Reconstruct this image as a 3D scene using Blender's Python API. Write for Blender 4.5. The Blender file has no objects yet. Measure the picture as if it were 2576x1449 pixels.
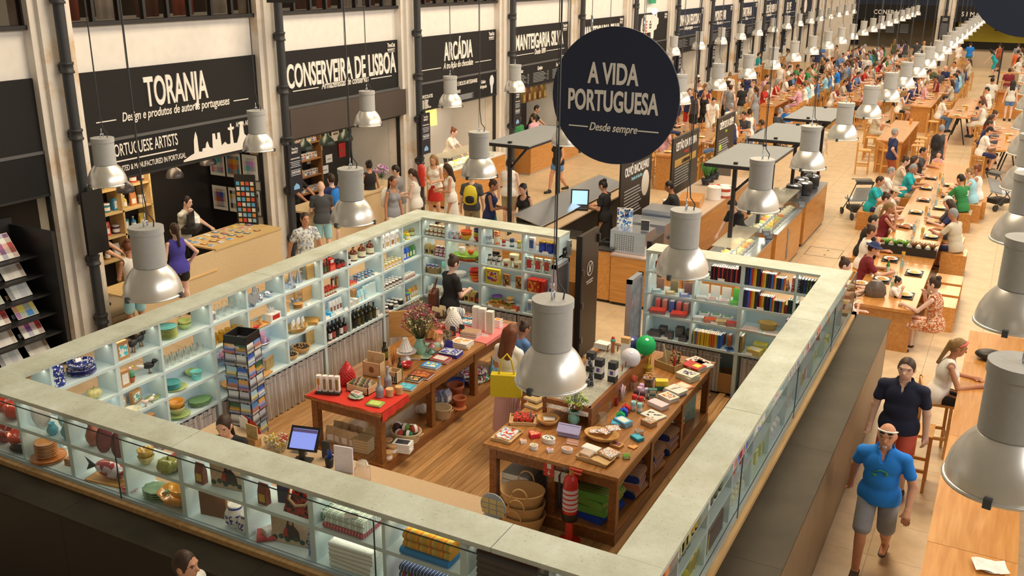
import bpy, math, random
import numpy as np
from mathutils import Vector, Matrix
random.seed(7)
S=bpy.context.scene; COL=S.collection
# ---------- camera ----------
FPX=2400.5555; CAMZ=6.1
cd=bpy.data.cameras.new('camera'); cam=bpy.data.objects.new('camera',cd); COL.objects.link(cam)
cd.sensor_width=36; cd.lens=36*FPX/2576; cd.clip_start=.05; cd.clip_end=300
cam.location=(0,0,CAMZ); cam.rotation_euler=[math.radians(a) for a in (71.41235,-.4418,27.83874)]
S.camera=cam
# ---------- world, lights, exposure ----------
TINT=(1.0,.83,.61); LT=(1.0,.775,.50)
W=bpy.data.worlds.new('world'); S.world=W; W.use_nodes=True
bgn=W.node_tree.nodes['Background']; bgn.inputs[0].default_value=(*LT,1); bgn.inputs[1].default_value=.21
def area(name,loc,sx,sy,power,col=LT,rot=(0,0,0)):
    l=bpy.data.lights.new(name,'AREA'); l.shape='RECTANGLE'; l.size=sx; l.size_y=sy; l.energy=power; l.color=col
    o=bpy.data.objects.new(name,l); COL.objects.link(o); o.location=loc; o.rotation_euler=rot; return o
for i,y in enumerate((9,21,33,45,57,69)):
    area('skylight',(-4.5,y+4,13.5),7,4.5,(1350,1350,1250,1100,1000,1000)[i])
for y in range(2,70,6): area('high_window',(8.3,y,9.3),2.6,3.4,330 if y<40 else 240,(1,.92,.82),(0,math.radians(68),0))
S.view_settings.view_transform='Standard'; S.view_settings.look='None'; S.view_settings.exposure=.02; S.view_settings.gamma=1
S.view_settings.use_curve_mapping=False
# ---------- pixel to place ----------
_R=np.array(Matrix.LocRotScale(None,cam.rotation_euler,None))[:3,:3] if False else np.array(cam.rotation_euler.to_matrix())
def ray(u,v): return _R@np.array([(u-1288)/FPX,-(v-724.5)/FPX,-1])
def gz(u,v,z=0):
    d=ray(u,v); t=(z-CAMZ)/d[2]; return Vector((d[0]*t,d[1]*t,z))
def gx(u,v,x):
    d=ray(u,v); t=x/d[0]; return Vector((x,d[1]*t,CAMZ+d[2]*t))
def gy(u,v,y):
    d=ray(u,v); t=y/d[1]; return Vector((d[0]*t,y,CAMZ+d[2]*t))
# ---------- materials ----------
def lin(h):
    h=h.lstrip('#'); c=[int(h[i:i+2],16)/255 for i in (0,2,4)]
    return [x/12.92 if x<=.04045 else ((x+.055)/1.055)**2.4 for x in c]
def alb(h,k=.93):
    c=lin(h); return tuple(max(.004,min(.9,x/t/k)) for x,t in zip(c,TINT))
MC={}
def nodes(m):
    m.use_nodes=True; nt=m.node_tree; return nt,nt.nodes,nt.links,nt.nodes['Principled BSDF']
def M(h,r=.6,me=0,em=0,var=.06,bump=0,spec=None,sc=30,coat=0):
    key=(h,r,me,em,var,bump,spec,sc,coat)
    if key in MC: return MC[key]
    m=bpy.data.materials.new('material'); nt,N,L,b=nodes(m); c=alb(h)
    b.inputs['Base Color'].default_value=(*c,1); b.inputs['Roughness'].default_value=r; b.inputs['Metallic'].default_value=me
    if spec is not None: b.inputs['Specular IOR Level'].default_value=spec
    if coat: b.inputs['Coat Weight'].default_value=coat; b.inputs['Coat Roughness'].default_value=.1
    if em: b.inputs['Emission Color'].default_value=(*lin(h),1); b.inputs['Emission Strength'].default_value=em
    if var:
        t=N.new('ShaderNodeTexCoord'); n=N.new('ShaderNodeTexNoise'); n.inputs['Scale'].default_value=sc; n.inputs['Detail'].default_value=3
        L.new(t.outputs['Object'],n.inputs['Vector'])
        x=N.new('ShaderNodeMix'); x.data_type='RGBA'; L.new(n.outputs['Fac'],x.inputs[0])
        x.inputs[6].default_value=(*[q*(1-var*2) for q in c],1); x.inputs[7].default_value=(*[min(1,q*(1+var*2)) for q in c],1)
        L.new(x.outputs[2],b.inputs['Base Color'])
        if bump:
            bp=N.new('ShaderNodeBump'); bp.inputs['Strength'].default_value=bump; bp.inputs['Distance'].default_value=.01
            L.new(n.outputs['Fac'],bp.inputs['Height']); L.new(bp.outputs[0],b.inputs['Normal'])
    MC[key]=m; return m
def wood(h1,h2,axis=1,sc=1.,r=.45,coat=0):
    key=('wood',h1,h2,axis,sc,r,coat)
    if key in MC: return MC[key]
    m=bpy.data.materials.new('wood_grain'); nt,N,L,b=nodes(m)
    t=N.new('ShaderNodeTexCoord'); oi=N.new('ShaderNodeObjectInfo'); ad=N.new('ShaderNodeVectorMath'); ad.operation='ADD'
    mp=N.new('ShaderNodeMapping'); s=[14*sc]*3; s[axis]=1.1*sc; mp.inputs['Scale'].default_value=s
    ml=N.new('ShaderNodeMath'); ml.operation='MULTIPLY'; ml.inputs[1].default_value=17; L.new(oi.outputs['Random'],ml.inputs[0])
    L.new(t.outputs['Object'],ad.inputs[0]); L.new(ml.outputs[0],ad.inputs[1]); L.new(ad.outputs[0],mp.inputs[0])
    n=N.new('ShaderNodeTexNoise'); n.inputs['Scale'].default_value=1.6; n.inputs['Detail'].default_value=5; n.inputs['Distortion'].default_value=.6
    L.new(mp.outputs[0],n.inputs['Vector']); cr=N.new('ShaderNodeValToRGB')
    cr.color_ramp.elements[0].position=.3; cr.color_ramp.elements[0].color=(*alb(h1),1)
    cr.color_ramp.elements[1].position=.7; cr.color_ramp.elements[1].color=(*alb(h2),1)
    L.new(n.outputs['Fac'],cr.inputs[0])
    hv=N.new('ShaderNodeHueSaturation'); mr=N.new('ShaderNodeMapRange'); mr.inputs[3].default_value=.82; mr.inputs[4].default_value=1.12
    L.new(oi.outputs['Random'],mr.inputs[0]); L.new(mr.outputs[0],hv.inputs['Value']); L.new(cr.outputs[0],hv.inputs['Color'])
    L.new(hv.outputs[0],b.inputs['Base Color']); b.inputs['Roughness'].default_value=r
    if coat: b.inputs['Coat Weight'].default_value=coat; b.inputs['Coat Roughness'].default_value=.12
    MC[key]=m; return m
def stripes(cols,per,axis=0,r=.85,soft=False,second=None):
    """fabric bands: list of hex colours repeating along an object axis; second = crossing bands (checks)"""
    key=('str',tuple(cols),per,axis,r,soft,second)
    if key in MC: return MC[key]
    m=bpy.data.materials.new('striped'); nt,N,L,b=nodes(m); t=N.new('ShaderNodeTexCoord')
    sp=N.new('ShaderNodeSeparateXYZ'); L.new(t.outputs['Object'],sp.inputs[0])
    def band(ax):
        d=N.new('ShaderNodeMath'); d.operation='DIVIDE'; d.inputs[1].default_value=per; L.new(sp.outputs[ax],d.inputs[0])
        f=N.new('ShaderNodeMath'); f.operation='FRACT'; L.new(d.outputs[0],f.inputs[0])
        cr=N.new('ShaderNodeValToRGB'); cr.color_ramp.interpolation='LINEAR' if soft else 'CONSTANT'; e=cr.color_ramp.elements
        for i,c in enumerate(cols):
            if i<2: x=e[i]; x.position=i/len(cols)
            else: x=e.new(i/len(cols))
            x.color=(*alb(c),1)
        if len(cols)==1: e[1].color=(*alb(cols[0]),1)
        L.new(f.outputs[0],cr.inputs[0]); return cr
    a=band(axis); out=a.outputs[0]
    if second is not None:
        x=N.new('ShaderNodeMix'); x.data_type='RGBA'; x.inputs[0].default_value=.5; L.new(out,x.inputs[6]); L.new(band(second).outputs[0],x.inputs[7]); out=x.outputs[2]
    L.new(out,b.inputs['Base Color']); b.inputs['Roughness'].default_value=r
    MC[key]=m; return m
def speckle(cols,sc=18,r=.7,bg=None,me=0):
    """print of small patches in several colours (covers, labels, prints)"""
    key=('spk',tuple(cols),sc,r,bg,me)
    if key in MC: return MC[key]
    m=bpy.data.materials.new('printed'); nt,N,L,b=nodes(m); t=N.new('ShaderNodeTexCoord')
    v=N.new('ShaderNodeTexVoronoi'); v.inputs['Scale'].default_value=sc*2.2; L.new(t.outputs['Object'],v.inputs['Vector'])
    sp=N.new('ShaderNodeSeparateXYZ'); L.new(v.outputs['Color'],sp.inputs[0])
    cr=N.new('ShaderNodeValToRGB'); cr.color_ramp.interpolation='CONSTANT'; e=cr.color_ramp.elements
    cc=list(cols)
    for i,c in enumerate(cc):
        if i<2: x=e[i]; x.position=i/len(cc)
        else: x=e.new(i/len(cc))
        x.color=(*alb(c),1)
    L.new(sp.outputs[0],cr.inputs[0]); out=cr.outputs[0]
    if bg:
        lt=N.new('ShaderNodeMath'); lt.operation='LESS_THAN'; lt.inputs[1].default_value=.42; L.new(v.outputs['Distance'],lt.inputs[0])
        x=N.new('ShaderNodeMix'); x.data_type='RGBA'; L.new(lt.outputs[0],x.inputs[0]); x.inputs[6].default_value=(*alb(bg),1); L.new(out,x.inputs[7]); out=x.outputs[2]
    L.new(out,b.inputs['Base Color']); b.inputs['Roughness'].default_value=r; b.inputs['Metallic'].default_value=me
    MC[key]=m; return m
def glass(h='dfeee8',a=.12,r=.03):
    key=('glass',h,a,r)
    if key in MC: return MC[key]
    m=bpy.data.materials.new('glass'); m.use_nodes=True; nt=m.node_tree; N=nt.nodes; L=nt.links
    for n in list(N): N.remove(n)
    o=N.new('ShaderNodeOutputMaterial'); t=N.new('ShaderNodeBsdfTransparent'); g=N.new('ShaderNodeBsdfGlossy'); d=N.new('ShaderNodeBsdfDiffuse')
    t.inputs[0].default_value=(*[.8+.2*x for x in lin(h)],1); g.inputs['Roughness'].default_value=r; d.inputs[0].default_value=(*lin(h),1)
    lw=N.new('ShaderNodeLayerWeight'); f=N.new('ShaderNodeMath'); f.operation='POWER'; f.inputs[1].default_value=6; L.new(lw.outputs['Facing'],f.inputs[0]); g.inputs[0].default_value=(.4,.4,.4,1)
    m1=N.new('ShaderNodeMixShader'); m1.inputs[0].default_value=a; L.new(t.outputs[0],m1.inputs[1]); L.new(d.outputs[0],m1.inputs[2])
    m2=N.new('ShaderNodeMixShader'); L.new(f.outputs[0],m2.inputs[0]); L.new(m1.outputs[0],m2.inputs[1]); L.new(g.outputs[0],m2.inputs[2])
    L.new(m2.outputs[0],o.inputs[0]); MC[key]=m; return m
# ---------- mesh builder ----------
class MB:
    def __init__(s): s.v=[]; s.f=[]; s.m=[]; s.sm=[]
    def add(s,vs,fs,m=0,sm=False):
        o=len(s.v); s.v+=[tuple(p) for p in vs]; s.f+=[tuple(i+o for i in f) for f in fs]; s.m+=[m]*len(fs); s.sm+=[sm]*len(fs); return s
    def box(s,x0,x1,y0,y1,z0,z1,m=0,M=None):
        vs=[(x,y,z) for z in (z0,z1) for x,y in ((x0,y0),(x1,y0),(x1,y1),(x0,y1))]
        if M: vs=[M@Vector(p) for p in vs]
        return s.add(vs,[(3,2,1,0),(4,5,6,7),(0,1,5,4),(1,2,6,5),(2,3,7,6),(3,0,4,7)],m)
    def cb(s,c,d,m=0,M=None): return s.box(c[0]-d[0]/2,c[0]+d[0]/2,c[1]-d[1]/2,c[1]+d[1]/2,c[2]-d[2]/2,c[2]+d[2]/2,m,M)
    def lathe(s,pr,n=16,c=(0,0,0),m=0,sm=True,sx=1,sy=1,caps=True,M=None,wob=None):
        vs=[]; fs=[]
        for r,z in pr:
            for i in range(n):
                a=2*math.pi*i/n; q=r*(1+(wob[0]*math.cos(wob[1]*a) if wob else 0)); vs.append((c[0]+q*math.cos(a)*sx,c[1]+q*math.sin(a)*sy,c[2]+z))
        for j in range(len(pr)-1):
            for i in range(n): k=(i+1)%n; fs.append((j*n+i,j*n+k,(j+1)*n+k,(j+1)*n+i))
        if M: vs=[M@Vector(p) for p in vs]
        s.add(vs,fs,m,sm)
        if caps:
            if pr[0][0]>1e-4: s.add(vs[:n],[tuple(range(n))[::-1]],m)
            if pr[-1][0]>1e-4: s.add(vs[-n:],[tuple(range(n))],m)
        return s
    def cyl(s,c,r,h,n=14,m=0,sm=True): return s.lathe([(r,0),(r,h)],n,c,m,sm)
    def ball(s,c,r,m=0,n=12,k=7,sc=(1,1,1)):
        pr=[(max(1e-5,math.sin(math.pi*j/k))*r,-math.cos(math.pi*j/k)*r*sc[2]) for j in range(k+1)]
        return s.lathe(pr,n,c,m,True,sc[0],sc[1],caps=False)
    def tube(s,pts,r,n=6,m=0,sm=True,cap=True):
        pts=[Vector(p) for p in pts]; vs=[]; fs=[]; up=Vector((0,0,1))
        rr=r if isinstance(r,(list,tuple)) else [r]*len(pts)
        for i,p in enumerate(pts):
            d=(pts[min(i+1,len(pts)-1)]-pts[max(i-1,0)]).normalized()
            a=d.cross(up if abs(d.z)<.95 else Vector((1,0,0))).normalized(); b=d.cross(a)
            for k in range(n):
                t=2*math.pi*k/n; vs.append(p+(a*math.cos(t)+b*math.sin(t))*rr[i])
        for i in range(len(pts)-1):
            for k in range(n): q=(k+1)%n; fs.append((i*n+k,i*n+q,(i+1)*n+q,(i+1)*n+k))
        if cap: fs+=[tuple(range(n))[::-1],tuple(range((len(pts)-1)*n,len(pts)*n))]
        return s.add(vs,fs,m,sm)
    def prism(s,poly,z0,z1,m=0,M=None,sm=False):
        n=len(poly); vs=[(x,y,z0) for x,y in poly]+[(x,y,z1) for x,y in poly]
        if M: vs=[M@Vector(p) for p in vs]
        return s.add(vs,[tuple(range(n))[::-1],tuple(range(n,2*n))],m).add(vs,[(i,(i+1)%n,n+(i+1)%n,n+i) for i in range(n)],m,sm)
    def grid(s,fn,nu,nv,m=0,sm=True):
        vs=[fn(i/nu,j/nv) for j in range(nv+1) for i in range(nu+1)]
        return s.add(vs,[(j*(nu+1)+i,j*(nu+1)+i+1,(j+1)*(nu+1)+i+1,(j+1)*(nu+1)+i) for j in range(nv) for i in range(nu)],m,sm)
    def mesh(s,name='mesh'):
        me=bpy.data.meshes.new(name); me.from_pydata(s.v,[],s.f)
        if any(s.m): me.polygons.foreach_set('material_index',s.m)
        if any(s.sm): me.polygons.foreach_set('use_smooth',s.sm)
        me.update(); return me
def rounded(w,d,r,n=3):
    p=[]
    for cx,cy,a0 in ((w/2-r,d/2-r,0),(-w/2+r,d/2-r,90),(-w/2+r,-d/2+r,180),(w/2-r,-d/2+r,270)):
        for i in range(n+1): a=math.radians(a0+90*i/n); p.append((cx+r*math.cos(a),cy+r*math.sin(a)))
    return p
MESH={}
def cached(key,fn):
    if key not in MESH: MESH[key]=fn().mesh(str(key[0]) if isinstance(key,tuple) else str(key))
    return MESH[key]
def O(name,mesh,mats,parent=None,loc=(0,0,0),rz=0,rot=None,label=None,cat=None,group=None,kind=None,scale=None):
    if isinstance(mesh,MB): mesh=mesh.mesh(name)
    o=bpy.data.objects.new(name,mesh); COL.objects.link(o)
    if mats is not None:
        mats=mats if isinstance(mats,(list,tuple)) else [mats]
        if mesh.users==1 and not mesh.materials:
            for x in mats: mesh.materials.append(x)
        else:
            while len(mesh.materials)<len(mats): mesh.materials.append(None)
            for i,x in enumerate(mats):
                if mesh.materials[i] is not x:
                    o.material_slots[i].link='OBJECT'; o.material_slots[i].material=x
    o.location=loc; o.rotation_euler=rot if rot is not None else (0,0,math.radians(rz))
    if scale is not None: o.scale=scale if not isinstance(scale,(int,float)) else (scale,)*3
    if parent is not None: o.parent=parent
    tag(o,label,cat,group,kind); return o
def tag(o,label=None,cat=None,group=None,kind=None):
    for w in (' the ',' a ',' on ',' of '):
        while label and len(label.split())>16 and w in label: label=label.replace(w,' ',1)
    for k,v in (('label',label),('category',cat),('group',group),('kind',kind)):
        if v: o[k]=v
def T(name,label,cat,loc=(0,0,0),rz=0,group=None,kind=None,rot=None,scale=None):
    o=bpy.data.objects.new(name,None); COL.objects.link(o); o.empty_display_size=.1
    o.location=loc; o.rotation_euler=rot if rot is not None else (0,0,math.radians(rz))
    if scale is not None: o.scale=(scale,)*3
    tag(o,label,cat,group,kind); return o
ORD='first second third fourth fifth sixth seventh eighth ninth tenth eleventh twelfth thirteenth fourteenth fifteenth sixteenth seventeenth eighteenth nineteenth twentieth'.split()
ORD+=['twenty-'+x for x in ORD[:9]]+['thirtieth']+['thirty-'+x for x in ORD[:9]]+['fortieth']
def ordn(i,n,a='from the left'):
    if n==1: return 'only'
    return 'leftmost' if i==0 and a=='from the left' else 'rightmost' if i==n-1 and a=='from the left' else ORD[i]
TXT={}
def textmesh(s,h=1.,sx=1.,bold=0.,shear=0.,depth=0.,align='CENTER',sp=1.):
    """lettering in the XY plane: cap height h, squeezed by sx"""
    key=(s,h,sx,bold,shear,depth,align,sp)
    if key in TXT: return TXT[key]
    c=bpy.data.curves.new('lettering','FONT'); c.body=s; c.size=h/.73; c.offset=bold*h; c.shear=shear; c.align_x=align; c.resolution_u=4; c.extrude=depth; c.space_character=sp
    o=bpy.data.objects.new('t',c); COL.objects.link(o); bpy.context.view_layer.update()
    me=bpy.data.meshes.new_from_object(o.evaluated_get(bpy.context.evaluated_depsgraph_get())); bpy.data.objects.remove(o); bpy.data.curves.remove(c)
    me.transform(Matrix.Diagonal((sx,1,1,1))); me.materials.clear(); me.name='lettering'; TXT[key]=me; return me
RX=lambda rz: (math.radians(90),0,math.radians(rz))   # stand lettering upright; rz=90 faces +x, 0 faces -y
def letter(parent,s,h,loc,rz=90,sx=.5,bold=.02,shear=0,mat=None,depth=.006,align='CENTER',sp=1.,name='lettering',rot=None,w=None):
    me=textmesh(s,h,sx,bold,shear,depth,align,sp); c=[v.co.x for v in me.vertices]
    return O(name,me,mat or WHITE,parent,loc,rot=rot or RX(rz),scale=(w/(max(c)-min(c)),1,1) if w else None)
WHITE=M('f3ead8',.6); BLACK=M('24221f',.5); DARK=M('2e2b28',.55)
# ================= hall =================
PLASTER=M('e9d6bb',.8,bump=.15,sc=6,var=.04); 
def stone():
    m=bpy.data.materials.new('stained_stone'); nt,N,L,b=nodes(m); t=N.new('ShaderNodeTexCoord')
    n=N.new('ShaderNodeTexNoise'); n.inputs['Scale'].default_value=1.3; n.inputs['Detail'].default_value=9; n.inputs['Roughness'].default_value=.65; L.new(t.outputs['Object'],n.inputs['Vector'])
    cr=N.new('ShaderNodeValToRGB'); e=cr.color_ramp.elements; e[0].position=.3; e[0].color=(*alb('cfa878'),1); e[1].position=.47; e[1].color=(*alb('e2cdb0'),1); x=e.new(.7); x.color=(*alb('d8c4a8'),1)
    L.new(n.outputs['Fac'],cr.inputs[0]); L.new(cr.outputs[0],b.inputs['Base Color']); b.inputs['Roughness'].default_value=.8
    n2=N.new('ShaderNodeTexNoise'); n2.inputs['Scale'].default_value=60; L.new(t.outputs['Object'],n2.inputs['Vector']); bp=N.new('ShaderNodeBump'); bp.inputs['Strength'].default_value=.2; L.new(n2.outputs['Fac'],bp.inputs['Height']); L.new(bp.outputs[0],b.inputs['Normal'])
    return m
STONE=stone(); PIPE=M('3a3835',.45,spec=.4); SIGN=M('282420',.7,var=.03,spec=.2); SIGNB=M('282b34',.7,var=.03,spec=.2); SIGN2=M('221f1c',.7,var=.03,spec=.2); FRAME=M('2a2724',.5)
TILE=M('cda97a',.32,var=.12,sc=5,spec=.4); GROUT=M('b2946c',.8)
XW=-13.65; BP=5.0; Y0=10.64; BW=4.25
fl=O('floor',MB().box(-14,9,-2,73,-.08,-.006),GROUT,kind='structure')
TS=.77; tm=cached('tile',lambda:MB().box(-TS/2+.002,TS/2-.002,-TS/2+.002,TS/2-.002,-.006,0)); cnt=[]; rest=MB()
for i in range(-18,12):
    for j in range(1,96):
        x=-3.41+i*TS; y=21.77+(j-26)*TS
        if x<-13.6 or y>72 or y<4: continue
        if -8.9<x<-1.75 and 5.3<y<13.4: continue
        u,v=2576/2,0
        d=_R.T@np.array([x,y,-CAMZ]); u=1288+FPX*d[0]/-d[2]; v=724.5+FPX*d[1]/d[2]
        if d[2]>-1 or u<-60 or u>2640 or v<-40 or v>1500: continue
        cnt.append((y,x))
cnt.sort()
near=[c for c in cnt if (c[1]>-1.6 or c[0]>13.6 )][:296]
ns=set(near)
for y,x in cnt:
    if (y,x) in ns: O('floor_tile',tm,TILE,fl,(x,y,0))
    else: rest.box(x-TS/2+.004,x+TS/2-.004,y-TS/2+.004,y+TS/2-.004,-.006,0)
O('floor_tiles_beyond',rest,TILE,fl,kind='stuff')
ha=T('floor_hatch','square access hatch flush in the stone floor beside the food counters','hatch',(-3.41,21.77,0))
hb=MB(); hs=.375
for a,b_,c_,d_ in ((-hs,hs,-hs,-hs+.012),(-hs,hs,hs-.012,hs),(-hs,-hs+.012,-hs,hs),(hs-.012,hs,-hs,hs)): hb.box(a,b_,c_,d_,.0,.003)
O('frame',hb,M('6b563c',.6),ha); [O('lifting_ring',MB().cyl((.05,y,0),.03,.004),M('6b563c',.6),ha) for y in(-.2,.2)]
# --- left wall ---
NB=13
wl=T('wall_left','cream plastered wall with stone piers above the market stalls','wall',kind='structure')
for k in range(-2,NB):
    y0=Y0+BP*k; y1=y0+BW
    O('upper_wall',MB().box(XW-.3,XW-.06,y0,y1+.001,2.6,5.15),PLASTER,wl)
    O('window_header',MB().box(XW-.3,XW-.06,y0,y1,7.2,8.2),PLASTER,wl)
    t=T('trim_%d'%(k+3),'stained stone pier, %s from the near end of the stall wall'%ORD[k+2],'pier',kind='structure'); O('pier',MB().box(XW-.35,XW+.12,y1,y0+BP,0,8.2),STONE,t); O('pier_face',MB().box(XW+.12,XW+.2,y1+.12,y0+BP-.12,0,8.2),STONE,t)
# windows above
wfm=MB(); 
wf=M('1f1b18',.45); cur=M('6e2f1c',.8); pan=glass('4a4038',.1,.08)
for k in range(-1,4):
    y0=Y0+BP*k
    w=T('window_%d'%(k+2),'dark framed window band above the stalls, %s from the near end'%ORD[k+1],'window',(XW,y0,0),kind='structure')
    O('window_sill',MB().box(-.1,.06,0,BW,5.13,5.2),wf,w)
    for j in range(9):
        y=j*BW/8; O('mullion',MB().box(-.1,.0,max(0,y-.03),min(BW,y+.03),5.2,7.2),wf,w)
    for j in range(8): O('pane',MB().box(-.06,-.052,j*BW/8+.03,(j+1)*BW/8-.03,5.2,7.2),pan,w)
    O('rail',MB().box(-.1,.0,0,BW,5.62,5.68),wf,w)
    for j in range(5): O('curtain',MB().grid(lambda a,b,j=j:(-.45+.04*math.sin(a*18),j*.85+.1+a*.55,5.2+b*2),16,1),[M('8a3a22',.85),M('b9a184',.85),M('5a2a1c',.85)][(j+k)%3],w)
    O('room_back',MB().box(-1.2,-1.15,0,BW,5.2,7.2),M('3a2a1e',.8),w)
# pipes and banners
pr=[(.085,0)]; 
def pipe_mesh():
    b=MB(); b.lathe([(.085,0),(.085,8)],12); return b
collar=cached('collar',lambda:MB().lathe([(.085,-.09),(.112,-.085),(.112,-.05),(.098,-.045),(.098,.045),(.112,.05),(.112,.085),(.085,.09)],12).box(-.14,-.09,-.045,.045,-.05,.05))
pm=cached('pipe',pipe_mesh)
STN=['newsstand','TORANJA','CONSERVEIRA','ARCADIA','first MANTEIGARIA','second MANTEIGARIA','pig sign','COZINHA','MONTE MAR','TARTAR','CAFE SAO BENTO','SEA ME','last left-hand','end']
def banner(y,z0,k,h=1.02,plain=False,x=XW+.50,nm=''):
    t=T('pillar_banner',('plain black' if plain else 'dark navy lettered')+' banner panel on the downpipe between %s and %s stalls'%(STN[k],STN[min(13,k+1)]),'sign',(x,y,z0),group='panels on the downpipes')
    O('board',MB().box(-.02,.03,-.2,.2,0,h),M('1c1c22',.5) if not plain else M('171513',.4),t); O('bracket',MB().box(-.05,0,-.05,.05,h-.1,h+.06),BLACK,t)
    if not plain:
        letter(t,'TimeOut\nMARKET',.052,(.034,0,h-.11),sx=.75,bold=.01,depth=.002)
        for zz,s in ((h-.3,'O MELHOR DE LISBOA'),(h-.58,'THE BEST OF LISBON')): letter(t,s,.026,(.034,0,zz),sx=.8,bold=.02,depth=.002)
        tb=MB(); rr=random.Random(int(y*10))
        for i in range(9):
            if i in(4,): continue
            w=.12+.04*rr.random(); tb.box(.03,.033,-w,w,h-.36-i*.035,h-.348-i*.035)
        O('small_print',tb,M('b9b4aa',.7),t)
        e=MB().prism([(-.09,0),(.09,0),(.09,.06),(.06,.09),(0,.13),(-.06,.09),(-.09,.06)],0,.003,M=Matrix.Translation((.03,0,.08))@Matrix.Rotation(math.pi/2,4,'Z')@Matrix.Rotation(math.pi/2,4,'X')); O('building_emblem',e,M('7ea6d8',.6),t)
for k in range(-1,NB):
    y=Y0+BP*k-.375
    t=T('downpipe','black cast iron downpipe on the pier between %s and %s stalls'%(STN[max(0,k)] if k>=0 else 'far left',STN[k+1]),'pipe',(XW+.345,y,0),group='downpipes on the piers')
    O('pipe',pm,PIPE,t)
    for i in range(8 if k<5 else 5): O('collar',collar,PIPE,t,(0,0,.35+1.05*i+(.2 if k%2 else 0)))
    if k==0: banner(y,1.55,k,1.05,True)
    elif k>0 and k<11: banner(y,1.55+.02*k,k,1.02)
# --- stall signs ---
def timeout(p,y,z,s=.1,x=.02):
    letter(p,'TimeOut',s,(x,y,z+s*.9),sx=.62,bold=.03,depth=.003); letter(p,'MARKET',s*.62,(x,y,z),sx=.95,bold=.02,depth=.003)
    O('underline',MB().box(x-.005,x,y-s*1.5,y+s*1.5,z-s*.3,z-s*.2),WHITE,p)
def rule(p,y0,y1,z,x=.012): O('rule',MB().box(x-.006,x,y0,y1,z,z+.018),WHITE,p)
SG={}
def sign(k,name,label,title,h,sx,sub=None,tz=3.95,ty=None,hs=.17,blue=False,lower=True,lw=None):
    y0=Y0+BP*k
    t=T('stall_sign',label,'sign',(XW,y0,0),group='signs over the left-hand stalls'); SG[k]=t; m=SIGNB if blue else SIGN
    bd=O('board',MB().box(-.05,0,0,BW,3.27,4.40),m,t); O('ledge_strip',MB().box(-.05,.03,0,BW+.12,3.22,3.27),M('5b554d',.5),t)
    if title: letter(bd,title,h,(.008,BW/2 if ty is None else ty,tz-h/2),sx=sx,bold=.028,depth=.012,w=lw)
    if sub:
        letter(bd,sub,hs,(.008,BW/2,3.52),sx=.68,bold=.012,shear=.25,depth=.005)
        w=len(sub)*hs*.205
        if BW/2-w>.35: rule(t,.3,BW/2-w-.1,3.56); rule(t,BW/2+w+.1,BW-.3,3.56)
    if lower: O('lower_board',MB().box(-.06,.02,0,BW+.12,2.58,3.22),SIGN2,t)
    O('opening_rail',MB().box(-.06,.03,0,BW+.12,2.54,2.58),BLACK,t)
    return t
s=sign(0,'t','black stall sign reading TORANJA with a white Lisbon skyline below','TORANJA',.52,.62,'Design e produtos de autores portugueses',3.98,BW*.5,.16,lw=1.5)
letter(s,'PORTUGUESE ARTISTS',.22,(.028,1.25,2.95),sx=.5,bold=.01,depth=.003); O('rule',MB().box(.022,.028,.45,1.95,2.85,2.872),WHITE,s)
letter(s,'PRINTED & MANUFACTURED IN PORTUGAL',.1,(.028,1.35,2.68),sx=.6,bold=.01,depth=.003); letter(s,'AME A ARTE',.1,(.028,3.75,3.06),sx=.6,bold=.01,depth=.003)
sky=[(2.1,0),(2.1,.03),(2.3,.1),(2.38,.12),(2.4,.36),(2.43,.46),(2.46,.52),(2.49,.42),(2.5,.14),(2.58,.12),(2.6,.18),(2.68,.18),(2.7,.26),(2.74,.3),(2.78,.18),(2.86,.14),(2.88,.42),(2.95,.42),(2.96,.3),(3.0,.3),(3.01,.42),(3.08,.42),(3.1,.16),(3.2,.22),(3.26,.16),(3.34,.16),(3.36,.42),(3.3,.44),(3.3,.48),(3.36,.48),(3.37,.55),(3.4,.55),(3.41,.48),(3.47,.48),(3.47,.44),(3.41,.42),(3.43,.16),(3.52,.15),(3.6,.3),(3.64,.55),(3.72,.55),(3.74,.3),(3.86,.2),(3.95,.4),(4.0,.2),(4.1,.17),(4.25,.22),(4.34,.22),(4.34,0)]
O('skyline',MB().prism(sky,0,.004,M=Matrix.Translation((.022,0,2.6))@Matrix.Rotation(math.pi/2,4,'Z')@Matrix.Rotation(math.pi/2,4,'X')),WHITE,s)
s=sign(1,'c','black stall sign reading CONSERVEIRA DE LISBOA over a brown roller shutter','CONSERVEIRA DE LISBOA',.5,.56,'Armazenistas de conservas',3.9,lw=4.0)
timeout(s,3.95,4.16); O('roller_box',MB().box(.0,.14,.02,BW+.1,2.6,3.22),M('4a3c31',.5,var=.03),s); O('roller_seam',MB().box(.14,.144,2.5,2.51,2.62,3.1),BLACK,s)
s=sign(2,'a','black stall sign reading ARCADIA with chocolate menu board underneath','ARCÁDIA',.48,.52,'A tradição do chocolate',3.98,lw=1.5); timeout(s,3.95,4.16)
letter(s,'CHOCOLATES E BOLOS ARTESANAIS',.11,(.028,2.2,3.02),sx=.72,bold=.02,depth=.003,shear=.1)
for i,(a,b) in enumerate(((.2,'CHOCOLATES'),(1.9,'MENUS'))): letter(s,b,.09,(.028,a,2.86-.04*i),sx=.7,bold=.02,depth=.003,align='LEFT')
for i,w in enumerate(('sem Glúten','sem açúcar','com vinho','com whisky','com aguardente')): letter(s,'• '+w,.06,(.028,.2,2.78-.045*i*1.0),sx=.8,depth=.002,align='LEFT')
tb=MB()
for i in range(7): tb.box(.02,.024,1.5+.02*(i%3),2.9-.1*(i%2),2.75-i*.022,2.757-i*.022)
O('small_print',tb,M('c9c2b4',.7),s); letter(s,'Gelato\nArtigande',.1,(.028,3.45,2.95),sx=.7,shear=.2,depth=.003)
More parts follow.
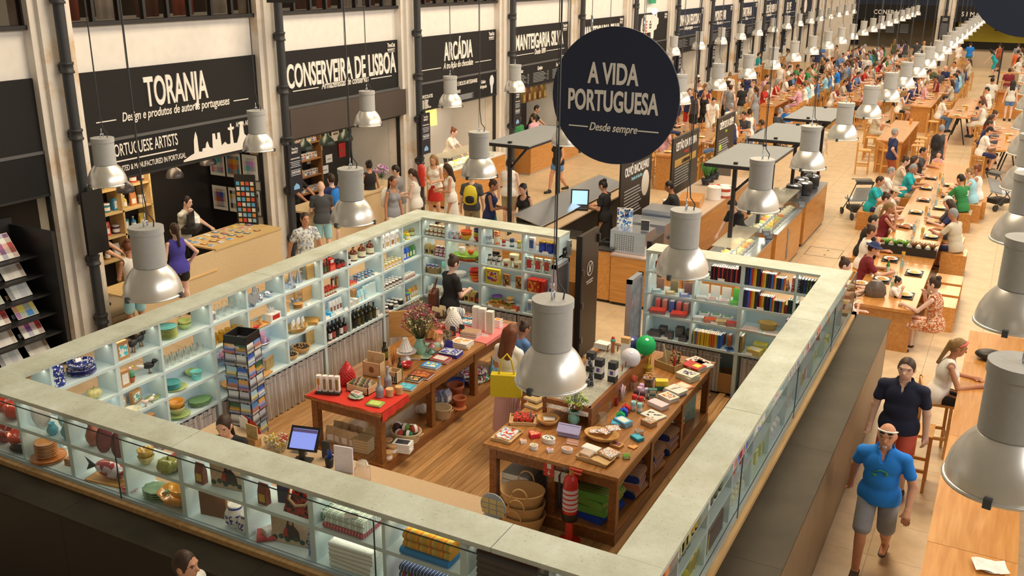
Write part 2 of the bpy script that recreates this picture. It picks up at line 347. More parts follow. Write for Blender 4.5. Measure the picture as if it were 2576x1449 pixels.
O('ice_cream_drawing',MB().prism([(-.04,0),(.04,0),(.07,.22),(.13,.3),(.13,.42),(.05,.52),(-.06,.5),(-.12,.4),(-.11,.28),(-.06,.2)],0,.004,M=Matrix.Translation((.022,3.95,2.62))@Matrix.Rotation(math.pi/2,4,'Z')@Matrix.Rotation(math.pi/2,4,'X')),M('d8cfc0',.7),s)
for k in (3,4):
    s=sign(k,'m','black stall sign reading MANTEIGARIA SILVA '+('with full price columns beneath' if k==3 else 'partly hidden behind the round blue sign'),'MANTEIGARIA SILVA',.46,.52,'Desde 1890',3.95,lw=3.4); timeout(s,3.95,4.16)
    for j,w in enumerate(('Presuntos','Queijos','Enchidos')):
        letter(s,w,.12,(.028,.7+1.4*j,3.03),sx=.7,shear=.25,depth=.003); tb=MB()
        for i in range(7): tb.box(.02,.024,.25+1.4*j,1.0+1.4*j+.1*(i%3),2.94-i*.045,2.95-i*.045).box(.02,.024,1.25+1.4*j,1.35+1.4*j,2.94-i*.045,2.95-i*.045)
        O('price_lines',tb,M('b9b2a4',.7),s)
s=sign(5,'p','black stall sign carrying a large white pig silhouette','',.4,.5)
O('pig_silhouette',MB().prism([(-1.0,-.45),(-.72,-.45),(-.7,-.2),(.1,-.2),(.15,-.45),(.42,-.45),(.44,-.15),(.75,-.1),(.8,.05),(.95,.1),(.95,.3),(.78,.36),(.74,.5),(.62,.42),(.3,.48),(-.6,.5),(-.95,.35),(-1.05,0)],0,.03,M=Matrix.Translation((.0,2.1,3.85))@Matrix.Rotation(math.pi/2,4,'Z')@Matrix.Rotation(math.pi/2,4,'X')),WHITE,s)
tb=MB()
for i in range(5): tb.box(.03,.034,1.6,1.72,4.05-i*.12,4.12-i*.12)
O('red_marks',tb,M('c0392b',.6),s); letter(s,'LEIT\nPORCO\nPRETO',.08,(.036,2.1,4.02),sx=.7,mat=BLACK,depth=.002); timeout(s,3.95,4.16)
for k,t_,sub in ((6,'COZINHA DA FELICIDADE','Cozinha portuguesa'),(7,'MONTE MAR','Peixes e mariscos'),(8,'TARTAR-IA','Tártaros'),(9,'CAFÉ DE SÃO BENTO','Os melhores bifes'),(10,'SEA ME','Peixaria moderna'),(11,'','')):
    s=sign(k,'s',('dark navy stall sign reading '+t_.replace('É','E').replace('Ã','A')) if t_ else 'dark navy stall sign with a round white emblem near the corner',t_,.46,.5,sub,3.95,blue=True,lw=min(3.7,.21*len(t_)) if t_ else None)
    timeout(s,3.95,4.16)
    tb=MB()
    for i in range(6): tb.box(.02,.024,.4,1.8+.3*(i%2),3.1-i*.06,3.115-i*.06).box(.02,.024,2.4,3.8-.3*(i%2),3.1-i*.06,3.115-i*.06)
    O('menu_lines',tb,M('9a978f',.7),s)
    if k==11: O('round_emblem',MB().prism([(.45*math.cos(a*.2617),.45*math.sin(a*.2617)) for a in range(24)],0,.02,M=Matrix.Translation((0,2.1,3.8))@Matrix.Rotation(math.pi/2,4,'Z')@Matrix.Rotation(math.pi/2,4,'X')),WHITE,s)
s=sign(-1,'n','plain black stall sign above the newsstand','',.4,.5)
# exit sign over the pig stall
p=gx(1637,12,XW); t=T('exit_sign','small green running man exit sign on the wall above the pig stall','sign',(XW+.02,p.y,p.z+.05)); O('panel',MB().box(.03,.09,-.3,.3,0,.45),M('2f8a5a',.5,em=.25),t); O('pictogram',MB().box(.06,.065,-.2,-.05,.08,.38).box(.06,.065,.05,.2,.1,.3),WHITE,t); O('spot_lamp',MB().ball((.12,.1,-.3),.13),M('e8efe4',.4,em=1.2),t)
# --- stall rooms ---
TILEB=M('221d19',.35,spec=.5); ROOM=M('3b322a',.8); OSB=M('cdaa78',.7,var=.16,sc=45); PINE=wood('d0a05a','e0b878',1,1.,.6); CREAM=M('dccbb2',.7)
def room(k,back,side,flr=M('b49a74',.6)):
    y0=Y0+BP*k; y1=y0+BW
    t=T('stall_room','dark recess of the %s stall behind the opening'%STN[k+1],'wall',(0,0,0),kind='structure'); t.name='wall_stall_%d'%(k+2)
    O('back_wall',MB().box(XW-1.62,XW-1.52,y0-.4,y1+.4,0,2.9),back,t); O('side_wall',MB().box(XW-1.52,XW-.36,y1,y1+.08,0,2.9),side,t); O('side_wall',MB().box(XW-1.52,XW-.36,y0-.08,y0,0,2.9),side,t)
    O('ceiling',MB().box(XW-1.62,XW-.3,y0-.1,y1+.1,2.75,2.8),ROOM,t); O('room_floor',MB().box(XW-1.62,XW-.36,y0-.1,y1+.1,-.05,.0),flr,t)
    O('jamb',MB().box(XW-.1,XW+.0,y1-.02,y1+.1,0,2.56),BLACK,t); O('jamb',MB().box(XW-.1,XW+.0,y0-.1,y0+.02,0,2.56),BLACK,t)
    l=area('stall_light',(XW-.7,y0+BW/2,2.5),.3,2.6,22 if k<3 else 14,(1,.76,.46)); return t
for k in range(-1,12):
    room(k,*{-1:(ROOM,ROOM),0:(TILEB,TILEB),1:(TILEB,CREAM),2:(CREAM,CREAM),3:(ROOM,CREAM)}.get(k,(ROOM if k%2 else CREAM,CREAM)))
O('wall_right',MB().box(8.6,8.9,-2,73,0,8.2),PLASTER,kind='structure')
# --- back wall ---
YB=72
wb=T('wall_back','plastered end wall of the hall with stall openings','wall',kind='structure')
O('upper_wall',MB().box(-14,9,YB+.05,YB+.3,2.9,8),PLASTER,wb)
for x0,x1 in ((-14,-11.2),(-5.75,-4.75),(.55,1.55)): O('pier',MB().box(x0,x1,YB-.12,YB+.3,0,8),STONE,wb)
O('recess_back',MB().box(-14,9,YB+2.6,YB+2.7,0,3.2),ROOM,wb); O('recess_ceiling',MB().box(-14,9,YB,YB+2.7,3.0,3.05),ROOM,wb)
O('yellow_tiles',MB().box(-4.6,.5,YB+2.5,YB+2.6,1.5,3.0),M('d9b52c',.5),wb); O('left_panel',MB().box(-11,-5.8,YB+2.5,YB+2.6,0,3.),M('8b7350',.6),wb)
for x0,x1,tt,sub,lab in ((-11.1,-5.8,'ALEXANDRE SILVA','CONFRARIA','navy end-wall stall sign reading ALEXANDRE SILVA over menu boards'),(-4.7,.5,'M. CASTRO E SILVA','Cozinha de Chef','navy end-wall stall sign reading CASTRO E SILVA and SIMPLY PORTU')):
    t=T('stall_sign',lab,'sign',(0,YB-.06,0),group='signs on the end wall'); w=x1-x0; c=(x0+x1)/2
    O('board',MB().box(x0,x1,-.02,.04,3.9,5.6),SIGNB,t); O('lower_board',MB().box(x0,x1,-.04,.04,2.85,3.88),SIGN2,t)
    letter(t,tt,.62,(c,-.03,4.75),rz=0,w=4.2,depth=.01); letter(t,sub,.26,(c,-.03,4.25),rz=0,sx=.7,shear=.25,depth=.006)
    O('rule',MB().box(x0+.3,c-1.2,-.03,-.02,4.33,4.36).box(c+1.2,x1-.3,-.03,-.02,4.33,4.36),WHITE,t)
    letter(t,'SIMPLY PORTU' if tt[0]=='M' else 'CONFRARIA',.3,(c-.3,-.05,3.25),rz=0,sx=.9,depth=.006,sp=1.7 if tt[0]=='M' else 1.1)
    b=T('service_counter','stone faced service counter below the %s sign'%('CASTRO E SILVA' if tt[0]=='M' else 'ALEXANDRE SILVA'),'counter',(c,YB-.1,0)); O('front',MB().box(-w/2,w/2,-.25,.3,0,1.1),M('bfa27c',.6),b); O('worktop',MB().box(-w/2,w/2,-.3,.5,1.1,1.15),M('6e5b45',.4),b)
for i,x in enumerate((-3.6,-1.9,.1)):
    t=T('dome_lamp','black dome lamp hanging at the yellow tiled end stall, %s from the left'%ORD[i],'lamp',(x,YB+1,2.35),group='dome lamps at the end stall'); O('shade',MB().lathe([(.36,0),(.3,.08),(.08,.2),(.03,.26)],14),BLACK,t); O('cord',MB().tube([(0,0,.25),(0,0,.65)],.012),BLACK,t)
for i,x in enumerate((-9.6,-8.7,-7.8)):
    t=T('menu_board','dark menu board on the end stall left of the pier, %s of three'%ORD[i],'board',(x,YB+.6,1.95),group='menu boards at the end stall'); O('board',MB().box(-.38,.38,0,.04,0,.75),BLACK,t); tb=MB()
    for j in range(7): tb.box(-.3,.25,-.004,0,.08+.09*j,.1+.09*j)
    O('print',tb,M('b9b2a4',.7),t)
for x,zl in ((-5.25,'between the two end-wall signs'),(1.05,'right of the CASTRO E SILVA sign')):
    t=T('pillar_banner','dark navy lettered banner on the end pier '+zl,'sign',(x,YB-.35,1.75)); O('board',MB().box(-.3,.3,-.02,.02,0,1.5),M('1c1c22',.5),t); letter(t,'TimeOut\nMARKET',.08,(0,-.025,1.3),rz=0,sx=.75,depth=.002); tb=MB()
    for j in range(10): tb.box(-.22,.22,-.024,-.02,.2+.085*j,.225+.085*j)
    O('small_print',tb,M('a9a49a',.7),t)
    t=T('downpipe','black downpipe on the end pier '+zl,'pipe',(x,YB-.25,0)); O('pipe',pm,PIPE,t); O('collar',collar,PIPE,t,(0,0,3.6),rz=90)
# ================= shop kiosk =================
XL,XR,YN,YF=-8.60,-2.06,5.58,13.10; XLo,XRo,YNo,YFo=-8.97,-1.70,5.22,13.52
SZ=(.72,1.10,1.44,1.78); LZ=2.10; LU=2.06
def ledge_mat():
    m=bpy.data.materials.new('painted_ledge'); nt,N,L,b=nodes(m); t=N.new('ShaderNodeTexCoord')
    n=N.new('ShaderNodeTexNoise'); n.inputs['Scale'].default_value=2.2; n.inputs['Detail'].default_value=8; n.inputs['Roughness'].default_value=.7; L.new(t.outputs['Object'],n.inputs['Vector'])
    cr=N.new('ShaderNodeValToRGB'); e=cr.color_ramp.elements; e[0].position=.35; e[0].color=(*alb('b2ac8c'),1); e[1].position=.62; e[1].color=(*alb('c9c4a6'),1); x=e.new(.72); x.color=(*alb('d6d3bc'),1); L.new(n.outputs['Fac'],cr.inputs[0])
    v=N.new('ShaderNodeTexNoise'); v.inputs['Scale'].default_value=42; v.inputs['Detail'].default_value=3; L.new(t.outputs['Object'],v.inputs['Vector'])
    c2=N.new('ShaderNodeValToRGB'); c2.color_ramp.elements[0].position=.27; c2.color_ramp.elements[0].color=(*alb('8d8468'),1); c2.color_ramp.elements[1].position=.36; c2.color_ramp.elements[1].color=(1,1,1,1); L.new(v.outputs['Fac'],c2.inputs[0])
    mx=N.new('ShaderNodeMix'); mx.data_type='RGBA'; mx.blend_type='MULTIPLY'; mx.inputs[0].default_value=.6; L.new(cr.outputs[0],mx.inputs[6]); L.new(c2.outputs[0],mx.inputs[7])
    L.new(mx.outputs[2],b.inputs['Base Color']); b.inputs['Roughness'].default_value=.6
    bp=N.new('ShaderNodeBump'); bp.inputs['Strength'].default_value=.15; L.new(v.outputs['Fac'],bp.inputs['Height']); L.new(bp.outputs[0],b.inputs['Normal']); return m
LEDGE=ledge_mat(); SHELF=M('ccd1c2',.55,var=.03); SHELFD=M('b4bbb0',.55,var=.03)
# plank floor
kf=T('floor_shop','warm timber plank floor inside the shop enclosure','floor',kind='structure'); kf.name='floor_shop'
PL=wood('a8713a','c8935a',1,1.,.38,.25); pw=.098; i=0; x=XLo+.05
pmm={l:cached(('plank',l),lambda l=l:MB().box(0,pw-.004,0,l,-.012,.012)) for l in (2.6,3.0,2.7)}
O('subfloor',MB().box(XLo+.02,XRo-.02,YNo+.02,YFo-.02,-.004,.002),M('5e3c1e',.8),kf)
while x<XRo-.12:
    y=YNo+.05-(i%3)*.55
    for l in (2.6,3.0,2.7):
        y2=min(y+l,YFo-.05)
        if y2-max(y,YNo+.05)>.2: O('plank',pmm[l],PL,kf,(x,max(y,YNo+.05) if y>YNo else YNo+.05,.012),scale=(1,(y2-max(y,YNo+.05)-.004)/l,1))
        y=y2
    x+=pw; i+=1
# ledge
t=T('ledge_top','pale green painted ledge running around the top of the shop shelving','ledge')
for a in ((XLo,-6.1,YNo,YN),(-6.095,-2.9,YNo,YN),(-2.895,XRo,YNo,YN),(XR,XRo,YN,8.35),(XR,XRo,8.355,11.2),(XR,XRo,11.205,YF),(XLo,XL,YN,9.4),(XLo,XL,9.405,YF),(XLo,-6.05,YF,YFo),(-4.61,XRo,YF,YFo)):
    O('slab',MB().box(a[0]+.001,a[1]-.001,a[2]+.001,a[3]-.001,LU,LZ),LEDGE,t)
# shelving
def unit(label,axis,a0,a1,inner,outer,ups,main,levels,outside=False,closed=True):
    """axis 'y': runs along y, between x=inner and x=outer"""
    t=T('shelving_unit',label,'shelving')
    lo,hi=min(inner,outer)+.015,max(inner,outer)-.015
    def bx(p0,p1,q0,q1,z0,z1): return MB().box(q0,q1,p0,p1,z0,z1) if axis=='y' else MB().box(p0,p1,q0,q1,z0,z1)
    for z in levels: O('shelf_board',bx(a0,a1,lo,hi,z-.035,z),SHELF,t)
    for u in ups:
        h=.028 if u in main else .016; O('upright',bx(max(a0,u-h),min(a1,u+h),lo+.004,hi-.004,0 if u in main else levels[0],LU),SHELF,t)
    s=.012 if outer>inner else -.012
    q=sorted((outer-s*1.2,outer-s*3.2))
    if closed: O('back_panel',bx(a0,a1,q[0],q[1],0,1.36),SHELFD,t)
    return t
unit('long pale blue shelving wall of jars and crockery along the left side of the shop','y',YN,YF,XL,XLo,(5.62,5.95,6.77,7.42,8.25,8.9,9.63,10.45,11.07,11.96,12.55,13.07),(6.77,8.25,10.45,11.96),SZ)
unit('pale blue shelving along the far side left of the shop entrance','x',XLo+.02,-6.05,YF,YFo,(-8.62,-8.15,-7.49,-6.70,-6.075),(-7.49,-6.075),SZ)
u=unit('pale blue notebook shelving along the far side right of the entrance','x',-4.61,XR,YF,YFo,(-4.585,-3.14,-2.38),(-4.585,-3.14),SZ)
O('upright',MB().box(-3.866,-3.834,YF+.02,YFo-.02,SZ[0],SZ[2]),SHELF,u); O('upright',MB().box(-3.866,-3.834,YF+.02,YFo-.02,SZ[2],SZ[3]-.035),SHELF,u)
uN=unit('pale blue display shelving facing the dark counter on the near side','x',XLo,XRo,YN,YNo,(-8.93,-8.216,-7.499,-6.766,-6.033,-5.302,-4.581,-3.863,-3.141,-2.42,-1.72),(-7.499,-6.033,-4.581,-3.141),(.72,1.10,1.42,1.77))
uR=unit('pale blue display shelving facing the dining tables on the right side','y',YN,YF,XR,XRo,(5.98,6.75,7.47,8.2,8.92,9.65,10.37,11.1,11.83,12.56,13.08),(6.75,8.2,9.65,11.1,12.56),(.72,1.10,1.42,1.77))
# glazing
GL=glass('e6eee6',.03,.02)
for n,a in enumerate(((-8.95,-6.80),(-6.79,-3.92),(-3.91,-1.70))): 
    t=uN; O('pane',MB().box(a[0],a[1],YNo-.03,YNo-.022,1.40,2.03),GL,t); O('edge_strip',MB().box(a[0],a[1],YNo-.031,YNo-.021,2.03,2.036).box(a[1]-.004,a[1]+.004,YNo-.031,YNo-.021,1.4,2.03),M('2f3a36',.3),t)
for n,a in enumerate(((5.2,7.6),(7.61,9.9),(9.91,12.1),(12.11,13.75))):
    t=uR; O('pane',MB().box(XRo+.022,XRo+.03,a[0],a[1],1.40,2.03),GL,t); O('edge_strip',MB().box(XRo+.021,XRo+.031,a[0],a[1],2.03,2.036).box(XRo+.021,XRo+.031,a[1]-.004,a[1]+.004,1.4,2.03),M('2f3a36',.3),t)
# counters of dark steel
def steel():
    m=bpy.data.materials.new('blackened_steel'); nt,N,L,b=nodes(m); t=N.new('ShaderNodeTexCoord'); n=N.new('ShaderNodeTexNoise'); n.inputs['Scale'].default_value=2.2; n.inputs['Detail'].default_value=6; L.new(t.outputs['Object'],n.inputs['Vector'])
    cr=N.new('ShaderNodeValToRGB'); cr.color_ramp.elements[0].color=(*alb('241c12'),1); cr.color_ramp.elements[1].color=(*alb('463a28'),1); L.new(n.outputs['Fac'],cr.inputs[0]); L.new(cr.outputs[0],b.inputs['Base Color'])
    b.inputs['Specular IOR Level'].default_value=.1; b.inputs['Roughness'].default_value=.42; return m
STEEL=steel(); TRIM=wood('a9793f','c49458',1,1,.5); PANEL=M('1e1712',.5,var=.08,sc=4); BRASSP=M('7a5f40',.4,me=.3,var=.12,sc=3)
tn=T('bar_counter','dark steel standing counter along the near side of the shop','counter'); t=tn
for a in ((-9.4,-7.2),(-7.197,-5.0),(-4.997,-2.9),(-2.897,XRo)): O('steel_sheet',MB().box(a[0],a[1],4.80,YNo-.0,1.31,1.335),STEEL,t)
t=T('bar_counter','dark steel standing counter along the right side of the shop','counter')
for a in ((4.80,7.1),(7.103,9.4),(9.403,11.7),(11.703,13.95)): O('steel_sheet',MB().box(XRo,-1.15,a[0],a[1],1.31,1.335),STEEL,t)
for a in ((-9.4,-7.2),(-7.197,-5.0),(-4.997,-2.9),(-2.897,XRo)): O('front_panel',MB().box(a[0],a[1],4.83,4.86,0,1.31),PANEL,tn)
for a in ((4.83,6.1),(6.103,7.4),(7.403,8.7),(8.703,10),(10.003,11.3),(11.303,12.6),(12.603,13.93)): O('front_panel',MB().box(-1.20,-1.17,a[0],a[1],0,1.31),BRASSP,t)
O('front_panel',MB().box(XRo+.003,-1.2,4.83,4.86,0,1.31),PANEL,t); O('end_panel',MB().box(XRo,-1.17,13.9,13.93,0,1.31),BRASSP,t)
O('timber_strip',MB().box(XLo-.4,XRo+.035,YNo-.075,YNo-.02,1.335,1.385),TRIM,tn); O('timber_strip',MB().box(XRo+.02,XRo+.075,YNo-.02,13.9,1.335,1.385),TRIM,t); O('timber_strip',MB().box(XRo-.3,XRo+.075,13.75,13.9,1.335,1.385),TRIM,t)
O('shelf_lip',MB().box(XLo-.3,XRo,YNo-.02,YNo+.002,1.385,1.42),SHELFD,tn); O('shelf_lip',MB().box(XRo-.002,XRo+.02,YNo,13.75,1.385,1.42),SHELFD,t)
# curtains
CUR=stripes(['d9c9b2','a08a74','e4d6c0','b8a48c','d4c2aa','c4aa9c','e6dac6','a8947c'],.05,0,.9)
cm=cached('curtain',lambda:MB().grid(lambda a,b:(a,.018*math.sin(a*38)+.012*math.sin(a*91+b*2),.03+b*.62-.01*math.sin(a*38)*(1-b)),90,3))
def curtain(p,rz,w,where,n):
    t=T('curtain','brown and cream striped fabric curtain under the %s shelving, %s from the left'%(where,ORD[n]),'curtain',p,rz,group='striped curtains under the shelves')
    O('fabric',cm,CUR,t,scale=(w,1,1))
    for a in (.18,.62): O('rod',cached('rod',lambda:MB().tube([(0,-.035,.6),(.16,-.035,.6)],.007)),M('8d8272',.4,me=.3),t,(w*a,0,0))
for n,(a,b) in enumerate(((5.7,6.7),(6.8,7.5),(7.5,8.2),(8.3,9.0),(9.0,9.7),(9.7,10.4),(10.48,11.2),(11.2,11.92),(12.0,12.55),(12.55,13.05))): curtain((XL-.045,a,0),90,b-a-.01,'left-hand',n)
for n,(a,b) in enumerate(((-8.55,-8.05),(-8.05,-7.52),(-7.46,-6.8),(-6.8,-6.12))): curtain((a,YF+.045,0),0,b-a-.01,'far-left',n)
for n,(a,b) in enumerate(((-4.53,-4.1),(-4.1,-3.72),(-3.72,-3.36),(-3.06,-2.6))): curtain((a,YF+.045,0),0,b-a-.01,'far-right notebook',n)
bx=T('cardboard_box','open brown cardboard carton under the notebook shelving gap','box',(-3.27,YF+.16,.026)); bb=MB()
for a in ((-.12,.12,-.12,-.112),(-.12,.12,.112,.12),(-.12,-.112,-.12,.12),(.112,.12,-.12,.12)): bb.box(*a,0,.32)
O('carton',bb.box(-.12,.12,-.12,.12,0,.01),M('a8773f',.8),bx)
for z in (LU,)+SZ[1:]:
    for a in (((XL-.12,(YN+YF)/2,z-.045),.02,7.2,4.5),((-7.4,YF+.12,z-.045),2.5,.02,1.7),((-3.35,YF+.12,z-.045),2.4,.02,1.7)): area('shelf_light',*a,(1,.84,.6))
for z in (LU,1.77):
    area('shelf_light',(-5.3,YNo+.12,z-.045),7,.02,4,(1,.84,.6)); area('shelf_light',(XRo-.12,9.3,z-.045),.02,7.4,4,(1,.84,.6))
# gates
DOOR=M('3a2d22',.45,var=.05)
t=T('gate_leaf','tall dark gate leaf with white no-smoking circle at the shop entrance','door',(-5.78,13.33,0)); O('panel',MB().box(-.03,.03,0,.68,.03,2.1),DOOR,t)
O('frame_edge',MB().box(-.05,.05,-.05,0,.0,2.1),BLACK,t); O('latch',MB().box(.03,.07,.6,.66,1.86,2.0),BLACK,t)
ring=MB(); n=24
for i in range(n):
    a,b=2*math.pi*i/n,2*math.pi*(i+1)/n; ring.add([(.034,.34+r*math.cos(q),1.48+r*math.sin(q)) for r,q in ((.11,a),(.125,a),(.125,b),(.11,b))],[(0,1,2,3)])
ring.add([(.035,.26,1.40),(.035,.275,1.39),(.035,.42,1.56),(.035,.405,1.57)],[(0,1,2,3)]); ring.box(.031,.034,.31,.33,1.42,1.55).box(.031,.034,.35,.37,1.42,1.5)
O('no_smoking_mark',ring,WHITE,t); letter(t,'espaço não fumador\nno smoking area',.028,(.034,.34,1.27),sx=.9,depth=.001)
for z in (.35,.95,1.5): O('hinge',MB().cb((.06,-.02,z),(.05,.04,.1)),M('777069',.35,me=.8),t)
O('timber_panel',MB().box(-.26,-.06,.05,.08,0,1.3),wood('b8722a','d08a40',2,1.2,.4),t); O('glass_panel',MB().box(-.26,-.06,.06,.068,1.3,2.05),GL,t)
t=T('gate_leaf','plain dark gate leaf folded behind the notebook shelving','door',(-4.70,13.53,0)); O('panel',MB().box(-.03,.03,0,.55,.03,2.12),DOOR,t); O('frame_edge',MB().box(-.04,.04,-.04,0,0,2.12),BLACK,t)
for x,y,lab in ((-5.95,12.72,'grey metal door leaf beside the tin and jar shelves at the entrance'),(-4.67,12.6,'silver framed poster leaf beside the notebook shelves at the entrance')):
    t=T('display_leaf',lab,'panel',(x,y,.03)); O('frame',MB().box(-.04,.04,0,.04,0,1.72).box(-.04,.04,.46,.5,0,1.72).box(-.04,.04,0,.5,1.66,1.72).box(-.04,.04,0,.5,0,.06),M('b9b6ae',.3,me=.7),t); O('panel',MB().box(-.025,.025,.04,.46,.06,1.66),M('4b443d',.25) if x<-5 else M('8d877f',.25,var=.35,sc=7),t)
t=T('wall_plate','small black notice plate screwed on the end of the far-left shelving','sign',(-6.045,13.3,1.8)); O('plate',MB().box(0,.012,-.06,.06,-.08,.08),BLACK,t); letter(t,'24H',.04,(.014,0,-.01),depth=.001,mat=M('c9b27a',.6))
t=T('door_sensor','grey plastic box fixed on the end of the far-left shelving','box',(-6.045,13.44,1.85)); O('casing',MB().box(0,.05,-.03,.03,-.12,.12),M('b5b1aa',.5),t); O('lens',MB().box(.05,.053,-.02,.02,.02,.06),BLACK,t)
# tables
TW=wood('6e3c17','8f5323',1,1.,.35,.3); TWT=wood('8a5220','b5763a',1,1.,.3,.4)
def shop_table(lab,x0,x1,y0,y1,legs_y,front_mid=False):
    t=T('display_table',lab,'table',((x0+x1)/2,(y0+y1)/2,.025)); hx,hy=(x1-x0)/2,(y1-y0)/2
    n=max(3,int((x1-x0)/.22))
    for i in range(n): a=-hx+i*2*hx/n; O('top_board',MB().box(a+.001,a+2*hx/n-.001,-hy,hy,.86,.9),TWT,t)
    O('top_end',MB().box(-hx,hx,-hy-.03,-hy,.855,.9),TWT,t)
    for s in (-1,1): O('apron',MB().box(-hx+.06,hx-.06,s*(hy-.07)-.015,s*(hy-.07)+.015,.70,.86),TW,t); O('apron',MB().box(s*(hx-.07)-.015,s*(hx-.07)+.015,-hy+.06,hy-.06,.70,.86),TW,t)
    for ly in legs_y:
        for s in (-1,1): O('leg',MB().box(s*(hx-.09)-.045,s*(hx-.09)+.045,ly-.045,ly+.045,.16,.86),TW,t)
    if front_mid: O('leg',MB().box(-.045,.045,-hy+.06,-hy+.15,.16,.86),TW,t)
    O('bottom_shelf',MB().box(-hx+.05,hx-.05,-hy+.05,hy-.05,.13,.16),TWT,t); O('plinth',MB().box(-hx+.04,hx-.04,-hy+.04,hy-.04,0,.13),TW,t); return t
shop_table('brown timber display table with a red cloth on its near end',-7.47,-6.30,8.6,12.2,(-1.71,-.55,.6,1.71))
shop_table('brown timber display table with the fire extinguisher at its near end',-4.84,-3.17,8.56,12.15,(-1.7,-.6,.55,1.7),True)
CLOTH=M('d3301f',.8,bump=.1)
t=T('red_cloth','red cloth draped over the near end of the left display table','cloth',(0,0,0)); cb=MB().grid(lambda a,b:(-7.44+a*1.14,8.56+b*.62+.03*a,.930+.003*math.sin(a*20)),20,6); cb.grid(lambda a,b:(-6.292+.01*math.sin(a*20)*b,8.56+.05+a*.58,.931-b*(.13-.05*a)),16,3); cb.grid(lambda a,b:(-7.44+a*1.14,8.557,.931-b*.012),8,1); O('fabric',cb,CLOTH,t)
t=T('pink_cloth','coral pink cloth under the soap columns on the left display table','cloth',(0,0,0)); cb=MB().grid(lambda a,b:(-7.2+a*.91,11.2+b*.85,.930+.003*math.sin(a*17+b*9)),16,6).grid(lambda a,b:(-6.292,11.2+a*.85,.931-b*.05),10,2); O('fabric',cb,M('e8796b',.8),t)
# ================= goods: kinds =================
def heart(w,n=18):
    p=[]
    for i in range(n):
        t=2*math.pi*i/n; p.append((w*.5*math.sin(t)**3,w*(.40*math.cos(t)-.16*math.cos(2*t)-.06*math.cos(3*t)-.03*math.cos(4*t))))
    return p[::-1]
def oval(a,b,n=18): return [(a*math.cos(2*math.pi*i/n),b*math.sin(2*math.pi*i/n)) for i in range(n)]
K={}
def kind(f): K[f.__name__[2:]]=f; return f
def bowlp(r,h,t=.006): return [(r*.42,0),(r*.45,.006),(r*.8,h*.4),(r,h),(r-t,h),(r*.78,h*.45),(r*.4,.014),(1e-5,.012)]
@kind
def k_jar(r,h): return [('jar_body',MB().lathe([(r*.9,0),(r,h*.06),(r,h*.7),(r*.8,h*.8),(r*.8,h*.82)],12)),('lid',MB().lathe([(r*.86,h*.8),(r*.88,h*.82),(r*.88,h*.97),(r*.8,h)],12)),('paper_label',MB().lathe([(r+.001,h*.15),(r+.001,h*.6)],12,caps=False))]
@kind
def k_bottle(r,h,sh=.6): return [('bottle_body',MB().lathe([(r*.92,0),(r,.006),(r,h*sh),(r*.75,h*(sh+.08)),(r*.34,h*(sh+.16)),(r*.3,h*.93)],12)),('cap',MB().lathe([(r*.36,h*.9),(r*.38,h*.91),(r*.38,h*.99),(r*.3,h)],10)),('paper_label',MB().lathe([(r+.001,h*.12),(r+.001,h*sh*.82)],12,caps=False))]
@kind
def k_flask(r,h): return [('bottle_body',MB().lathe([(r*.9,0),(r,.01),(r,h*.45),(r*.8,h*.56),(r*.3,h*.64),(r*.27,h*.82)],12)),('cap',MB().lathe([(r*.34,h*.8),(r*.36,h*.81),(r*.36,h*.97),(r*.28,h)],10)),('paper_label',MB().lathe([(r+.001,h*.08),(r+.001,h*.4)],12,caps=False))]
@kind
def k_tin(r,h): return [('tin_body',MB().lathe([(r,0),(r,h*.9)],16)),('lid',MB().lathe([(r*1.03,h*.88),(r*1.03,h*.98),(r*.95,h)],16)),('paper_label',MB().lathe([(r*1.008,h*.2),(r*1.008,h*.6)],16,caps=False))]
@kind
def k_tub(r,h): return [('tub_body',MB().lathe([(r*.85,0),(r,h*.85)],16)),('lid',MB().lathe([(r*1.04,h*.82),(r*1.04,h*.97),(r*.97,h)],16)),('paper_label',MB().box(-r*.4,r*.4,-r*1.01,-r*.9,h*.2,h*.6))]
@kind
def k_box(w,d,h): return [('carton',MB().box(-w/2,w/2,-d/2,d/2,0,h)),('printed_front',MB().box(-w*.36,w*.36,-d/2-.0015,-d/2+.001,h*.18,h*.82))]
@kind
def k_pack(w,d,h): return [('wrapper',MB().add([(-w/2,-d/2,0),(w/2,-d/2,0),(w/2,d/2,0),(-w/2,d/2,0),(-w*.48,-d*.5,h*.6),(w*.48,-d*.5,h*.6),(w*.48,d*.5,h*.6),(-w*.48,d*.5,h*.6),(-w*.5,-.003,h),(w*.5,-.003,h),(w*.5,.003,h),(-w*.5,.003,h)],[(3,2,1,0),(0,1,5,4),(1,2,6,5),(2,3,7,6),(3,0,4,7),(4,5,9,8),(5,6,10,9),(6,7,11,10),(7,4,8,11),(8,9,10,11)])),('paper_label',MB().box(-w*.33,w*.33,-d/2-.002,-d/2+.004,h*.14,h*.52))]
@kind
def k_bowl(r,h): return [('bowl',MB().lathe(bowlp(r,h),20))]
@kind
def k_lobed(r,h): return [('bowl',MB().lathe(bowlp(r,h),32,wob=(.05,8)))]
@kind
def k_plate(r): return [('plate',MB().lathe([(r*.55,0),(r*.6,.003),(r,.02),(r*.99,.024),(r*.62,.009),(1e-5,.008)],24))]
@kind
def k_leafplate(r): return [('plate',MB().lathe([(r*.5,0),(r,.02),(r*.98,.026),(r*.5,.01),(1e-5,.01)],30,sx=1.25,wob=(.06,10)))]
@kind
def k_cup(r,h): return [('cup_body',MB().lathe([(r*.75,0),(r*.95,h*.3),(r,h),(r*.93,h),(r*.85,h*.3),(1e-5,h*.1)],16)),('handle',MB().tube([(r*.9,0,h*.8),(r*1.5,0,h*.75),(r*1.5,0,h*.4),(r*.9,0,h*.3)],r*.11,5))]
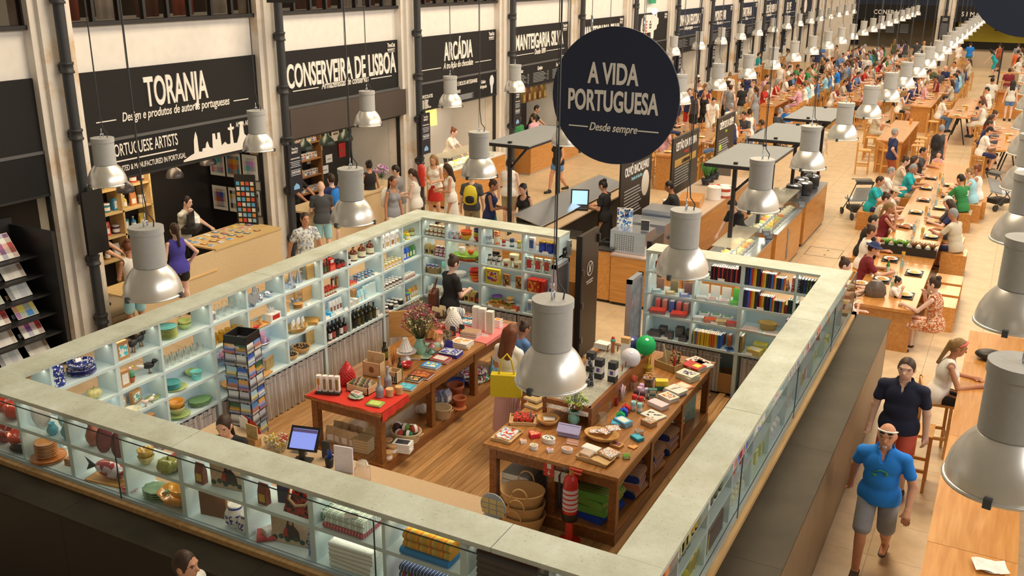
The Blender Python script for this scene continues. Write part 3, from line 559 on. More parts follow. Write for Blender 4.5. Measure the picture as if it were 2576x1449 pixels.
@kind
def k_beaker(r,h): return [('cup_body',MB().lathe([(r*.8,0),(r*.9,h*.3),(r,h),(r*.93,h),(r*.85,h*.3),(1e-5,h*.1)],16))]
@kind
def k_goblet(r,h): return [('bowl_of_glass',MB().lathe([(.006,h*.45),(r*.8,h*.58),(r,h*.8),(r*.85,h),(r*.8,h),(r*.93,h*.8),(.004,h*.5)],14)),('stem',MB().lathe([(r*.75,0),(r*.7,.004),(.006,.01),(.005,h*.46)],14))]
@kind
def k_book(w,d,h): return [('cover',MB().box(-w/2,w/2,-d/2,d/2,0,h)),('pages',MB().box(-w/2+.002,w/2-.002,-d/2+.004,d/2+.001,.003,h+.0015))]
@kind
def k_flat(w,d,h): return [('cover',MB().box(-w/2,w/2,-d/2,d/2,h-.004,h).box(-w/2,w/2,-d/2,d/2,0,.004).box(-w/2,-w/2+.004,-d/2,d/2,0,h)),('pages',MB().box(-w/2+.003,w/2-.004,-d/2+.004,d/2-.004,.004,h-.004)),('cover_print',MB().box(-w*.36,w*.36,-d*.36,d*.36,h,h+.001))]
@kind
def k_tag(w=.07): return [('card',MB().add([(-w/2,-.012,0),(w/2,-.012,0),(w/2,.004,.04),(-w/2,.004,.04),(-w/2,.02,0),(w/2,.02,0)],[(0,1,2,3),(3,2,5,4),(0,3,4),(1,5,2)]))]
@kind
def k_fold(w,d,h):
    p=[]
    for i in range(9): a=-math.pi/2-math.pi*i/8; p.append((-d/2+h/2+h/2*math.cos(a),h/2+h/2*math.sin(a)))
    p+=[(d/2,h*.97),(d/2+.006,h*.6),(d/2-.004,h*.5),(d/2+.006,h*.3),(d/2,.004)]
    m=Matrix(((0,0,1,0),(1,0,0,0),(0,1,0,0),(0,0,0,1)))
    return [('folded_cloth',MB().prism(p,-w/2,w/2,M=m,sm=True))]
@kind
def k_basket(r,h,rows=5):
    pr=[]; 
    for i in range(rows+1): pr+=[(r*(.72+.28*i/rows),h*i/rows),(r*(.74+.28*i/rows),h*(i+.45)/rows)]
    pr=pr[:-1]; pr+=[(r*.94,h),(r*.68,.02),(1e-5,.02)]
    b=MB().lathe(pr,20,sy=.8); hd=MB()
    for s in (-1,1): hd.tube([(r*.35*math.cos(a)*1.,s*r*.8,h+r*.45*math.sin(a)) for a in [math.pi*i/8 for i in range(9)]],.009,6)
    return [('basket_body',b),('handle',hd)]
@kind
def k_lowbasket(r,h):
    pr=[]
    for i in range(5): pr+=[(r*(.8+.2*i/4),h*i/4.4),(r*(.82+.2*i/4),h*(i+.5)/4.4)]
    pr+=[(r*.92,h),(r*.7,.02),(1e-5,.02)]; b=MB().lathe(pr,22,sy=.8); hd=MB()
    for s in (-1,1): hd.tube([(s*r*(1+.18*math.sin(a)),r*.22*math.cos(a),h*.8+r*.12*math.sin(a)) for a in [math.pi*i/6 for i in range(7)]],.009,6)
    return [('basket_body',b),('handle',hd)]
@kind
def k_tray(w,d,h):
    b=MB().box(-w/2,w/2,-d/2,d/2,0,.006)
    for s in (-1,1):
        b.add([(s*w/2,-d/2,0),(s*w/2,d/2,0),(s*(w/2+.02),d/2+.015,h),(s*(w/2+.02),-d/2-.015,h),(s*(w/2-.006),-d/2,0),(s*(w/2-.006),d/2,0),(s*(w/2+.012),d/2+.01,h),(s*(w/2+.012),-d/2-.01,h)],[(0,1,2,3),(4,7,6,5),(3,2,6,7)])
        pts=[(-w/2,0),(w/2,0)]+[(w/2+.02-(w+.04)*i/10,h*(1+.35*math.sin(math.pi*i/10)**2+.1*math.cos(i*2.5))) for i in range(11)]
        b.prism(pts,-.004,.004,M=Matrix.Translation((0,s*(d/2+.004),0))@Matrix.Rotation(math.pi/2,4,'X'))
    return [('tray',b)]
@kind
def k_canvas(w,h,t=.025): return [('stretcher',MB().box(-w/2,w/2,-t/2,t/2,0,h)),('picture',MB().box(-w*.485,w*.485,-t/2-.002,-t/2,h*.02,h*.98))]
@kind
def k_pumpkin(r,h): return [('pot',MB().lathe([(r*.5,0),(r*.9,h*.2),(r,h*.42),(r*.85,h*.66),(r*.3,h*.76),(1e-5,h*.74)],40,wob=(.06,9))),('stem',MB().tube([(0,0,h*.7),(.004,0,h*.88),(.012,.004,h)],[.012,.007,.009],6))]
@kind
def k_heartbox(w,h): return [('box_body',MB().prism(heart(w*.97),0,h*.6)),('lid',MB().prism(heart(w),h*.55,h)),('painted_top',MB().prism(heart(w*.8),h,h+.001))]
@kind
def k_ovalbox(a,b,h): return [('box_body',MB().prism(oval(a*.97,b*.97),0,h*.6,sm=True)),('lid',MB().prism(oval(a,b),h*.55,h,sm=True)),('painted_top',MB().prism(oval(a*.85,b*.85),h,h+.001))]
@kind
def k_bird(s):
    b=MB().ball((0,0,s*.55),s*.3,sc=(.62,1.25,.75)).ball((0,-s*.38,s*.78),s*.16); b.tube([(0,-s*.3,s*.7),(0,-s*.38,s*.78)],s*.13)
    return [('body',b),('tail',MB().tube([(0,s*.3,s*.55),(0,s*.75,s*.68)],[s*.14,s*.05],6)),('beak',MB().tube([(0,-s*.5,s*.78),(0,-s*.66,s*.75)],[s*.05,.001],5)),('leg',MB().tube([(s*.08,0,s*.35),(s*.08,-s*.05,0)],s*.03,5).tube([(-s*.08,0,s*.35),(-s*.08,-s*.05,0)],s*.03,5).tube([(s*.08,-s*.15,.004),(s*.08,.05*s,.004)],s*.025,4).tube([(-s*.08,-s*.15,.004),(-s*.08,.05*s,.004)],s*.025,4))]
@kind
def k_vase(r,h): return [('vase',MB().lathe([(r*.55,0),(r*.95,h*.25),(r,h*.45),(r*.7,h*.72),(r*.45,h*.85),(r*.6,h),(r*.52,h),(r*.38,h*.84),(1e-5,h*.5)],18))]
@kind
def k_round_pot(r,h): return [('pot_body',MB().lathe([(r*.6,0),(r*.95,h*.25),(r,h*.45),(r*.85,h*.7),(r*.62,h*.84),(r*.62,h),(r*.55,h),(r*.55,h*.8),(1e-5,h*.4)],18)),('blue_band',MB().lathe([(r*.64,h*.84),(r*.64,h*.93)],18,caps=False)),('painted_flowers',MB().lathe([(r*.957,h*.25),(r*1.007,h*.45),(r*.9,h*.64)],18,caps=False))]
@kind
def k_jug(r,h): return [('jug_body',MB().lathe([(r*.95,0),(r,h*.1),(r*.85,h*.6),(r*.9,h),(r*.83,h),(r*.78,h*.6),(1e-5,h*.2)],18)),('handle',MB().tube([(r*.85,0,h*.85),(r*1.55,0,h*.8),(r*1.5,0,h*.4),(r*.9,0,h*.25)],r*.13,6))]
@kind
def k_cone(r,h): return [('cone_body',MB().lathe([(r,0),(r*.95,h*.08),(r*.2,h*.85),(r*.12,h)],14)),('handle',MB().tube([(r*.8,0,h*.2),(r*1.3,0,h*.4),(r*1.1,0,h*.6),(r*.45,0,h*.6)],.006,5))]
@kind
def k_bucket(r,h): return [('bucket_body',MB().lathe([(r*.72,0),(r,h),(r*1.04,h),(r*.96,h*.97),(r*.68,.01),(1e-5,.01)],18)),('handle',MB().tube([(r*math.cos(a),-.02+r*.5*math.sin(a)*-1,h-.01-.03*math.sin(a)) for a in [math.pi*i/8 for i in range(9)]],.004,5))]
@kind
def k_yarn(r): return [('ball_of_yarn',MB().ball((0,0,r),r,n=14,sc=(1.1,1,1))),('paper_band',MB().lathe([(r*1.03,-.02),(r*1.03,.02)],14,(0,0,r),caps=False,M=Matrix.Translation((0,0,r))@Matrix.Rotation(math.pi/2,4,'Y')@Matrix.Translation((0,0,-r))))]
@kind
def k_spool(r,h): return [('thread',MB().lathe([(r*.9,0),(r,.006),(r,h-.006),(r*.85,h),(r*.3,h),(r*.3,h*.9),(1e-5,h*.9)],14)),('paper_band',MB().lathe([(r+.0015,h*.2),(r+.0015,h*.55)],14,caps=False))]
@kind
def k_sticks(r,h,n=10):
    b=MB(); q=random.Random(n)
    for i in range(n):
        a=q.random()*6.3; e=q.random()*r*.6; b.tube([(e*.4*math.cos(a),e*.4*math.sin(a),.01),(r*1.3*math.cos(a)*q.random(),r*1.3*math.sin(a)*q.random(),h*(.8+.3*q.random()))],.006,5)
    return [('sticks',b)]
@kind
def k_pot(r,h): return [('pot',MB().lathe([(r*.68,0),(r*.9,h*.72),(r,h*.74),(r,h),(r*.9,h),(r*.85,h*.75),(r*.6,.02),(1e-5,.02)],18))]
@kind
def k_mould(w,h): return [('heart_rim',MB().prism(heart(w),0,h)),('base',MB().prism(heart(w*.9),h,h+.001))]
CATS=dict(jar='jar',bottle='bottle',flask='bottle',tin='tin',tub='tub',box='box',pack='packet',bowl='bowl',lobed='bowl',plate='plate',leafplate='plate',cup='cup',beaker='glass',goblet='glass',book='book',flat='book',tag='price card',fold='textile',basket='basket',lowbasket='basket',tray='tray',canvas='picture',pumpkin='pot',heartbox='box',ovalbox='box',bird='figurine',vase='vase',round_pot='vase',jug='jug',cone='funnel',bucket='bucket',yarn='yarn',spool='thread',sticks='sticks',pot='flowerpot',mould='mould')
NAMES=dict(flask='liquor_bottle',pack='packet',lobed='pumpkin_bowl',leafplate='leaf_plate',flat='book',fold='folded_textile',lowbasket='basket',canvas='picture_canvas',pumpkin='pumpkin_pot',heartbox='heart_box',ovalbox='oval_box',tag='price_card',beaker='drinking_glass',goblet='wine_glass',round_pot='painted_vase',cone='tin_funnel',sticks='wooden_sticks',pot='flowerpot',mould='heart_mould',yarn='yarn_ball',spool='thread_spool',bird='bird_figurine')
SUBP=('paper_label','printed_front','cover_print','painted_top','blue_band','painted_flowers','paper_band','picture'); PAPER=M('efe6d6',.7); TAGM=M('f1e9da',.6)
def put(k,pm,mats,loc,label,rz=0,group=None,rot=None,cat=None,name=None,sc=None):
    if not isinstance(pm,tuple): pm=(pm,)
    key=(k,)+pm
    if key not in MESH: MESH[key]=[(n,b.mesh(n)) for n,b in K[k](*pm)]
    parts=MESH[key]; mats=mats if isinstance(mats,(list,tuple)) else [mats]; nm=name or NAMES.get(k,k); cat=cat or CATS[k]
    if len(parts)==1: return O(nm,parts[0][1],mats[0],None,loc,rz,rot,label,cat,group,scale=sc)
    t=T(nm,label,cat,loc,rz,group,rot=rot,scale=sc)
    for i,(n,me) in enumerate(parts):
        o=O(n,me,mats[min(i,len(mats)-1)],f if n in SUBP else t); f=f if i else o
    return t
def wp(w,a,d): return {'L':(XL-d,a),'F':(a,YF+d),'N':(a,YNo+d),'R':(XRo-d,a)}[w]
WR={'L':90,'F':0,'N':0,'R':90}
def it(w,z,a,d,k,pm,mats,label,rz=0,dz=0,**kw):
    x,y=wp(w,a,d); 'sc' in kw or kw.setdefault('sc',1.14 if k in('jar','bottle','flask','pack','tub') else 1.)
    return put(k,pm,mats,(x,y,z+dz+.001),label,WR[w]+rz,**kw)
def row(w,z,a0,a1,n,ds,k,pm,ml,stem,dz=0,rz=0,group=None):
    """n pieces per rank between a0 and a1; ds = depths of the ranks; ml = list of material sets, cycled"""
    ds=ds if isinstance(ds,(list,tuple)) else [ds]; q=0
    for j,d in enumerate(ds):
        for i in range(n):
            a=(a0+a1)/2 if n==1 else a0+(a1-a0)*i/(n-1)
            rk='' if len(ds)==1 else (', front row',', row behind the front',', back row')[j if len(ds)>2 else 2*j]
            if n==1 and not rk: lab=stem
            else: lab=stem+', '+ordn(i,n)+((' from the left' if ordn(i,n) not in('leftmost','rightmost') else '') if n>1 else '')+rk
            it(w,z,a,d,k,pm,ml[q%len(ml)],lab.replace(', only',''),rz=rz+random.uniform(-4,4),dz=dz,group=group or stem); q+=1
def stack(w,z,a,d,n,k,pm,ml,step,stem,rz=0,jit=0,group=None):
    x,y=wp(w,a,d) if w else (a,d)
    for i in range(n):
        pos='topmost of the stack' if i==n-1 else 'bottom of the stack' if i==0 else ORD[i]+' up the stack'
        put(k,pm,ml[i%len(ml)],(x,y,z+.001+step*i),stem+(', '+pos if n>1 else ''),(WR[w] if w else 0)+rz+random.uniform(-jit,jit),group=stem)
def px(u,v,z,k,pm,mats,label,rz=0,dz=0,**kw): p=gz(u,v,z); return put(k,pm,mats,(p.x,p.y,z+dz+.001),label,rz,**kw)
G_=lambda h,a=.35:glass(h,a,.05)
# ================= goods on the shelves =================
Z3,Z2,Z1,Z0=SZ
gl=.25
TQ=M('62ae98',.3,coat=.5); TQD=M('4c9a86',.3,coat=.5); YG=M('bab65e',.35,coat=.5); LG=M('a8b260',.35,coat=.5); PUMP=M('c9b46a',.4,coat=.4,var=.2); ORG=M('e0922c',.35,coat=.5); COB=speckle(['24306e','33438c','e8e2d4','1e2658'],26,.25); NAVY=M('232a5c',.25,coat=.6)
GRN=M('7a8c58',.4,coat=.4); CREAMC=M('e6d3a4',.4,coat=.4); KRAFT=M('b9814a',.8); TERR=M('b5602f',.7); WHT=M('efe8da',.5); BLK=M('211d1a',.4); RED=M('c22a1c',.35,coat=.4); DRED=M('7e2018',.4); TINM=M('c9c4ba',.25,me=.9); WOODL=wood('c98a45','dca35c',0,3,.5); GOLD=M('c79a3a',.35,me=.5); GLS=glass('eef2ea',.10,.03); AMB=glass('e0b03a',.55,.05); DGL=M('16130f',.15,spec=.6); BRW=M('6b2f16',.2,spec=.6); HON=M('d9a02e',.25); OLI=M('2c2b14',.15,spec=.6)
# --- left wall ---
it('L',Z0,6.08,.13,'jug',(.085,.2),[COB,COB],'cobalt blue and white patterned jug on the top left shelf',rz=20)
stack('L',Z0,6.42,.17,4,'plate',(.155,),[[COB],[NAVY],[NAVY],[COB]],.016,'cobalt blue patterned dinner plate beside the jug')
it('L',Z0,6.42,.17,'bowl',(.15,.06),COB,'wide cobalt blue patterned bowl on top of the blue plates',dz=.075); it('L',Z0,6.42,.2,'tag',(.07,),TAGM,'white price card inside the cobalt blue bowl',dz=.13)
stack('L',Z1,6.25,.15,2,'lobed',(.075,.06),[[PUMP],[ORG]],.045,'small orange pumpkin shaped bowl on the second left shelf'); it('L',Z1,6.52,.15,'pumpkin',(.085,.14),[PUMP,LG],'yellow and green pumpkin lidded pot on the second left shelf')
it('L',Z0,6.92,.1,'box',(.16,.06,.21),[KRAFT,speckle(['4fb5a8','efe8da','efe8da'],14)],'kraft gift box printed with a turquoise bird, top shelf')
it('L',Z0,7.12,.14,'bird',(.2,),[BLK,BLK,BLK,M('8a5a2c')],'black swallow figurine nearest the kraft bird box',rz=-70); it('L',Z0,7.28,.2,'bird',(.2,),[BLK,BLK,BLK,M('8a5a2c')],'black swallow figurine behind the first one, top shelf',rz=110)
it('L',Z1,6.9,.1,'box',(.12,.06,.2),[KRAFT,WHT],'kraft cactus gift box with white label, second shelf')
px_=it('L',Z1,7.02,.12,'pot',(.045,.07),TERR,'small terracotta pot holding a green ceramic cactus'); 
t=T('ceramic_cactus','green ceramic cactus with a pink flower in a terracotta pot','figurine',(*wp('L',7.02,.12),Z1+.062)); O('cactus_body',MB().ball((0,0,.05),.045,sc=(1,1,1.25)),M('5f9a6a',.4),t); O('flower',MB().ball((0,0,.11),.025),M('f0b9a8',.5),t); O('bud',MB().ball((.02,.02,.135),.014),M('e2c03a',.5),t)
it('L',Z1,7.3,.14,'bird',(.19,),[BLK,WHT,BLK,M('8a5a2c')],'black and white magpie figurine on the second shelf',rz=60)
for a,d,r in ((6.88,.2,'left'),(7.14,.24,'right')): it('L',Z2,a,d,'box',(.17,.05,.16),[KRAFT,speckle(['5f9a78','e6dcc8','e6dcc8'],22)],'kraft box with green tree print, %s one of the pair'%r,rz=15)
it('L',Z2,6.93,.06,'lobed',(.1,.05),CREAMC,'cream and green half-gourd bowl on the third shelf'); it('L',Z2,7.3,.14,'leafplate',(.075,),YG,'yellow-green leaf dish on the third shelf'); it('L',Z2,7.12,.05,'bird',(.11,),[M('e2bca0'),M('e2bca0'),ORG,M('b06a3a')],'small pink bird figurine in front of the leaf dish',rz=-90); it('L',Z2,7.22,.06,'bird',(.11,),[WHT,WHT,ORG,M('b06a3a')],'small white bird figurine in front of the leaf dish',rz=100)
for a in (7.0,7.2): it('L',Z3,a,.16,'box',(.18,.1,.2),[KRAFT,WHT],'kraft gift box on the lowest left shelf, %s one'%('nearer' if a<7.1 else 'farther'))
stack('L',Z0,7.66,.17,8,'plate',(.125,),[[YG]]*7+[[TQ]],.017,'yellow-green plate under the turquoise one on the top shelf'); stack('L',Z0,7.97,.2,2,'bowl',(.085,.075),[[LG],[YG]],.045,'light green bowl beside the plate stack')
row('L',Z1,7.52,8.1,6,(.1,.2),'beaker',(.036,.11),[[GLS]],'clear drinking glass on the second left shelf')
stack('L',Z2,7.66,.15,1,'plate',(.15,),[[YG]],.01,'large yellow-green plate under the turquoise plates'); stack('L',Z2+.012,7.62,.16,5,'plate',(.115,),[[TQD],[TQ]],.016,'turquoise plate on the third left shelf')
it('L',Z2,8.0,.12,'bucket',(.075,.11),[M('7cc4a8',.4),TINM],'turquoise ceramic bucket with wire handle on third shelf'); it('L',Z2,8.05,.25,'bowl',(.09,.07),YG,'yellow-green bowl behind the turquoise bucket'); 
stack('L',Z3,7.66,.14,2,'plate',(.15,),[[LG]],.016,'light green plate under the gourd bowls'); stack('L',Z3+.03,7.66,.16,2,'bowl',(.11,.1),[[M('b9a86a',.45)],[ORG]],.075,'round gourd-coloured bowl on the lowest shelf'); stack('L',Z3,8.05,.16,4,'leafplate',(.12,),[[GRN],[M('7d9a58',.4)]],.014,'dark green leaf platter on the lowest shelf',jit=20)
it('L',Z0,8.33,.08,'box',(.06,.06,.13),[WHT,M('8a8480')],'small white carton beside the wine glasses on the top shelf')
row('L',Z0,8.42,8.82,4,(.1,.22),'goblet',(.035,.14),[[GLS,GLS]],'clear wine glass on the top shelf above the postcards'); row('L',Z1,8.35,8.82,5,(.12,.22),'beaker',(.04,.1),[[AMB]],'amber yellow tumbler on the second shelf by the postcard stand')
it('L',Z2,8.55,.16,'bucket',(.13,.12),[TINM,TINM],'tin bucket of pink packets behind the postcard stand'); 
for i in range(4): it('L',Z2,8.47+.05*i,.14+.03*(i%2),'pack',(.06,.02,.12),[M('c98a8a',.6,var=.2),M('a05a6a')],'pink printed packet in the tin bucket, %s'%ORD[i],dz=.06,rz=20*i)
it('L',Z3,8.6,.16,'bowl',(.13,.08),WOODL,'wooden bowl on the lowest shelf behind the postcard stand')
it('L',Z0,9.03,.1,'mould',(.2,.09),[TINM,TINM],'heart shaped tin cake mould on the top shelf',rot=(math.radians(80),0,math.radians(80)),dz=.09)
it('L',Z0,9.24,.2,'cone',(.06,.26),[TINM,TINM],'tall tin funnel beside the heart mould'); it('L',Z0,9.2,.08,'beaker',(.045,.09),TINM,'small tin candlestick in front of the tall funnel'); it('L',Z0,9.42,.12,'bowl',(.07,.06),TINM,'small tin teapot body on the top shelf')
stack('L',Z1,9.12,.12,1,'tray',(.2,.34,.02),[[WOODL]],.1,'wooden tray of toys on the second shelf',rz=90)
for i in range(6): it('L',Z1,9.0+.06*i,.08+.06*(i%3),'beaker',(.022,.05),WOODL,'little turned wooden cup on the toy tray, %s from the left'%ORD[i],dz=.01,group='little wooden cups')
it('L',Z1,9.06,.05,'lobed',(.05,.03),RED,'coil of red ribbon on the wooden toy tray',dz=.01); it('L',Z1,9.45,.1,'box',(.2,.12,.1),[WHT,RED],'white and red carton of wooden pens on the second shelf'); it('L',Z1,9.45,.12,'sticks',(.06,.17,14),M('d9c9b0'),'bundle of pale pens standing in the white carton')
it('L',Z2,9.2,.15,'bowl',(.16,.1),TINM,'wide tin bowl of pink packets on the third shelf')
for i in range(6): it('L',Z2,9.1+.045*i,.1+.05*(i%3),'pack',(.07,.02,.11),[M('d5a0a4',.6,var=.2),M('9a5a70')],'pink printed packet in the wide tin bowl, %s from the left'%ORD[i],dz=.06,rz=25*i,group='pink packets in the tin bowl')
it('L',Z3,9.1,.12,'flat',(.36,.24,.02),[WOODL,WOODL,WOODL],'wooden cutting board under the tin cutters',rz=10,cat='board',name='cutting_board'); it('L',Z3,9.1,.12,'cone',(.05,.09),[TINM,TINM],'star shaped tin cutter on the wooden board',dz=.02); it('L',Z3,8.9,.08,'bowl',(.05,.03),TINM,'round tin ladle on the wooden board',dz=.02); it('L',Z3,9.36,.15,'canvas',(.24,.17),[KRAFT,M('b08a4c',.7,var=.3,sc=12)],'brown photograph card of children on the lowest shelf',rz=15)
it('L',Z0,9.8,.14,'bucket',(.06,.11),[TINM,TINM],'tin bucket of wooden spoons on the top shelf'); it('L',Z0,9.8,.14,'sticks',(.045,.2,12),M('c99a55'),'bundle of wooden spoons in the tin bucket'); it('L',Z0,9.97,.2,'cone',(.06,.2),[TINM,TINM],'tin oil can cone, left one of the pair'); it('L',Z0,10.12,.17,'cone',(.06,.24),[TINM,TINM],'tin oil can cone, right one of the pair'); it('L',Z0,10.33,.14,'canvas',(.16,.22),[M('a5793c',.8),M('b98a48',.8,var=.2)],'woven straw card with cord on the top shelf'); it('L',Z0,9.85,.05,'box',(.06,.04,.04),[TINM,TINM],'small tin grater lying on the top shelf')
it('L',Z1,9.75,.14,'box',(.1,.06,.16),[WOODL,WOODL],'brown wooden rack left of the wooden rings'); stack('L',Z1,9.98,.1,3,'plate',(.075,),[[WOODL]],.024,'turned wooden ring on the second shelf'); it('L',Z1,10.05,.22,'bucket',(.055,.1),[TINM,TINM],'tin bucket of wooden sticks on the second shelf'); it('L',Z1,10.05,.22,'sticks',(.04,.19,10),M('c08a48'),'wooden sticks standing in the second shelf bucket'); it('L',Z1,10.3,.2,'canvas',(.2,.25,.015),[WOODL,WOODL],'arched wooden chopping board leaning on the second shelf'); it('L',Z1,10.15,.05,'tag',(.08,),TAGM,'price card before the wooden rings')
it('L',Z2,9.95,.13,'lowbasket',(.18,.07),[M('b98d4a',.8),M('b98d4a',.8)],'straw basket of wrapped soaps on the third shelf')
for i in range(5): it('L',Z2,9.84+.055*i,.1+.03*(i%2),'pack',(.05,.03,.13),[M('e8dcc0',.6),GOLD],'white and gold wrapped soap bar in the basket, %s from the left'%ORD[i],dz=.03,rz=15,group='wrapped soaps in the straw basket')
it('L',Z2,10.3,.16,'fold',(.24,.24,.05),M('c08a40',.9),'folded brown leather cloth on the third shelf',rz=30)
for a,d,r in ((9.78,.12,.11),(10.05,.15,.14)): 
    it('L',Z3,a,d,'bowl',(r,r*.7),WOODL,'%s wooden bowl of dark olives on the lowest shelf'%('smaller' if r<.12 else 'larger')); b=MB(); q=random.Random(3)
    for i in range(34): e=r*.75*math.sqrt(q.random()); an=q.random()*6.3; b.ball((e*math.cos(an),e*math.sin(an),r*.62+.02*(1-e/r)),.014,n=6,k=4)
    x,y=wp('L',a,d); O('olives',b,M('1e1712',.3),None,(x,y,Z3+.001),label='heap of glossy dark olives in the %s wooden bowl'%('smaller' if r<.12 else 'larger'),cat='olives',kind='stuff')
it('L',Z3,10.34,.22,'canvas',(.2,.26,.012),[M('9a7038'),M('b58a4c',.8,var=.2)],'tall kraft card behind the larger olive bowl')
row('L',Z0,10.52,10.7,4,.12,'bottle',(.026,.19),[[M('7a2a14',.3),RED,M('3f6a34')],[M('5a1e10',.3),BLK,M('6a3018')]],'chilli sauce bottle on the top shelf'); it('L',Z0,10.8,.14,'box',(.14,.1,.1),[RED,M('e05a3a')],'red carton of tinned goods beside the chilli bottles'); it('L',Z0,10.8,.14,'box',(.1,.08,.08),[RED,WHT],'smaller red carton stacked on top of the red one',dz=.102); row('L',Z0,10.93,11.02,2,(.1,.18),'jar',(.04,.09),[[M('5a1e14',.3),BLK,RED]],'dark red preserve jar on the top shelf')
row('L',Z1,10.52,10.8,6,(.07,.13,.19),'tin',(.02,.1),[[M('b5532c',.4),RED,M('e0c9a0')],[M('8a4a24',.4),RED,M('e0c9a0')]],'small red-capped spice tube on the second shelf'); row('L',Z1,10.88,10.98,2,.18,'box',(.05,.03,.18),[[M('5a2c1c'),M('d9b98a')],[M('8a4a2a'),GOLD]],'tall chocolate bar carton behind the spices')
row('L',Z2,10.52,10.66,2,(.08,.16),'box',(.07,.07,.06),[[M('3f9ac4',.5),WHT],[M('58b0d4',.5),WHT]],'bright blue soap carton on the third shelf'); row('L',Z2,10.75,10.98,4,.14,'pack',(.06,.03,.17),[[WHT,M('8a5038')]],'white packet with a brown figure on the third shelf'); row('L',Z2,10.55,11.0,3,.04,'tag',(.08,),[[TAGM]],'price card on the left third shelf edge')
row('L',Z3,10.53,10.98,6,(.08,.17),'bottle',(.032,.22),[[DGL,BLK,M('2a211c')],[DGL,M('5a1010'),WHT],[DGL,BLK,M('a8463c')]],'dark wine bottle on the lowest shelf'); it('L',Z3,10.6,.02,'flat',(.22,.05,.006),[PAPER,PAPER,M('d0b8a0')],'white card lying before the dark wine bottles',rz=0,cat='card',name='paper_card')
row('L',Z0,11.15,11.8,4,.14,'flask',(.055,.23),[[BRW,M('3a1a10'),M('e2cf9c')]],'brown liquor bottle with cream label on the top shelf'); it('L',Z0,11.14,.06,'bottle',(.03,.18),[DGL,BLK,WHT],'slim black bottle before the brown liquor bottles')
it('L',Z1,11.2,.12,'box',(.2,.16,.04),[RED,M('d9a05a')],'open red gift carton on the second shelf'); it('L',Z1,11.18,.22,'canvas',(.2,.15,.01),[KRAFT,KRAFT],'raised kraft lid behind the open red carton'); row('L',Z1,11.42,11.78,5,(.09,.16),'tin',(.028,.085),[[M('4a86a8',.4),TINM,M('c9b090')],[M('5a9a8a',.4),TINM,M('d8c8a8')],[M('35628a',.4),TINM,M('b98a70')]],'small blue printed tin on the second shelf'); it('L',Z1,11.8,.04,'tag',(.08,),TAGM,'price card before the small blue tins')
row('L',Z2,11.14,11.28,2,(.08,.16),'box',(.08,.08,.09),[[M('e8dcc4'),M('d0b890')]],'cream candle carton on the third shelf'); row('L',Z2,11.4,11.56,3,(.1,.17),'pack',(.06,.05,.13),[[M('9cc4d8',.6),WHT],[M('b8d4e0',.6),WHT]],'pale blue salt packet on the third shelf'); it('L',Z2,11.36,.17,'box',(.1,.08,.2),[KRAFT,KRAFT],'tall kraft carton between candles and salt packets'); row('L',Z2,11.66,11.86,3,.16,'canvas',(.11,.18,.015),[[M('c4d8dc'),M('d8e4e2')]],'pale blue printed card packet on the third shelf',rz=-20)
row('L',Z3,11.13,11.75,7,(.08,.17),'bottle',(.034,.24),[[OLI,BLK,M('3a3a1c')],[DGL,BLK,M('1e1e1e')],[OLI,GOLD,M('5a4a20')]],'dark olive oil bottle on the lowest shelf'); it('L',Z3,11.84,.1,'jar',(.05,.13),[M('c9b896'),TINM,WHT],'pale jar right of the olive oil bottles'); it('L',Z3,11.86,.03,'tag',(.13,),TAGM,'long white card before the olive oil bottles')
row('L',Z0,12.05,12.48,4,(.1,.18),'pack',(.09,.05,.17),[[M('efe4cc',.6),M('a8643a')],[M('efe4cc',.6),M('c9a05a')]],'white coffee bag with a round brown label on top shelf')
row('L',Z1,12.03,12.5,6,(.07,.14,.21),'jar',(.032,.085),[[HON,M('e0d0a0'),M('efe2bc')]],'golden honey jar with cream lid on second shelf')
row('L',Z2,12.03,12.5,6,(.07,.14,.21),'jar',(.032,.085),[[M('3a1e14',.3),M('e8dcc0'),WHT]],'dark jam jar with cream lid on the third shelf')
row('L',Z3,12.08,12.5,4,(.07,.15,.22),'jar',(.036,.08),[[BLK,WHT,WHT],[M('2c2622'),WHT,BLK]],'black and white jar on the lowest shelf'); it('L',Z3,12.04,.06,'plate',(.06,),M('b5602c',.5),'small terracotta saucer at the lowest shelf end')
row('L',Z0,12.62,12.78,2,(.08,.16),'tin',(.04,.1),[[M('2f9a7a',.4),M('2f9a7a',.4),M('e8dcc0')],[M('e0c02c',.4),M('e0c02c',.4),WHT]],'green or yellow tea caddy on the top shelf near the corner'); row('L',Z0,12.85,13.02,2,.16,'jar',(.04,.1),[[M('7a6a30'),GOLD,M('d0c080')]],'olive coloured jar on the top shelf by the corner')
row('L',Z1,12.62,12.98,5,.12,'pack',(.07,.04,.17),[[RED,WHT],[M('2a4aa8',.5),WHT],[M('3a6ac0',.5),M('e0c040')],[M('3f7a3a',.5),M('e6d9a0')],[M('5a8a4a',.5),WHT]],'coloured rice packet on the second shelf near the corner')
row('L',Z2,12.62,12.9,5,(.07,.14),'jar',(.03,.07),[[M('d9c4a0'),M('e8dcc8'),M('c08a7a')]],'small cream pate jar on the third shelf near the corner')
row('L',Z3,12.62,12.76,3,(.08,.16),'box',(.05,.07,.12),[[M('c23a24'),M('e0c040')],[M('2f6fb0'),WHT],[M('7aa83a'),M('e8dcc0')]],'red blue or green carton on the lowest shelf near the corner'); row('L',Z3,12.84,13.04,4,.12,'pack',(.06,.04,.15),[[M('d9a04a',.6),WHT],[M('c98a3a',.6),WHT]],'amber spice packet on the lowest shelf by the corner')
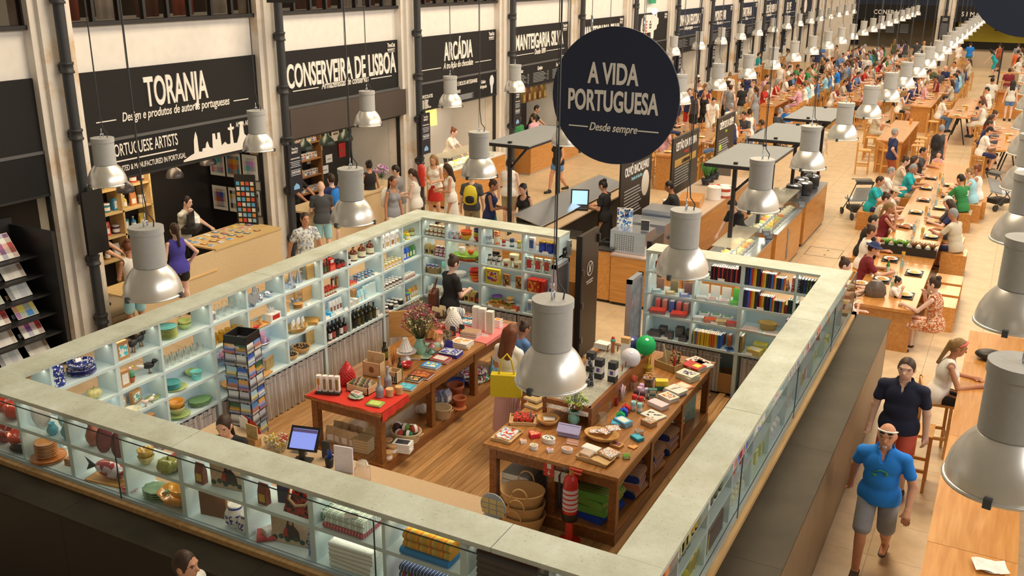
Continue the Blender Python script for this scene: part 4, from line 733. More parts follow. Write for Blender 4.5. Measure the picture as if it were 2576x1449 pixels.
# --- far left ---
row('F',Z0,-8.55,-8.22,5,(.09,.17),'jar',(.032,.085),[[M('8a4a1c',.3),M('e0cfa0'),M('e8d8b0')]],'amber jam jar with cream cap, far corner top shelf'); row('F',Z0,-8.5,-8.25,4,.13,'jar',(.032,.08),[[M('8a4a1c',.3),M('e0cfa0'),M('e8d8b0')]],'amber jam jar in the upper tier, far corner top shelf',dz=.088)
for i in range(2): it('F',Z0,-8.08+.1*i,.12,'tin',(.04,.12),[TINM,TINM,M('d8d0c0')],'silver tin at the far corner top shelf, %s'%('left' if i==0 else 'right'))
row('F',Z1,-8.56,-8.45,2,(.09,.16),'pack',(.06,.04,.15),[[M('caa860',.5),BLK]],'dried fruit packet with black label, far corner'); row('F',Z1,-8.36,-8.2,3,(.08,.15),'jar',(.032,.08),[[M('6a1e1c',.3),WHT,M('d8a8a0')]],'dark red jam jar with white lid, far corner second shelf'); row('F',Z1,-8.36,-8.2,3,.11,'jar',(.032,.08),[[M('6a1e1c',.3),WHT,M('d8a8a0')]],'dark red jam jar, upper tier of the far corner',dz=.082)
it('F',Z2,-8.48,.16,'lowbasket',(.14,.1),[M('a8824a',.8),M('a8824a',.8)],'straw basket holding blue tins in the far corner')
for i in range(5): it('F',Z2,-8.57+.045*i,.13+.04*(i%2),'tin',(.026,.08),[M('2c4a9a',.4),TINM,WHT],'small blue tin in the straw basket, %s from the left'%ORD[i],dz=.07,group='blue tins in the straw basket')
row('F',Z2,-8.26,-8.18,2,.14,'pack',(.07,.05,.2),[[M('7fbf9a',.5),WHT],[M('c9b070',.5),WHT]],'tall mint or gold bag at the far corner third shelf'); row('F',Z3,-8.5,-8.25,3,(.1,.2),'pack',(.1,.07,.13),[[M('dccdb0',.8),M('b09878')]],'cream cloth sack on the lowest far shelf')
it('F',Z0,-8.0,.16,'plate',(.09,),RED,'small red plate on the far top shelf'); stack('F',Z0,-7.83,.16,2,'bowl',(.1,.09),[[M('e0b02a',.35)],[M('e0602a',.35)]],.06,'yellow or orange bowl on the far top shelf'); stack('F',Z0,-7.6,.18,4,'bowl',(.09,.08),[[RED],[ORG],[M('b8c02c',.35)],[NAVY]],.04,'coloured nested bowl beside the divider on the far top shelf')
stack('F',Z1,-7.82,.16,4,'leafplate',(.2,),[[M('c2452a',.4)],[ORG],[YG],[M('9ac03a',.4)]],.022,'colourful oval platter on the far second shelf'); it('F',Z1,-7.9,.14,'beaker',(.055,.1),WHT,'white mug standing on the green platter',dz=.1); it('F',Z1,-7.72,.12,'bowl',(.06,.07),M('e0602a',.4),'small orange bowl on the green platter',dz=.1)
it('F',Z2,-7.95,.15,'bowl',(.11,.09),WHT,'white bowl on the far third shelf'); stack('F',Z2,-7.68,.18,3,'bowl',(.1,.08),[[ORG],[M('e0602a',.35)],[RED]],.05,'orange or red bowl on the far third shelf'); it('F',Z2,-7.6,.07,'bowl',(.07,.05),M('e8662c',.4),'small orange dish in front of the far bowls'); it('F',Z1,-7.56,.1,'bowl',(.07,.04),LG,'green dish at the divider on the far second shelf')
row('F',Z3,-8.0,-7.55,5,(.08,.16),'pack',(.08,.05,.16),[[M('c9a050',.5),M('a02a1c')],[M('3a3026',.5),M('c83a20')],[M('d0b060',.5),BLK]],'gold and red snack packet on the lowest far shelf')
tins=[('grey patterned tin',.05,.13,'8a8f96','d8d4cc'),('tall orange patterned tin',.05,.23,'d9642a','e8d0a0'),('small red tin',.032,.09,'b02a2a','d8c8b8'),('navy tin with white band',.038,.13,'24406a','e8e0d0'),('yellow tin',.035,.12,'d9b84a','efe0b0')]
for i,(n,r,h,c1,c2) in enumerate(tins): it('F',Z0,-7.38+.14*i,.13+.02*(i%2),'tin',(r,h),[speckle([c1,c2,c1],40,.4) if i<2 else M(c1,.4),M(c1,.35),M(c2,.5)],n+' on the far top shelf')
row('F',Z1,-7.35,-7.17,3,(.08,.15),'jar',(.03,.075),[[M('d9cfb4'),BLK,WHT]],'cream jar with black lid on the far second shelf'); row('F',Z1,-7.35,-7.17,3,.11,'jar',(.03,.075),[[M('d9cfb4'),BLK,WHT]],'cream jar with black lid in the upper tier, far second shelf',dz=.077)
row('F',Z1,-7.02,-6.83,2,.12,'tub',(.07,.1),[[M('e6d3a0',.5),M('e2cf9c',.5),M('8a4a2c')]],'round cream cheese tub on the far second shelf'); it('F',Z1,-6.92,.16,'tub',(.07,.1),[M('e6d3a0',.5),M('e2cf9c',.5),M('8a4a2c')],'round cream cheese tub on top of the two others',dz=.102); 
it('F',Z2,-7.3,.14,'box',(.26,.08,.25),[M('d9b02c',.5),speckle(['c2321e','e0b02c','3a4a9a','e8d8b0'],14)],'large yellow illustrated sweet box on the far third shelf'); row('F',Z2,-7.04,-6.8,2,.12,'box',(.12,.05,.2),[[M('a8642c'),speckle(['5a3018','d9b060','8a4a24'],22)]],'brown illustrated biscuit box on the far third shelf'); it('F',Z2,-6.95,.03,'tag',(.1,),TAGM,'price card before the brown biscuit boxes')
it('F',Z3,-7.15,.14,'tray',(.42,.2,.05),WOODL,'wooden tray of wrapped sweets on the lowest far shelf'); b=MB(); q=random.Random(5)
for i in range(60): b.cb((q.uniform(-.19,.19),q.uniform(-.09,.09),.03+.03*q.random()),(.04,.02,.015),i%4)
x,y=wp('F',-7.15,.14); O('wrapped_sweets',b,[M('c23a20',.3),M('3a2016',.3),M('d9a030',.3),M('7a8a2c',.3)],None,(x,y,Z3+.005),label='heap of red and gold wrapped sweets in the wooden tray',cat='sweets',kind='stuff')
row('F',Z3,-7.3,-6.85,3,.02,'tag',(.08,),[[TAGM]],'price card before the sweets tray'); it('F',Z3,-7.3,.27,'tin',(.09,.12),[M('6a8a3a'),M('6a3a7a'),M('c9b060')],'green and purple sweet tin behind the tray'); it('F',Z3,-7.05,.27,'tin',(.06,.13),[M('c27a3a'),M('d9a04a'),M('efe0c0')],'orange sweet tin behind the tray'); it('F',Z3,-6.83,.06,'box',(.1,.08,.07),[RED,M('e0a03a')],'small red match carton on the lowest far shelf')
it('F',Z0,-6.58,.13,'box',(.1,.07,.21),[M('ece6da'),M('4a5a8a',.6,var=.3,sc=60)],'tall white and blue printed carton on the far top shelf'); row('F',Z0,-6.4,-6.13,3,.14,'tin',(.06,.18),[[M('26358a',.35),GOLD,M('3a4a9a')]],'tall blue tin with gold lid on the far top shelf'); it('F',Z0,-6.3,.03,'tag',(.1,),TAGM,'price card before the tall blue tins')
row('F',Z1,-6.62,-6.14,4,.13,'box',(.12,.06,.22),[[speckle(['e8e2cc','4f8a5a','e8e2cc'],30),RED]],'white and green patterned carton with red badge on the far second shelf')
row('F',Z2,-6.6,-6.35,5,.13,'box',(.05,.16,.2),[[M('c8321c',.45),M('c8321c',.45)]],'red gift carton on the far third shelf',rz=0); it('F',Z2,-6.5,.045,'canvas',(.2,.19,.01),[M('c8321c'),speckle(['c8321c','d9a030','c8321c'],12)],'red box front with gold oval crest on the far third shelf'); row('F',Z2,-6.2,-6.2,1,(.12,.2),'tin',(.05,.17),[[M('e4e2dc'),TINM,M('3a4a8a')]],'white and blue tin on the far third shelf')
row('F',Z3,-6.6,-6.16,4,.13,'box',(.09,.07,.2),[[M('ece6da'),M('8a94b8',.6,var=.3,sc=60)]],'white and blue printed carton on the lowest far shelf')
# --- far right: notebooks ---
RB=['20242c','2c2f5a','2f5ab0','c8341f','e08a24','e6b52c','243a2a','3a2440','1f1d22','3a7ac0','d04a20','e8c040']
bm=[[M(c,.55),PAPER] for c in RB]; DK=[[M(c,.6,var=.25,sc=60),PAPER] for c in ('2a1c20','7a1e22','1c1c26','a82a2c','241a2c','c03a34')]
it('F',Z0,-4.4,.14,'box',(.16,.12,.14),[M('8a3a1c',.5,var=.3,sc=30),M('c2602c')],'dark orange patterned carton at the left of the notebook shelving'); it('F',Z0,-4.28,.2,'canvas',(.2,.16,.01),[WHT,M('9cc0d0',.5,var=.3,sc=20)],'blue and white card behind the orange carton'); it('F',Z0,-3.72,.1,'beaker',(.05,.14),GLS,'clear glass of sticks beside the red notebooks'); it('F',Z0,-3.72,.1,'sticks',(.03,.2,8),M('d0b8a8'),'thin pale sticks in the clear glass')
row('F',Z0,-3.6,-3.24,12,.12,'book',(.026,.14,.2),DK,'dark red and black notebook in the first notebook row'); it('F',Z0,-3.2,.14,'book',(.03,.16,.27),[M('3a1216'),PAPER],'tall dark maroon notebook beside the divider'); it('F',Z0,-3.45,.03,'tag',(.1,),TAGM,'price card before the dark red notebooks')
for z,nm in ((Z0,'top notebook shelf'),(Z1,'second notebook shelf')):
    row('F',z,-3.09,-2.9,8,.12,'book',(.025,.15,.26),bm,'tall bright coloured notebook on the '+nm); row('F',z,-2.87,-2.69,8,.11,'book',(.022,.13,.21),bm[3:]+bm[:3],'medium coloured notebook on the '+nm); row('F',z,-2.67,-2.53,7,.1,'book',(.02,.11,.17),bm[5:]+bm[:5],'small coloured notebook on the '+nm)
it('F',Z0,-2.5,.11,'book',(.03,.13,.19),[speckle(['c2281c','e8dcc8','1e1e1e'],60),PAPER],'red and white patterned notebook leaning on the top shelf',rot=(0,math.radians(-14),0)); it('F',Z0,-2.43,.11,'book',(.03,.13,.2),[speckle(['c2281c','e8dcc8','c2281c'],60),PAPER],'red patterned notebook upright by the top shelf divider')
row('F',Z0,-2.35,-2.1,7,.12,'book',(.03,.14,.2),[[speckle(['1e1c1c','d8d0c0','1e1c1c'],70),PAPER],[M('26242a'),PAPER],[speckle(['3a4a8a','1e1e22'],60),PAPER],[speckle(['5a7a3a','1e1e22'],60),PAPER]],'black patterned notebook on the top corner shelf'); row('F',Z1,-2.35,-2.1,7,.12,'book',(.03,.14,.18),[[speckle(['2a2620','c9b98a','2a2620'],70),PAPER]],'black and cream patterned notebook on the second corner shelf')
it('F',Z1,-2.5,.08,'beaker',(.04,.11),DRED,'dark red glass tumbler on the second notebook shelf'); row('F',Z1,-2.47,-2.41,3,.14,'book',(.022,.13,.2),[[M('1f4a40'),PAPER]],'dark green notebook on the second notebook shelf'); it('F',Z1,-2.85,.03,'tag',(.1,),TAGM,'price card on the second notebook shelf')
for i,(c,n) in enumerate((('e0602c','orange'),('b98a2c','ochre'),('d23a34','red'))):
    a=-4.42+.22*i; it('F',Z1,a,.2,'canvas',(.12,.18,.01),[M(c,.5),M(c,.5)],n+' card in a clear display stand, second shelf'); it('F',Z1,a,.19,'canvas',(.17,.2,.006),[GLS,GLS],'clear acrylic stand around the %s card'%n,cat='stand',name='acrylic_stand'); stack('F',Z1,a-.02,.08,2,'flat',(.14,.1,.02),[[M(['7fb0a8','c9a040','5a7ac0'][i]),PAPER,M('e8dcc8')]],.021,'small notebook under the %s display card'%n,rz=20)
for i,(c,c2,n) in enumerate((('ece4dc','d8d0c8','white'),('efe8e0','c88a7a','cream'),('efe4e0','d8a0a0','pale pink'),('6ac04a','5ab03a','bright green'))):
    a=-3.74+.17*i; it('F',Z1,a,.22,'canvas',(.14,.2,.008),[M(c,.6),M(c,.6)],n+' notebook standing upright, second shelf beside the divider'); stack('F',Z1,a,.09,3,'flat',(.15,.1,.014),[[M(c,.6),PAPER,M(c2,.6)]],.015,n+' notepad lying on the second shelf',rz=15)
for i in range(2): stack('F',Z2,-4.4+.33*i,.1,5,'flat',(.24,.16,.012),[[M(c,.4),PAPER,M(c)] for c in ('d0a030','5a6ab0','c85a30','d8402c','d8402c')],.013,'red plastic covered notepad, %s pile on the third shelf'%('left' if i==0 else 'right'),rz=8)
row('F',Z2,-4.45,-4.0,5,.25,'book',(.07,.1,.18),[[M('c25a4a',.6,var=.2),M('d89080')],[M('b8705a',.6,var=.2),M('d8a890')],[M('4a5a8a'),PAPER]],'pink bundle of paper standing behind the red notepads')
for i,(c,n) in enumerate((('d9cbb8','cream'),('e8dcd0','white'),('e4d4c4','beige'))): stack('F',Z2,-3.72+.18*i,.24,4,'flat',(.15,.1,.02),[[M(c),PAPER,M('5a8a5a')]],.021,n+' card box in the rear row, third shelf',rz=10)
for i,(c,n) in enumerate((('dcd4e0','lilac'),('d8562a','orange'),('c9a060','tan'),('c23a30','red'))): stack('F',Z2,-3.76+.17*i,.1,3,'flat',(.17,.12,.018),[[M(c,.6),PAPER,M(c)]],.019,n+' sketchbook in the front row, third shelf',rz=15)
it('F',Z2,-3.5,.02,'tag',(.1,),TAGM,'price card before the orange sketchbook')
it('F',Z2,-2.75,.2,'lowbasket',(.13,.11),[M('b99550',.8),M('b99550',.8)],'round straw basket among the flat prints, third shelf'); it('F',Z2,-2.98,.1,'flat',(.24,.2,.008),[M('d8b8a0'),PAPER,M('d0ae94')],'beige flat picture book on the third shelf'); it('F',Z2,-2.66,.08,'flat',(.24,.2,.008),[M('ece4dc'),PAPER,M('c8b8b0',.6,var=.3,sc=20)],'white flat picture book with a bird on the third shelf'); row('F',Z2,-2.46,-2.4,4,.14,'book',(.012,.2,.25),[[M('8a2a4a'),PAPER],[M('4a5ab0'),PAPER],[M('c24a5a'),PAPER]],'purple and red magazine upright by the corner, third shelf')
for i,(a,d,n) in enumerate(((-4.43,.11,5),(-4.2,.11,6),(-3.98,.11,4),(-4.35,.25,7),(-4.08,.26,9),(-3.92,.26,8))): stack('F',Z3,a,d,n,'flat',(.17 if i==0 else .12,.12,.016),[[M('26221f',.4),PAPER,M('3a3430')]],.017,'black notebook in the %s pile, lowest notebook shelf'%('front left','front middle','front right','rear left','rear middle','rear right')[i],rz=5)
it('F',Z3,-4.25,.02,'tag',(.1,),TAGM,'price card before the black notebooks'); row('F',Z3,-3.8,-3.4,15,.12,'book',(.024,.14,.21),[[M(c,.5),PAPER] for c in ('d9a82c','3a78b8','e0752a','e6b22c','e6b22c','e8b830','e6b22c','e6b22c','e8b830','e0752a','dc6a28','e0752a','e6b22c','3a78b8','2c5a90')],'yellow orange or blue notebook on the lowest shelf'); it('F',Z3,-3.25,.1,'flat',(.12,.16,.015),[M('3a80c0'),PAPER,BLK],'blue and black notebook lying alone on the lowest shelf',rz=30)
row('F',Z3,-3.6,-3.3,4,.26,'book',(.05,.1,.18),[[M('7a3a24',.6,var=.3),PAPER],[M('c2602c',.6,var=.3),PAPER]],'brown spined book behind the yellow notebooks')
it('F',Z3,-3.08,.14,'book',(.03,.2,.26),[M('9a7a4a'),PAPER],'ring bound tan book by the post, lowest shelf'); stack('F',Z3,-2.88,.1,5,'flat',(.2,.15,.016),[[M('e0b838'),PAPER,M('d0c0a8',.6,var=.3,sc=20)]],.017,'yellow picture book in the front pile by the post',rz=-12); stack('F',Z3,-2.84,.27,6,'flat',(.2,.12,.02),[[M('c9b83a'),PAPER,M('b8a030')]],.021,'olive yellow picture book in the rear pile by the post'); stack('F',Z3,-2.6,.13,5,'flat',(.18,.15,.016),[[M('d0c040'),PAPER,M('e4dccc')]],.017,'lime edged picture book in the pile near the corner',rz=-12); it('F',Z3,-2.95,.02,'tag',(.1,),TAGM,'price card before the yellow picture books'); it('F',Z3,-2.5,.2,'tin',(.06,.2),[WHT,WHT,M('d8d0c4')],'white paper roll standing near the corner of the lowest shelf')
# --- near display ---
NT,NBt=1.77,1.42
CER=lambda h:M(h,.2,coat=.8,var=.18,sc=12)
row('N',NT,-8.75,-8.45,2,.17,'pumpkin',(.13,.2),[[CER('c23a26'),M('4f7a3a')]],'red ceramic tomato tureen in the first near display bay'); 
for i in range(2): it('N',NBt,-8.72+.22*i,.17,'lobed',(.11,.15),CER('9a2418' if i==0 else 'c23a20'),'red ceramic pepper bowl below the tomato tureens, %s'%('left' if i==0 else 'right'))
t=T('ceramic_aubergine','glossy black ceramic aubergine at the left end of the near display','figurine',(-8.35,YNo+.1,NBt+.05),30); O('body',MB().ball((0,0,0),.06,sc=(2.2,1,.9)),M('1c1218',.15),t); O('calyx',MB().ball((.11,0,.01),.04,sc=(.8,1,1)),M('4a5a2a',.4),t)
it('N',NT,-8.0,.14,'plate',(.15,),CER('e2d2c0'),'large cream ceramic plate standing on edge in the near display',rot=(math.radians(80),0,0),dz=.15); it('N',NT,-7.75,.24,'plate',(.11,),CER('a8a890'),'grey-green ceramic plate standing behind the cream one',rot=(math.radians(80),0,.3),dz=.11)
it('N',NT,-7.8,.08,'vase',(.055,.12),CER('5fa8b0'),'small turquoise ceramic vase in the near display'); it('N',NT,-7.6,.1,'vase',(.065,.17),CER('5fa8b0'),'larger turquoise ceramic vase near the divider')
stack('N',NBt,-8.0,.13,2,'plate',(.17,),[[CER('c8752c')]],.018,'large orange ceramic platter under the carrot plates'); stack('N',NBt+.035,-8.02,.13,8,'plate',(.11,),[[CER('d0822f')],[CER('b8702a')]],.019,'orange and green ceramic carrot plate'); stack('N',NBt,-7.66,.2,4,'flat',(.2,.14,.018),[[CER('c87a30'),CER('8a5a24'),CER('d0883a')]],.019,'rectangular orange ceramic dish in the near display',rz=10); it('N',NBt,-7.68,.2,'tin',(.045,.2),[M('d8c49a'),M('d8c49a'),M('7a8a4a')],'rolled cream paper tied with green on the orange dishes',rot=(0,math.radians(90),.3),dz=.12)
it('N',NT,-7.27,.12,'vase',(.07,.24),CER('a8604a'),'brown and green ceramic fish vase standing in the near display')
for i,a in enumerate((-7.08,-6.88)): it('N',NT,a,.11,'plate',(.12,),CER('7e3a3c'),'maroon oval ceramic plate leaning, %s one of the pair'%('left' if i==0 else 'right'),rot=(math.radians(72),0,math.radians(15)),dz=.12,sc=(.75,1.15,1))
it('N',NT,-6.98,.24,'tin',(.04,.2),[M('d8c49a'),M('d8c49a'),M('c8b48a')],'rolled paper behind the maroon plates',rot=(0,math.radians(90),.2),dz=.05)
it('N',NBt,-7.1,.15,'flat',(.5,.22,.02),[WOODL,WOODL,WOODL],'wooden serving board under the ceramic fish',cat='board',name='serving_board',rz=8)
t=T('ceramic_fish','large red and white glazed ceramic fish on a wooden board','figurine',(-7.1,YNo+.15,NBt+.12),8); O('body',MB().ball((0,0,0),.1,0,20,10,(2.,.75,.95)),[speckle(['a83a34','c9a8a0','8a3a38','d8c8c0'],9,.15)],t); O('tail',MB().add([(-.18,0,0),(-.32,0,.08),(-.29,.01,0),(-.32,0,-.07)],[(0,1,2),(0,2,3),(2,1,0),(3,2,0)]),M('4a4440',.3),t); O('fin',MB().add([(-.05,0,.09),(.08,0,.09),(0,.01,.15),(-.08,0,.13)],[(0,1,2,3),(3,2,1,0)]),M('3a2c2c',.3),t); O('eye',MB().ball((.14,-.05,.03),.014),WHT,t)
it('N',NBt,-6.82,.08,'leafplate',(.07,),CER('b85a50'),'small pink leaf dish beside the ceramic fish')
stack('N',NT,-6.55,.1,2,'lobed',(.075,.085),[[PUMP],[CER('c99a3c')]],.06,'small pumpkin ceramic cup in the near display'); it('N',NT,-6.24,.2,'pumpkin',(.11,.16),[CER('b02a20'),GRN],'red ceramic tomato pot behind the green pumpkin pot'); it('N',NT,-6.26,.09,'pumpkin',(.1,.17),[CER('9a9440'),M('8a8a3a')],'olive green ceramic pumpkin pot in the near display'); it('N',NT,-6.25,.26,'leafplate',(.13,),GRN,'green leaf plate behind the tomato pot'); it('N',NT,-6.07,.16,'canvas',(.07,.2,.02),[M('5a6a5a'),M('6a7a68')],'dark green bottle box by the divider in the near display')
stack('N',NBt,-6.5,.13,4,'leafplate',(.11,),[[CER('7f9a6a')]],.024,'cabbage leaf green ceramic bowl'); it('N',NBt,-6.24,.16,'lobed',(.19,.13),CER('d08a2a'),'wide orange ceramic gourd bowl'); it('N',NBt,-6.18,.17,'bowl',(.14,.12),CER('e0962c'),'smaller orange ceramic bowl nested in the gourd bowl',dz=.07)
for i,(a,nm) in enumerate(((-5.86,'fourth'),(-5.14,'fifth'))):
    it('N',NT,a,.09,'pack',(.085,.05,.17),[M('7a3a24',.4,var=.3,sc=40),GOLD],'brown chocolate figure packet in the %s near bay'%nm)
PORT=lambda s:speckle(['c9a878','c9a878','2e2420','7a2a1c','2f4a3a'],s,.6)
def portrait(x,y,z,lab,rz=8):
    t=T('portrait_canvas',lab,'picture',(x,y,z),rz); O('stretcher',MB().box(-.19,.19,0,.025,0,.26),BLK,t); O('canvas',MB().box(-.187,.187,-.003,0,.003,.257),M('c2a078',.7,var=.15),t); b=MB(); R_=Matrix.Translation((0,-.003,0))@Matrix.Rotation(math.pi/2,4,'X')
    O('figure',MB().prism([(-.07,.05),(.09,.05),(.08,.14),(.035,.19),(.03,.24),(-.01,.25),(-.03,.22),(-.05,.15)],0,.002,M=R_),M('3a2a26',.7),t); O('face',MB().prism(oval(.018,.024,12),0,.003,M=R_@Matrix.Translation((.005,.215,0))),M('c08a68',.7),t); O('red_shawl',MB().prism([(-.08,.08),(-.03,.07),(-.03,.16),(-.06,.15)],0,.003,M=R_),M('a8321c',.7),t)
    for i in range(6): O('green_fruit',MB().prism(oval(.026,.024,12),0,.003,M=R_@Matrix.Translation((-.16+.062*i+(.02 if i>2 else 0),.045+.02*(i%2),0))),M('2f4a3a',.7),t)
portrait(-5.56,YNo+.12,NT+.001,'painted canvas of a seated figure with green fruit, upper near shelf')
it('N',NBt,-5.8,.14,'canvas',(.28,.27,.025),[M('8a5a34'),M('7a4a2a',.6,var=.3,sc=6)],'brown canvas picture of a hat in the lower near shelf',rz=8)
for i,(a,d,r) in enumerate(((-5.53,.13,.1),(-5.37,.1,.085))): it('N',NBt,a,d,'round_pot',(r,r*2.1),[WHT,M('3a3f8a',.3),speckle(['e8e2d8','3a3f8a','e8e2d8'],22,.3)],'white and blue painted vase, %s of the pair'%('larger' if i==0 else 'smaller'))
it('N',NT,-4.98,.2,'canvas',(.16,.2,.05),[M('231c1c'),M('2a2836')],'dark square gift box in the fifth near bay',rz=15)
t=T('handbag','red and black patterned handbag with a rope handle in the near display','bag',(-4.75,YNo+.14,NT+.001)); O('bag_body',MB().add([(-.17,-.07,0),(.17,-.07,0),(.17,.07,0),(-.17,.07,0),(-.13,-.02,.22),(.16,-.02,.22),(.16,.02,.22),(-.13,.02,.22)],[(3,2,1,0),(4,5,6,7),(0,1,5,4),(1,2,6,5),(2,3,7,6),(3,0,4,7)]),speckle(['8a1c14','1e1412','a8281a'],20,.7),t); O('handle',MB().tube([(-.1,-.03,.21),(-.08,-.09,.15),(0,-.11,.12),(.09,-.09,.14),(.12,-.03,.2)],.011),M('c9a878',.8),t)
it('N',NBt,-5.16,.1,'fold',(.16,.16,.05),M('a83a34',.8,var=.3,sc=25),'crumpled red and white scarf in the lower near display',rz=40); it('N',NBt,-5.13,.12,'fold',(.12,.1,.1),M('d8c8b8',.8,var=.4,sc=20),'white and red scarf fold beside the canvas',rz=70)
portrait(-4.9,YNo+.12,NBt+.001,'painted canvas of a seated figure with green fruit, lower near shelf')
it('N',NBt,-4.63,.1,'pack',(.08,.06,.25),[speckle(['3a4a9a','c8c8dc','5a6ab0'],30),M('8a94c8')],'blue and white patterned cloth hanging by the divider')
GCK=stripes(['e8e4d0','2f7a52','e8e4d0','3f8a5e','e8e4d0','cfd8c0'],.06,0,.85,second=1); RCK=stripes(['a83438','e0c8c0','a83438','c05a58'],.03,0,.85,second=1)
stack('N',NT,-4.28,.16,1,'fold',(.4,.26,.05),[[RCK]],.05,'folded red and white checked cloth'); stack('N',NT+.052,-4.26,.16,2,'fold',(.38,.26,.05),[[GCK]],.052,'folded green and white checked cloth'); it('N',NT,-4.5,.2,'fold',(.14,.2,.1),stripes(['e8e4d0','2f7a52'],.03,0,.85,second=1),'small green gingham cloth at the divider'); it('N',NT+.158,-4.2,.06,'tag',(.11,),TAGM,'white paper tag lying on the green checked cloth',rz=25)
stack('N',NBt,-4.22,.17,6,'fold',(.42,.28,.038),[[M('e6dccb',.85,bump=.3,sc=50)]],.039,'folded off-white linen cloth',jit=4)
MUST=stripes(['d08a1e','d8952a','c27a1c','dca03a','a8a04a','d08a1e'],.11,0,.9); stack('N',NT,-3.5,.16,1,'fold',(.44,.28,.06),[[M('1f7fae',.85,bump=.2)]],.06,'folded bright blue wool blanket'); stack('N',NT+.062,-3.48,.16,2,'fold',(.42,.27,.07),[[MUST]],.072,'folded mustard striped blanket'); stack('N',NBt,-3.5,.16,4,'fold',(.46,.28,.06),[[stripes(['23243a','c23a30','2a2a3a','3f6a9a','e0a03a'],.05,0,.9)],[stripes(['1e1e28','3a5a8a','1e1e28','a8b0b8'],.03,0,.9)]],.062,'dark multicoloured striped textile in the lower near shelf')
STX=stripes(['4a3a30','7a4a44','3a3a2c','8a5a50','2c2620','5a6a3a'],.07,1,.9); stack('N',NT,-2.78,.16,5,'fold',(.5,.28,.05),[[STX]],.052,'dark red and green striped blanket, upper near shelf'); stack('N',NBt,-2.78,.16,6,'fold',(.5,.28,.05),[[STX]],.052,'dark red and green striped blanket, lower near shelf')
stack('N',NT,-2.08,.16,4,'fold',(.46,.28,.06),[[stripes(['5a3a5a','a86a8a','3a4a6a'],.06,0,.9)]],.062,'purple striped blanket near the right corner')
# --- right display (seen through its glass from outside) ---
row('R',NT,5.35,5.85,4,.12,'box',(.11,.12,.24),[[M('d8622c',.5),M('e08a50')]],'orange soap carton nearest the front corner of the right display'); row('R',NBt,5.35,5.85,4,.12,'box',(.11,.12,.22),[[M('c8402c',.5),M('e0907a')]],'red-orange soap carton in the lower right display')
row('R',NT,6.08,6.4,4,(.1,.2),'box',(.07,.07,.2),[[M('2e3c24',.4),GOLD],[M('3a4a2c',.4),M('c9b060')]],'dark green cologne carton with gold seal, right display'); row('R',NT,6.5,6.68,3,.12,'bottle',(.035,.22),[[DGL,BLK,GOLD]],'black bottle with gold cap beside the green cartons'); row('R',NBt,6.1,6.4,4,(.1,.2),'flask',(.05,.2),[[glass('c9c83a',.75,.05),KRAFT,M('c9c040')]],'lime yellow cologne bottle in the lower right display'); row('R',NBt,6.55,6.68,2,.12,'box',(.09,.1,.16),[[M('c9a83a',.5),M('8a7a2c')]],'yellow carton beside the lime cologne bottles')
row('R',NT,6.83,7.38,5,.13,'bottle',(.045,.25),[[M('1f2a1c',.15),M('c9a878'),M('5a5a3a')]],'large dark green bottle with wooden stopper, right display'); it('R',NBt,7.1,.14,'box',(.5,.2,.2),[M('4a3024',.5),M('5a3c2c')],'long dark brown carton in the lower right display'); row('R',NBt,6.83,6.9,2,.08,'box',(.06,.08,.18),[[M('d8c060',.5),M('a89030')]],'narrow yellow carton beside the long brown carton')
row('R',NT,7.55,8.1,5,.12,'box',(.1,.12,.22),[[M('d8d4e0',.5),M('4a5aa8',.6,var=.3,sc=40)],[M('c8383a',.5),M('d87a7a')]],'white and red perfume carton in the right display'); row('R',NBt,7.55,8.1,6,(.08,.16,.24),'flask',(.03,.13),[[M('d8cc98',.3),WHT,M('efe4c0')]],'small cream lotion bottle with white cap, lower right display')
row('R',NT,8.28,8.85,5,.12,'tin',(.05,.2),[[M('d8c470',.5),M('e0d090'),WHT],[M('8a94c0',.5),M('a8b0d0'),WHT]],'pastel yellow or blue talc tin in the right display'); row('R',NBt,8.28,8.85,4,.12,'box',(.09,.1,.14),[[M('d0c060',.5),M('e4dca0')]],'yellow soap carton in the lower right display')
row('R',NT,9.0,9.55,4,.12,'flask',(.055,.22),[[M('e0a090',.4),WHT,M('e8d0c8')],[M('8aa89a',.5),WHT,M('e0e0d0')]],'pink or green lotion bottle in the right display'); row('R',NBt,9.0,9.55,5,(.1,.2),'flask',(.045,.17),[[M('e6dcd4',.5),WHT,M('d8c8c0')]],'white porcelain bottle in the lower right display')
row('R',NT,9.72,10.3,6,.12,'box',(.07,.1,.16),[[M('c8d0b8',.5),WHT],[M('d8a8a0',.5),WHT]],'pale green or pink soap carton in the right display'); row('R',NBt,9.72,10.3,4,.12,'pack',(.1,.06,.18),[[M('d88a7a',.5),WHT],[M('e0d8c8',.5),M('c8a890')]],'pink bath salt packet in the lower right display')
row('R',NT,10.45,11.03,5,.12,'box',(.08,.1,.2),[[M('d0746a',.5),WHT],[M('e4dcd0',.5),M('c88a80')]],'coral or white gift carton in the right display'); row('R',NBt,10.45,11.03,4,.12,'box',(.1,.1,.15),[[M('d8b85a',.5),M('a8743a')],[M('d89a90',.5),WHT]],'yellow or pink square carton in the lower right display')
it('R',NT,11.4,.14,'heartbox',(.26,.1),[RED,M('d2452c',.4),M('e07a60')],'large red heart shaped gift box standing in the right display',rot=(math.radians(80),0,math.radians(90)),dz=.14); row('R',NBt,11.2,11.75,4,.12,'pack',(.12,.05,.2),[[M('d0c44a',.5),M('e8e0a0')]],'lime yellow packet in the lower right display')
stack('R',NT,12.1,.12,3,'box',(.2,.14,.07),[[M('e08a2c',.5),M('e8a850')]],.071,'bright orange gift carton in the right display',jit=8); row('R',NBt,11.95,12.45,3,.12,'flat',(.2,.14,.06),[[M('d0c050'),PAPER,M('e0d890')]],'yellow album in the lower right display'); 
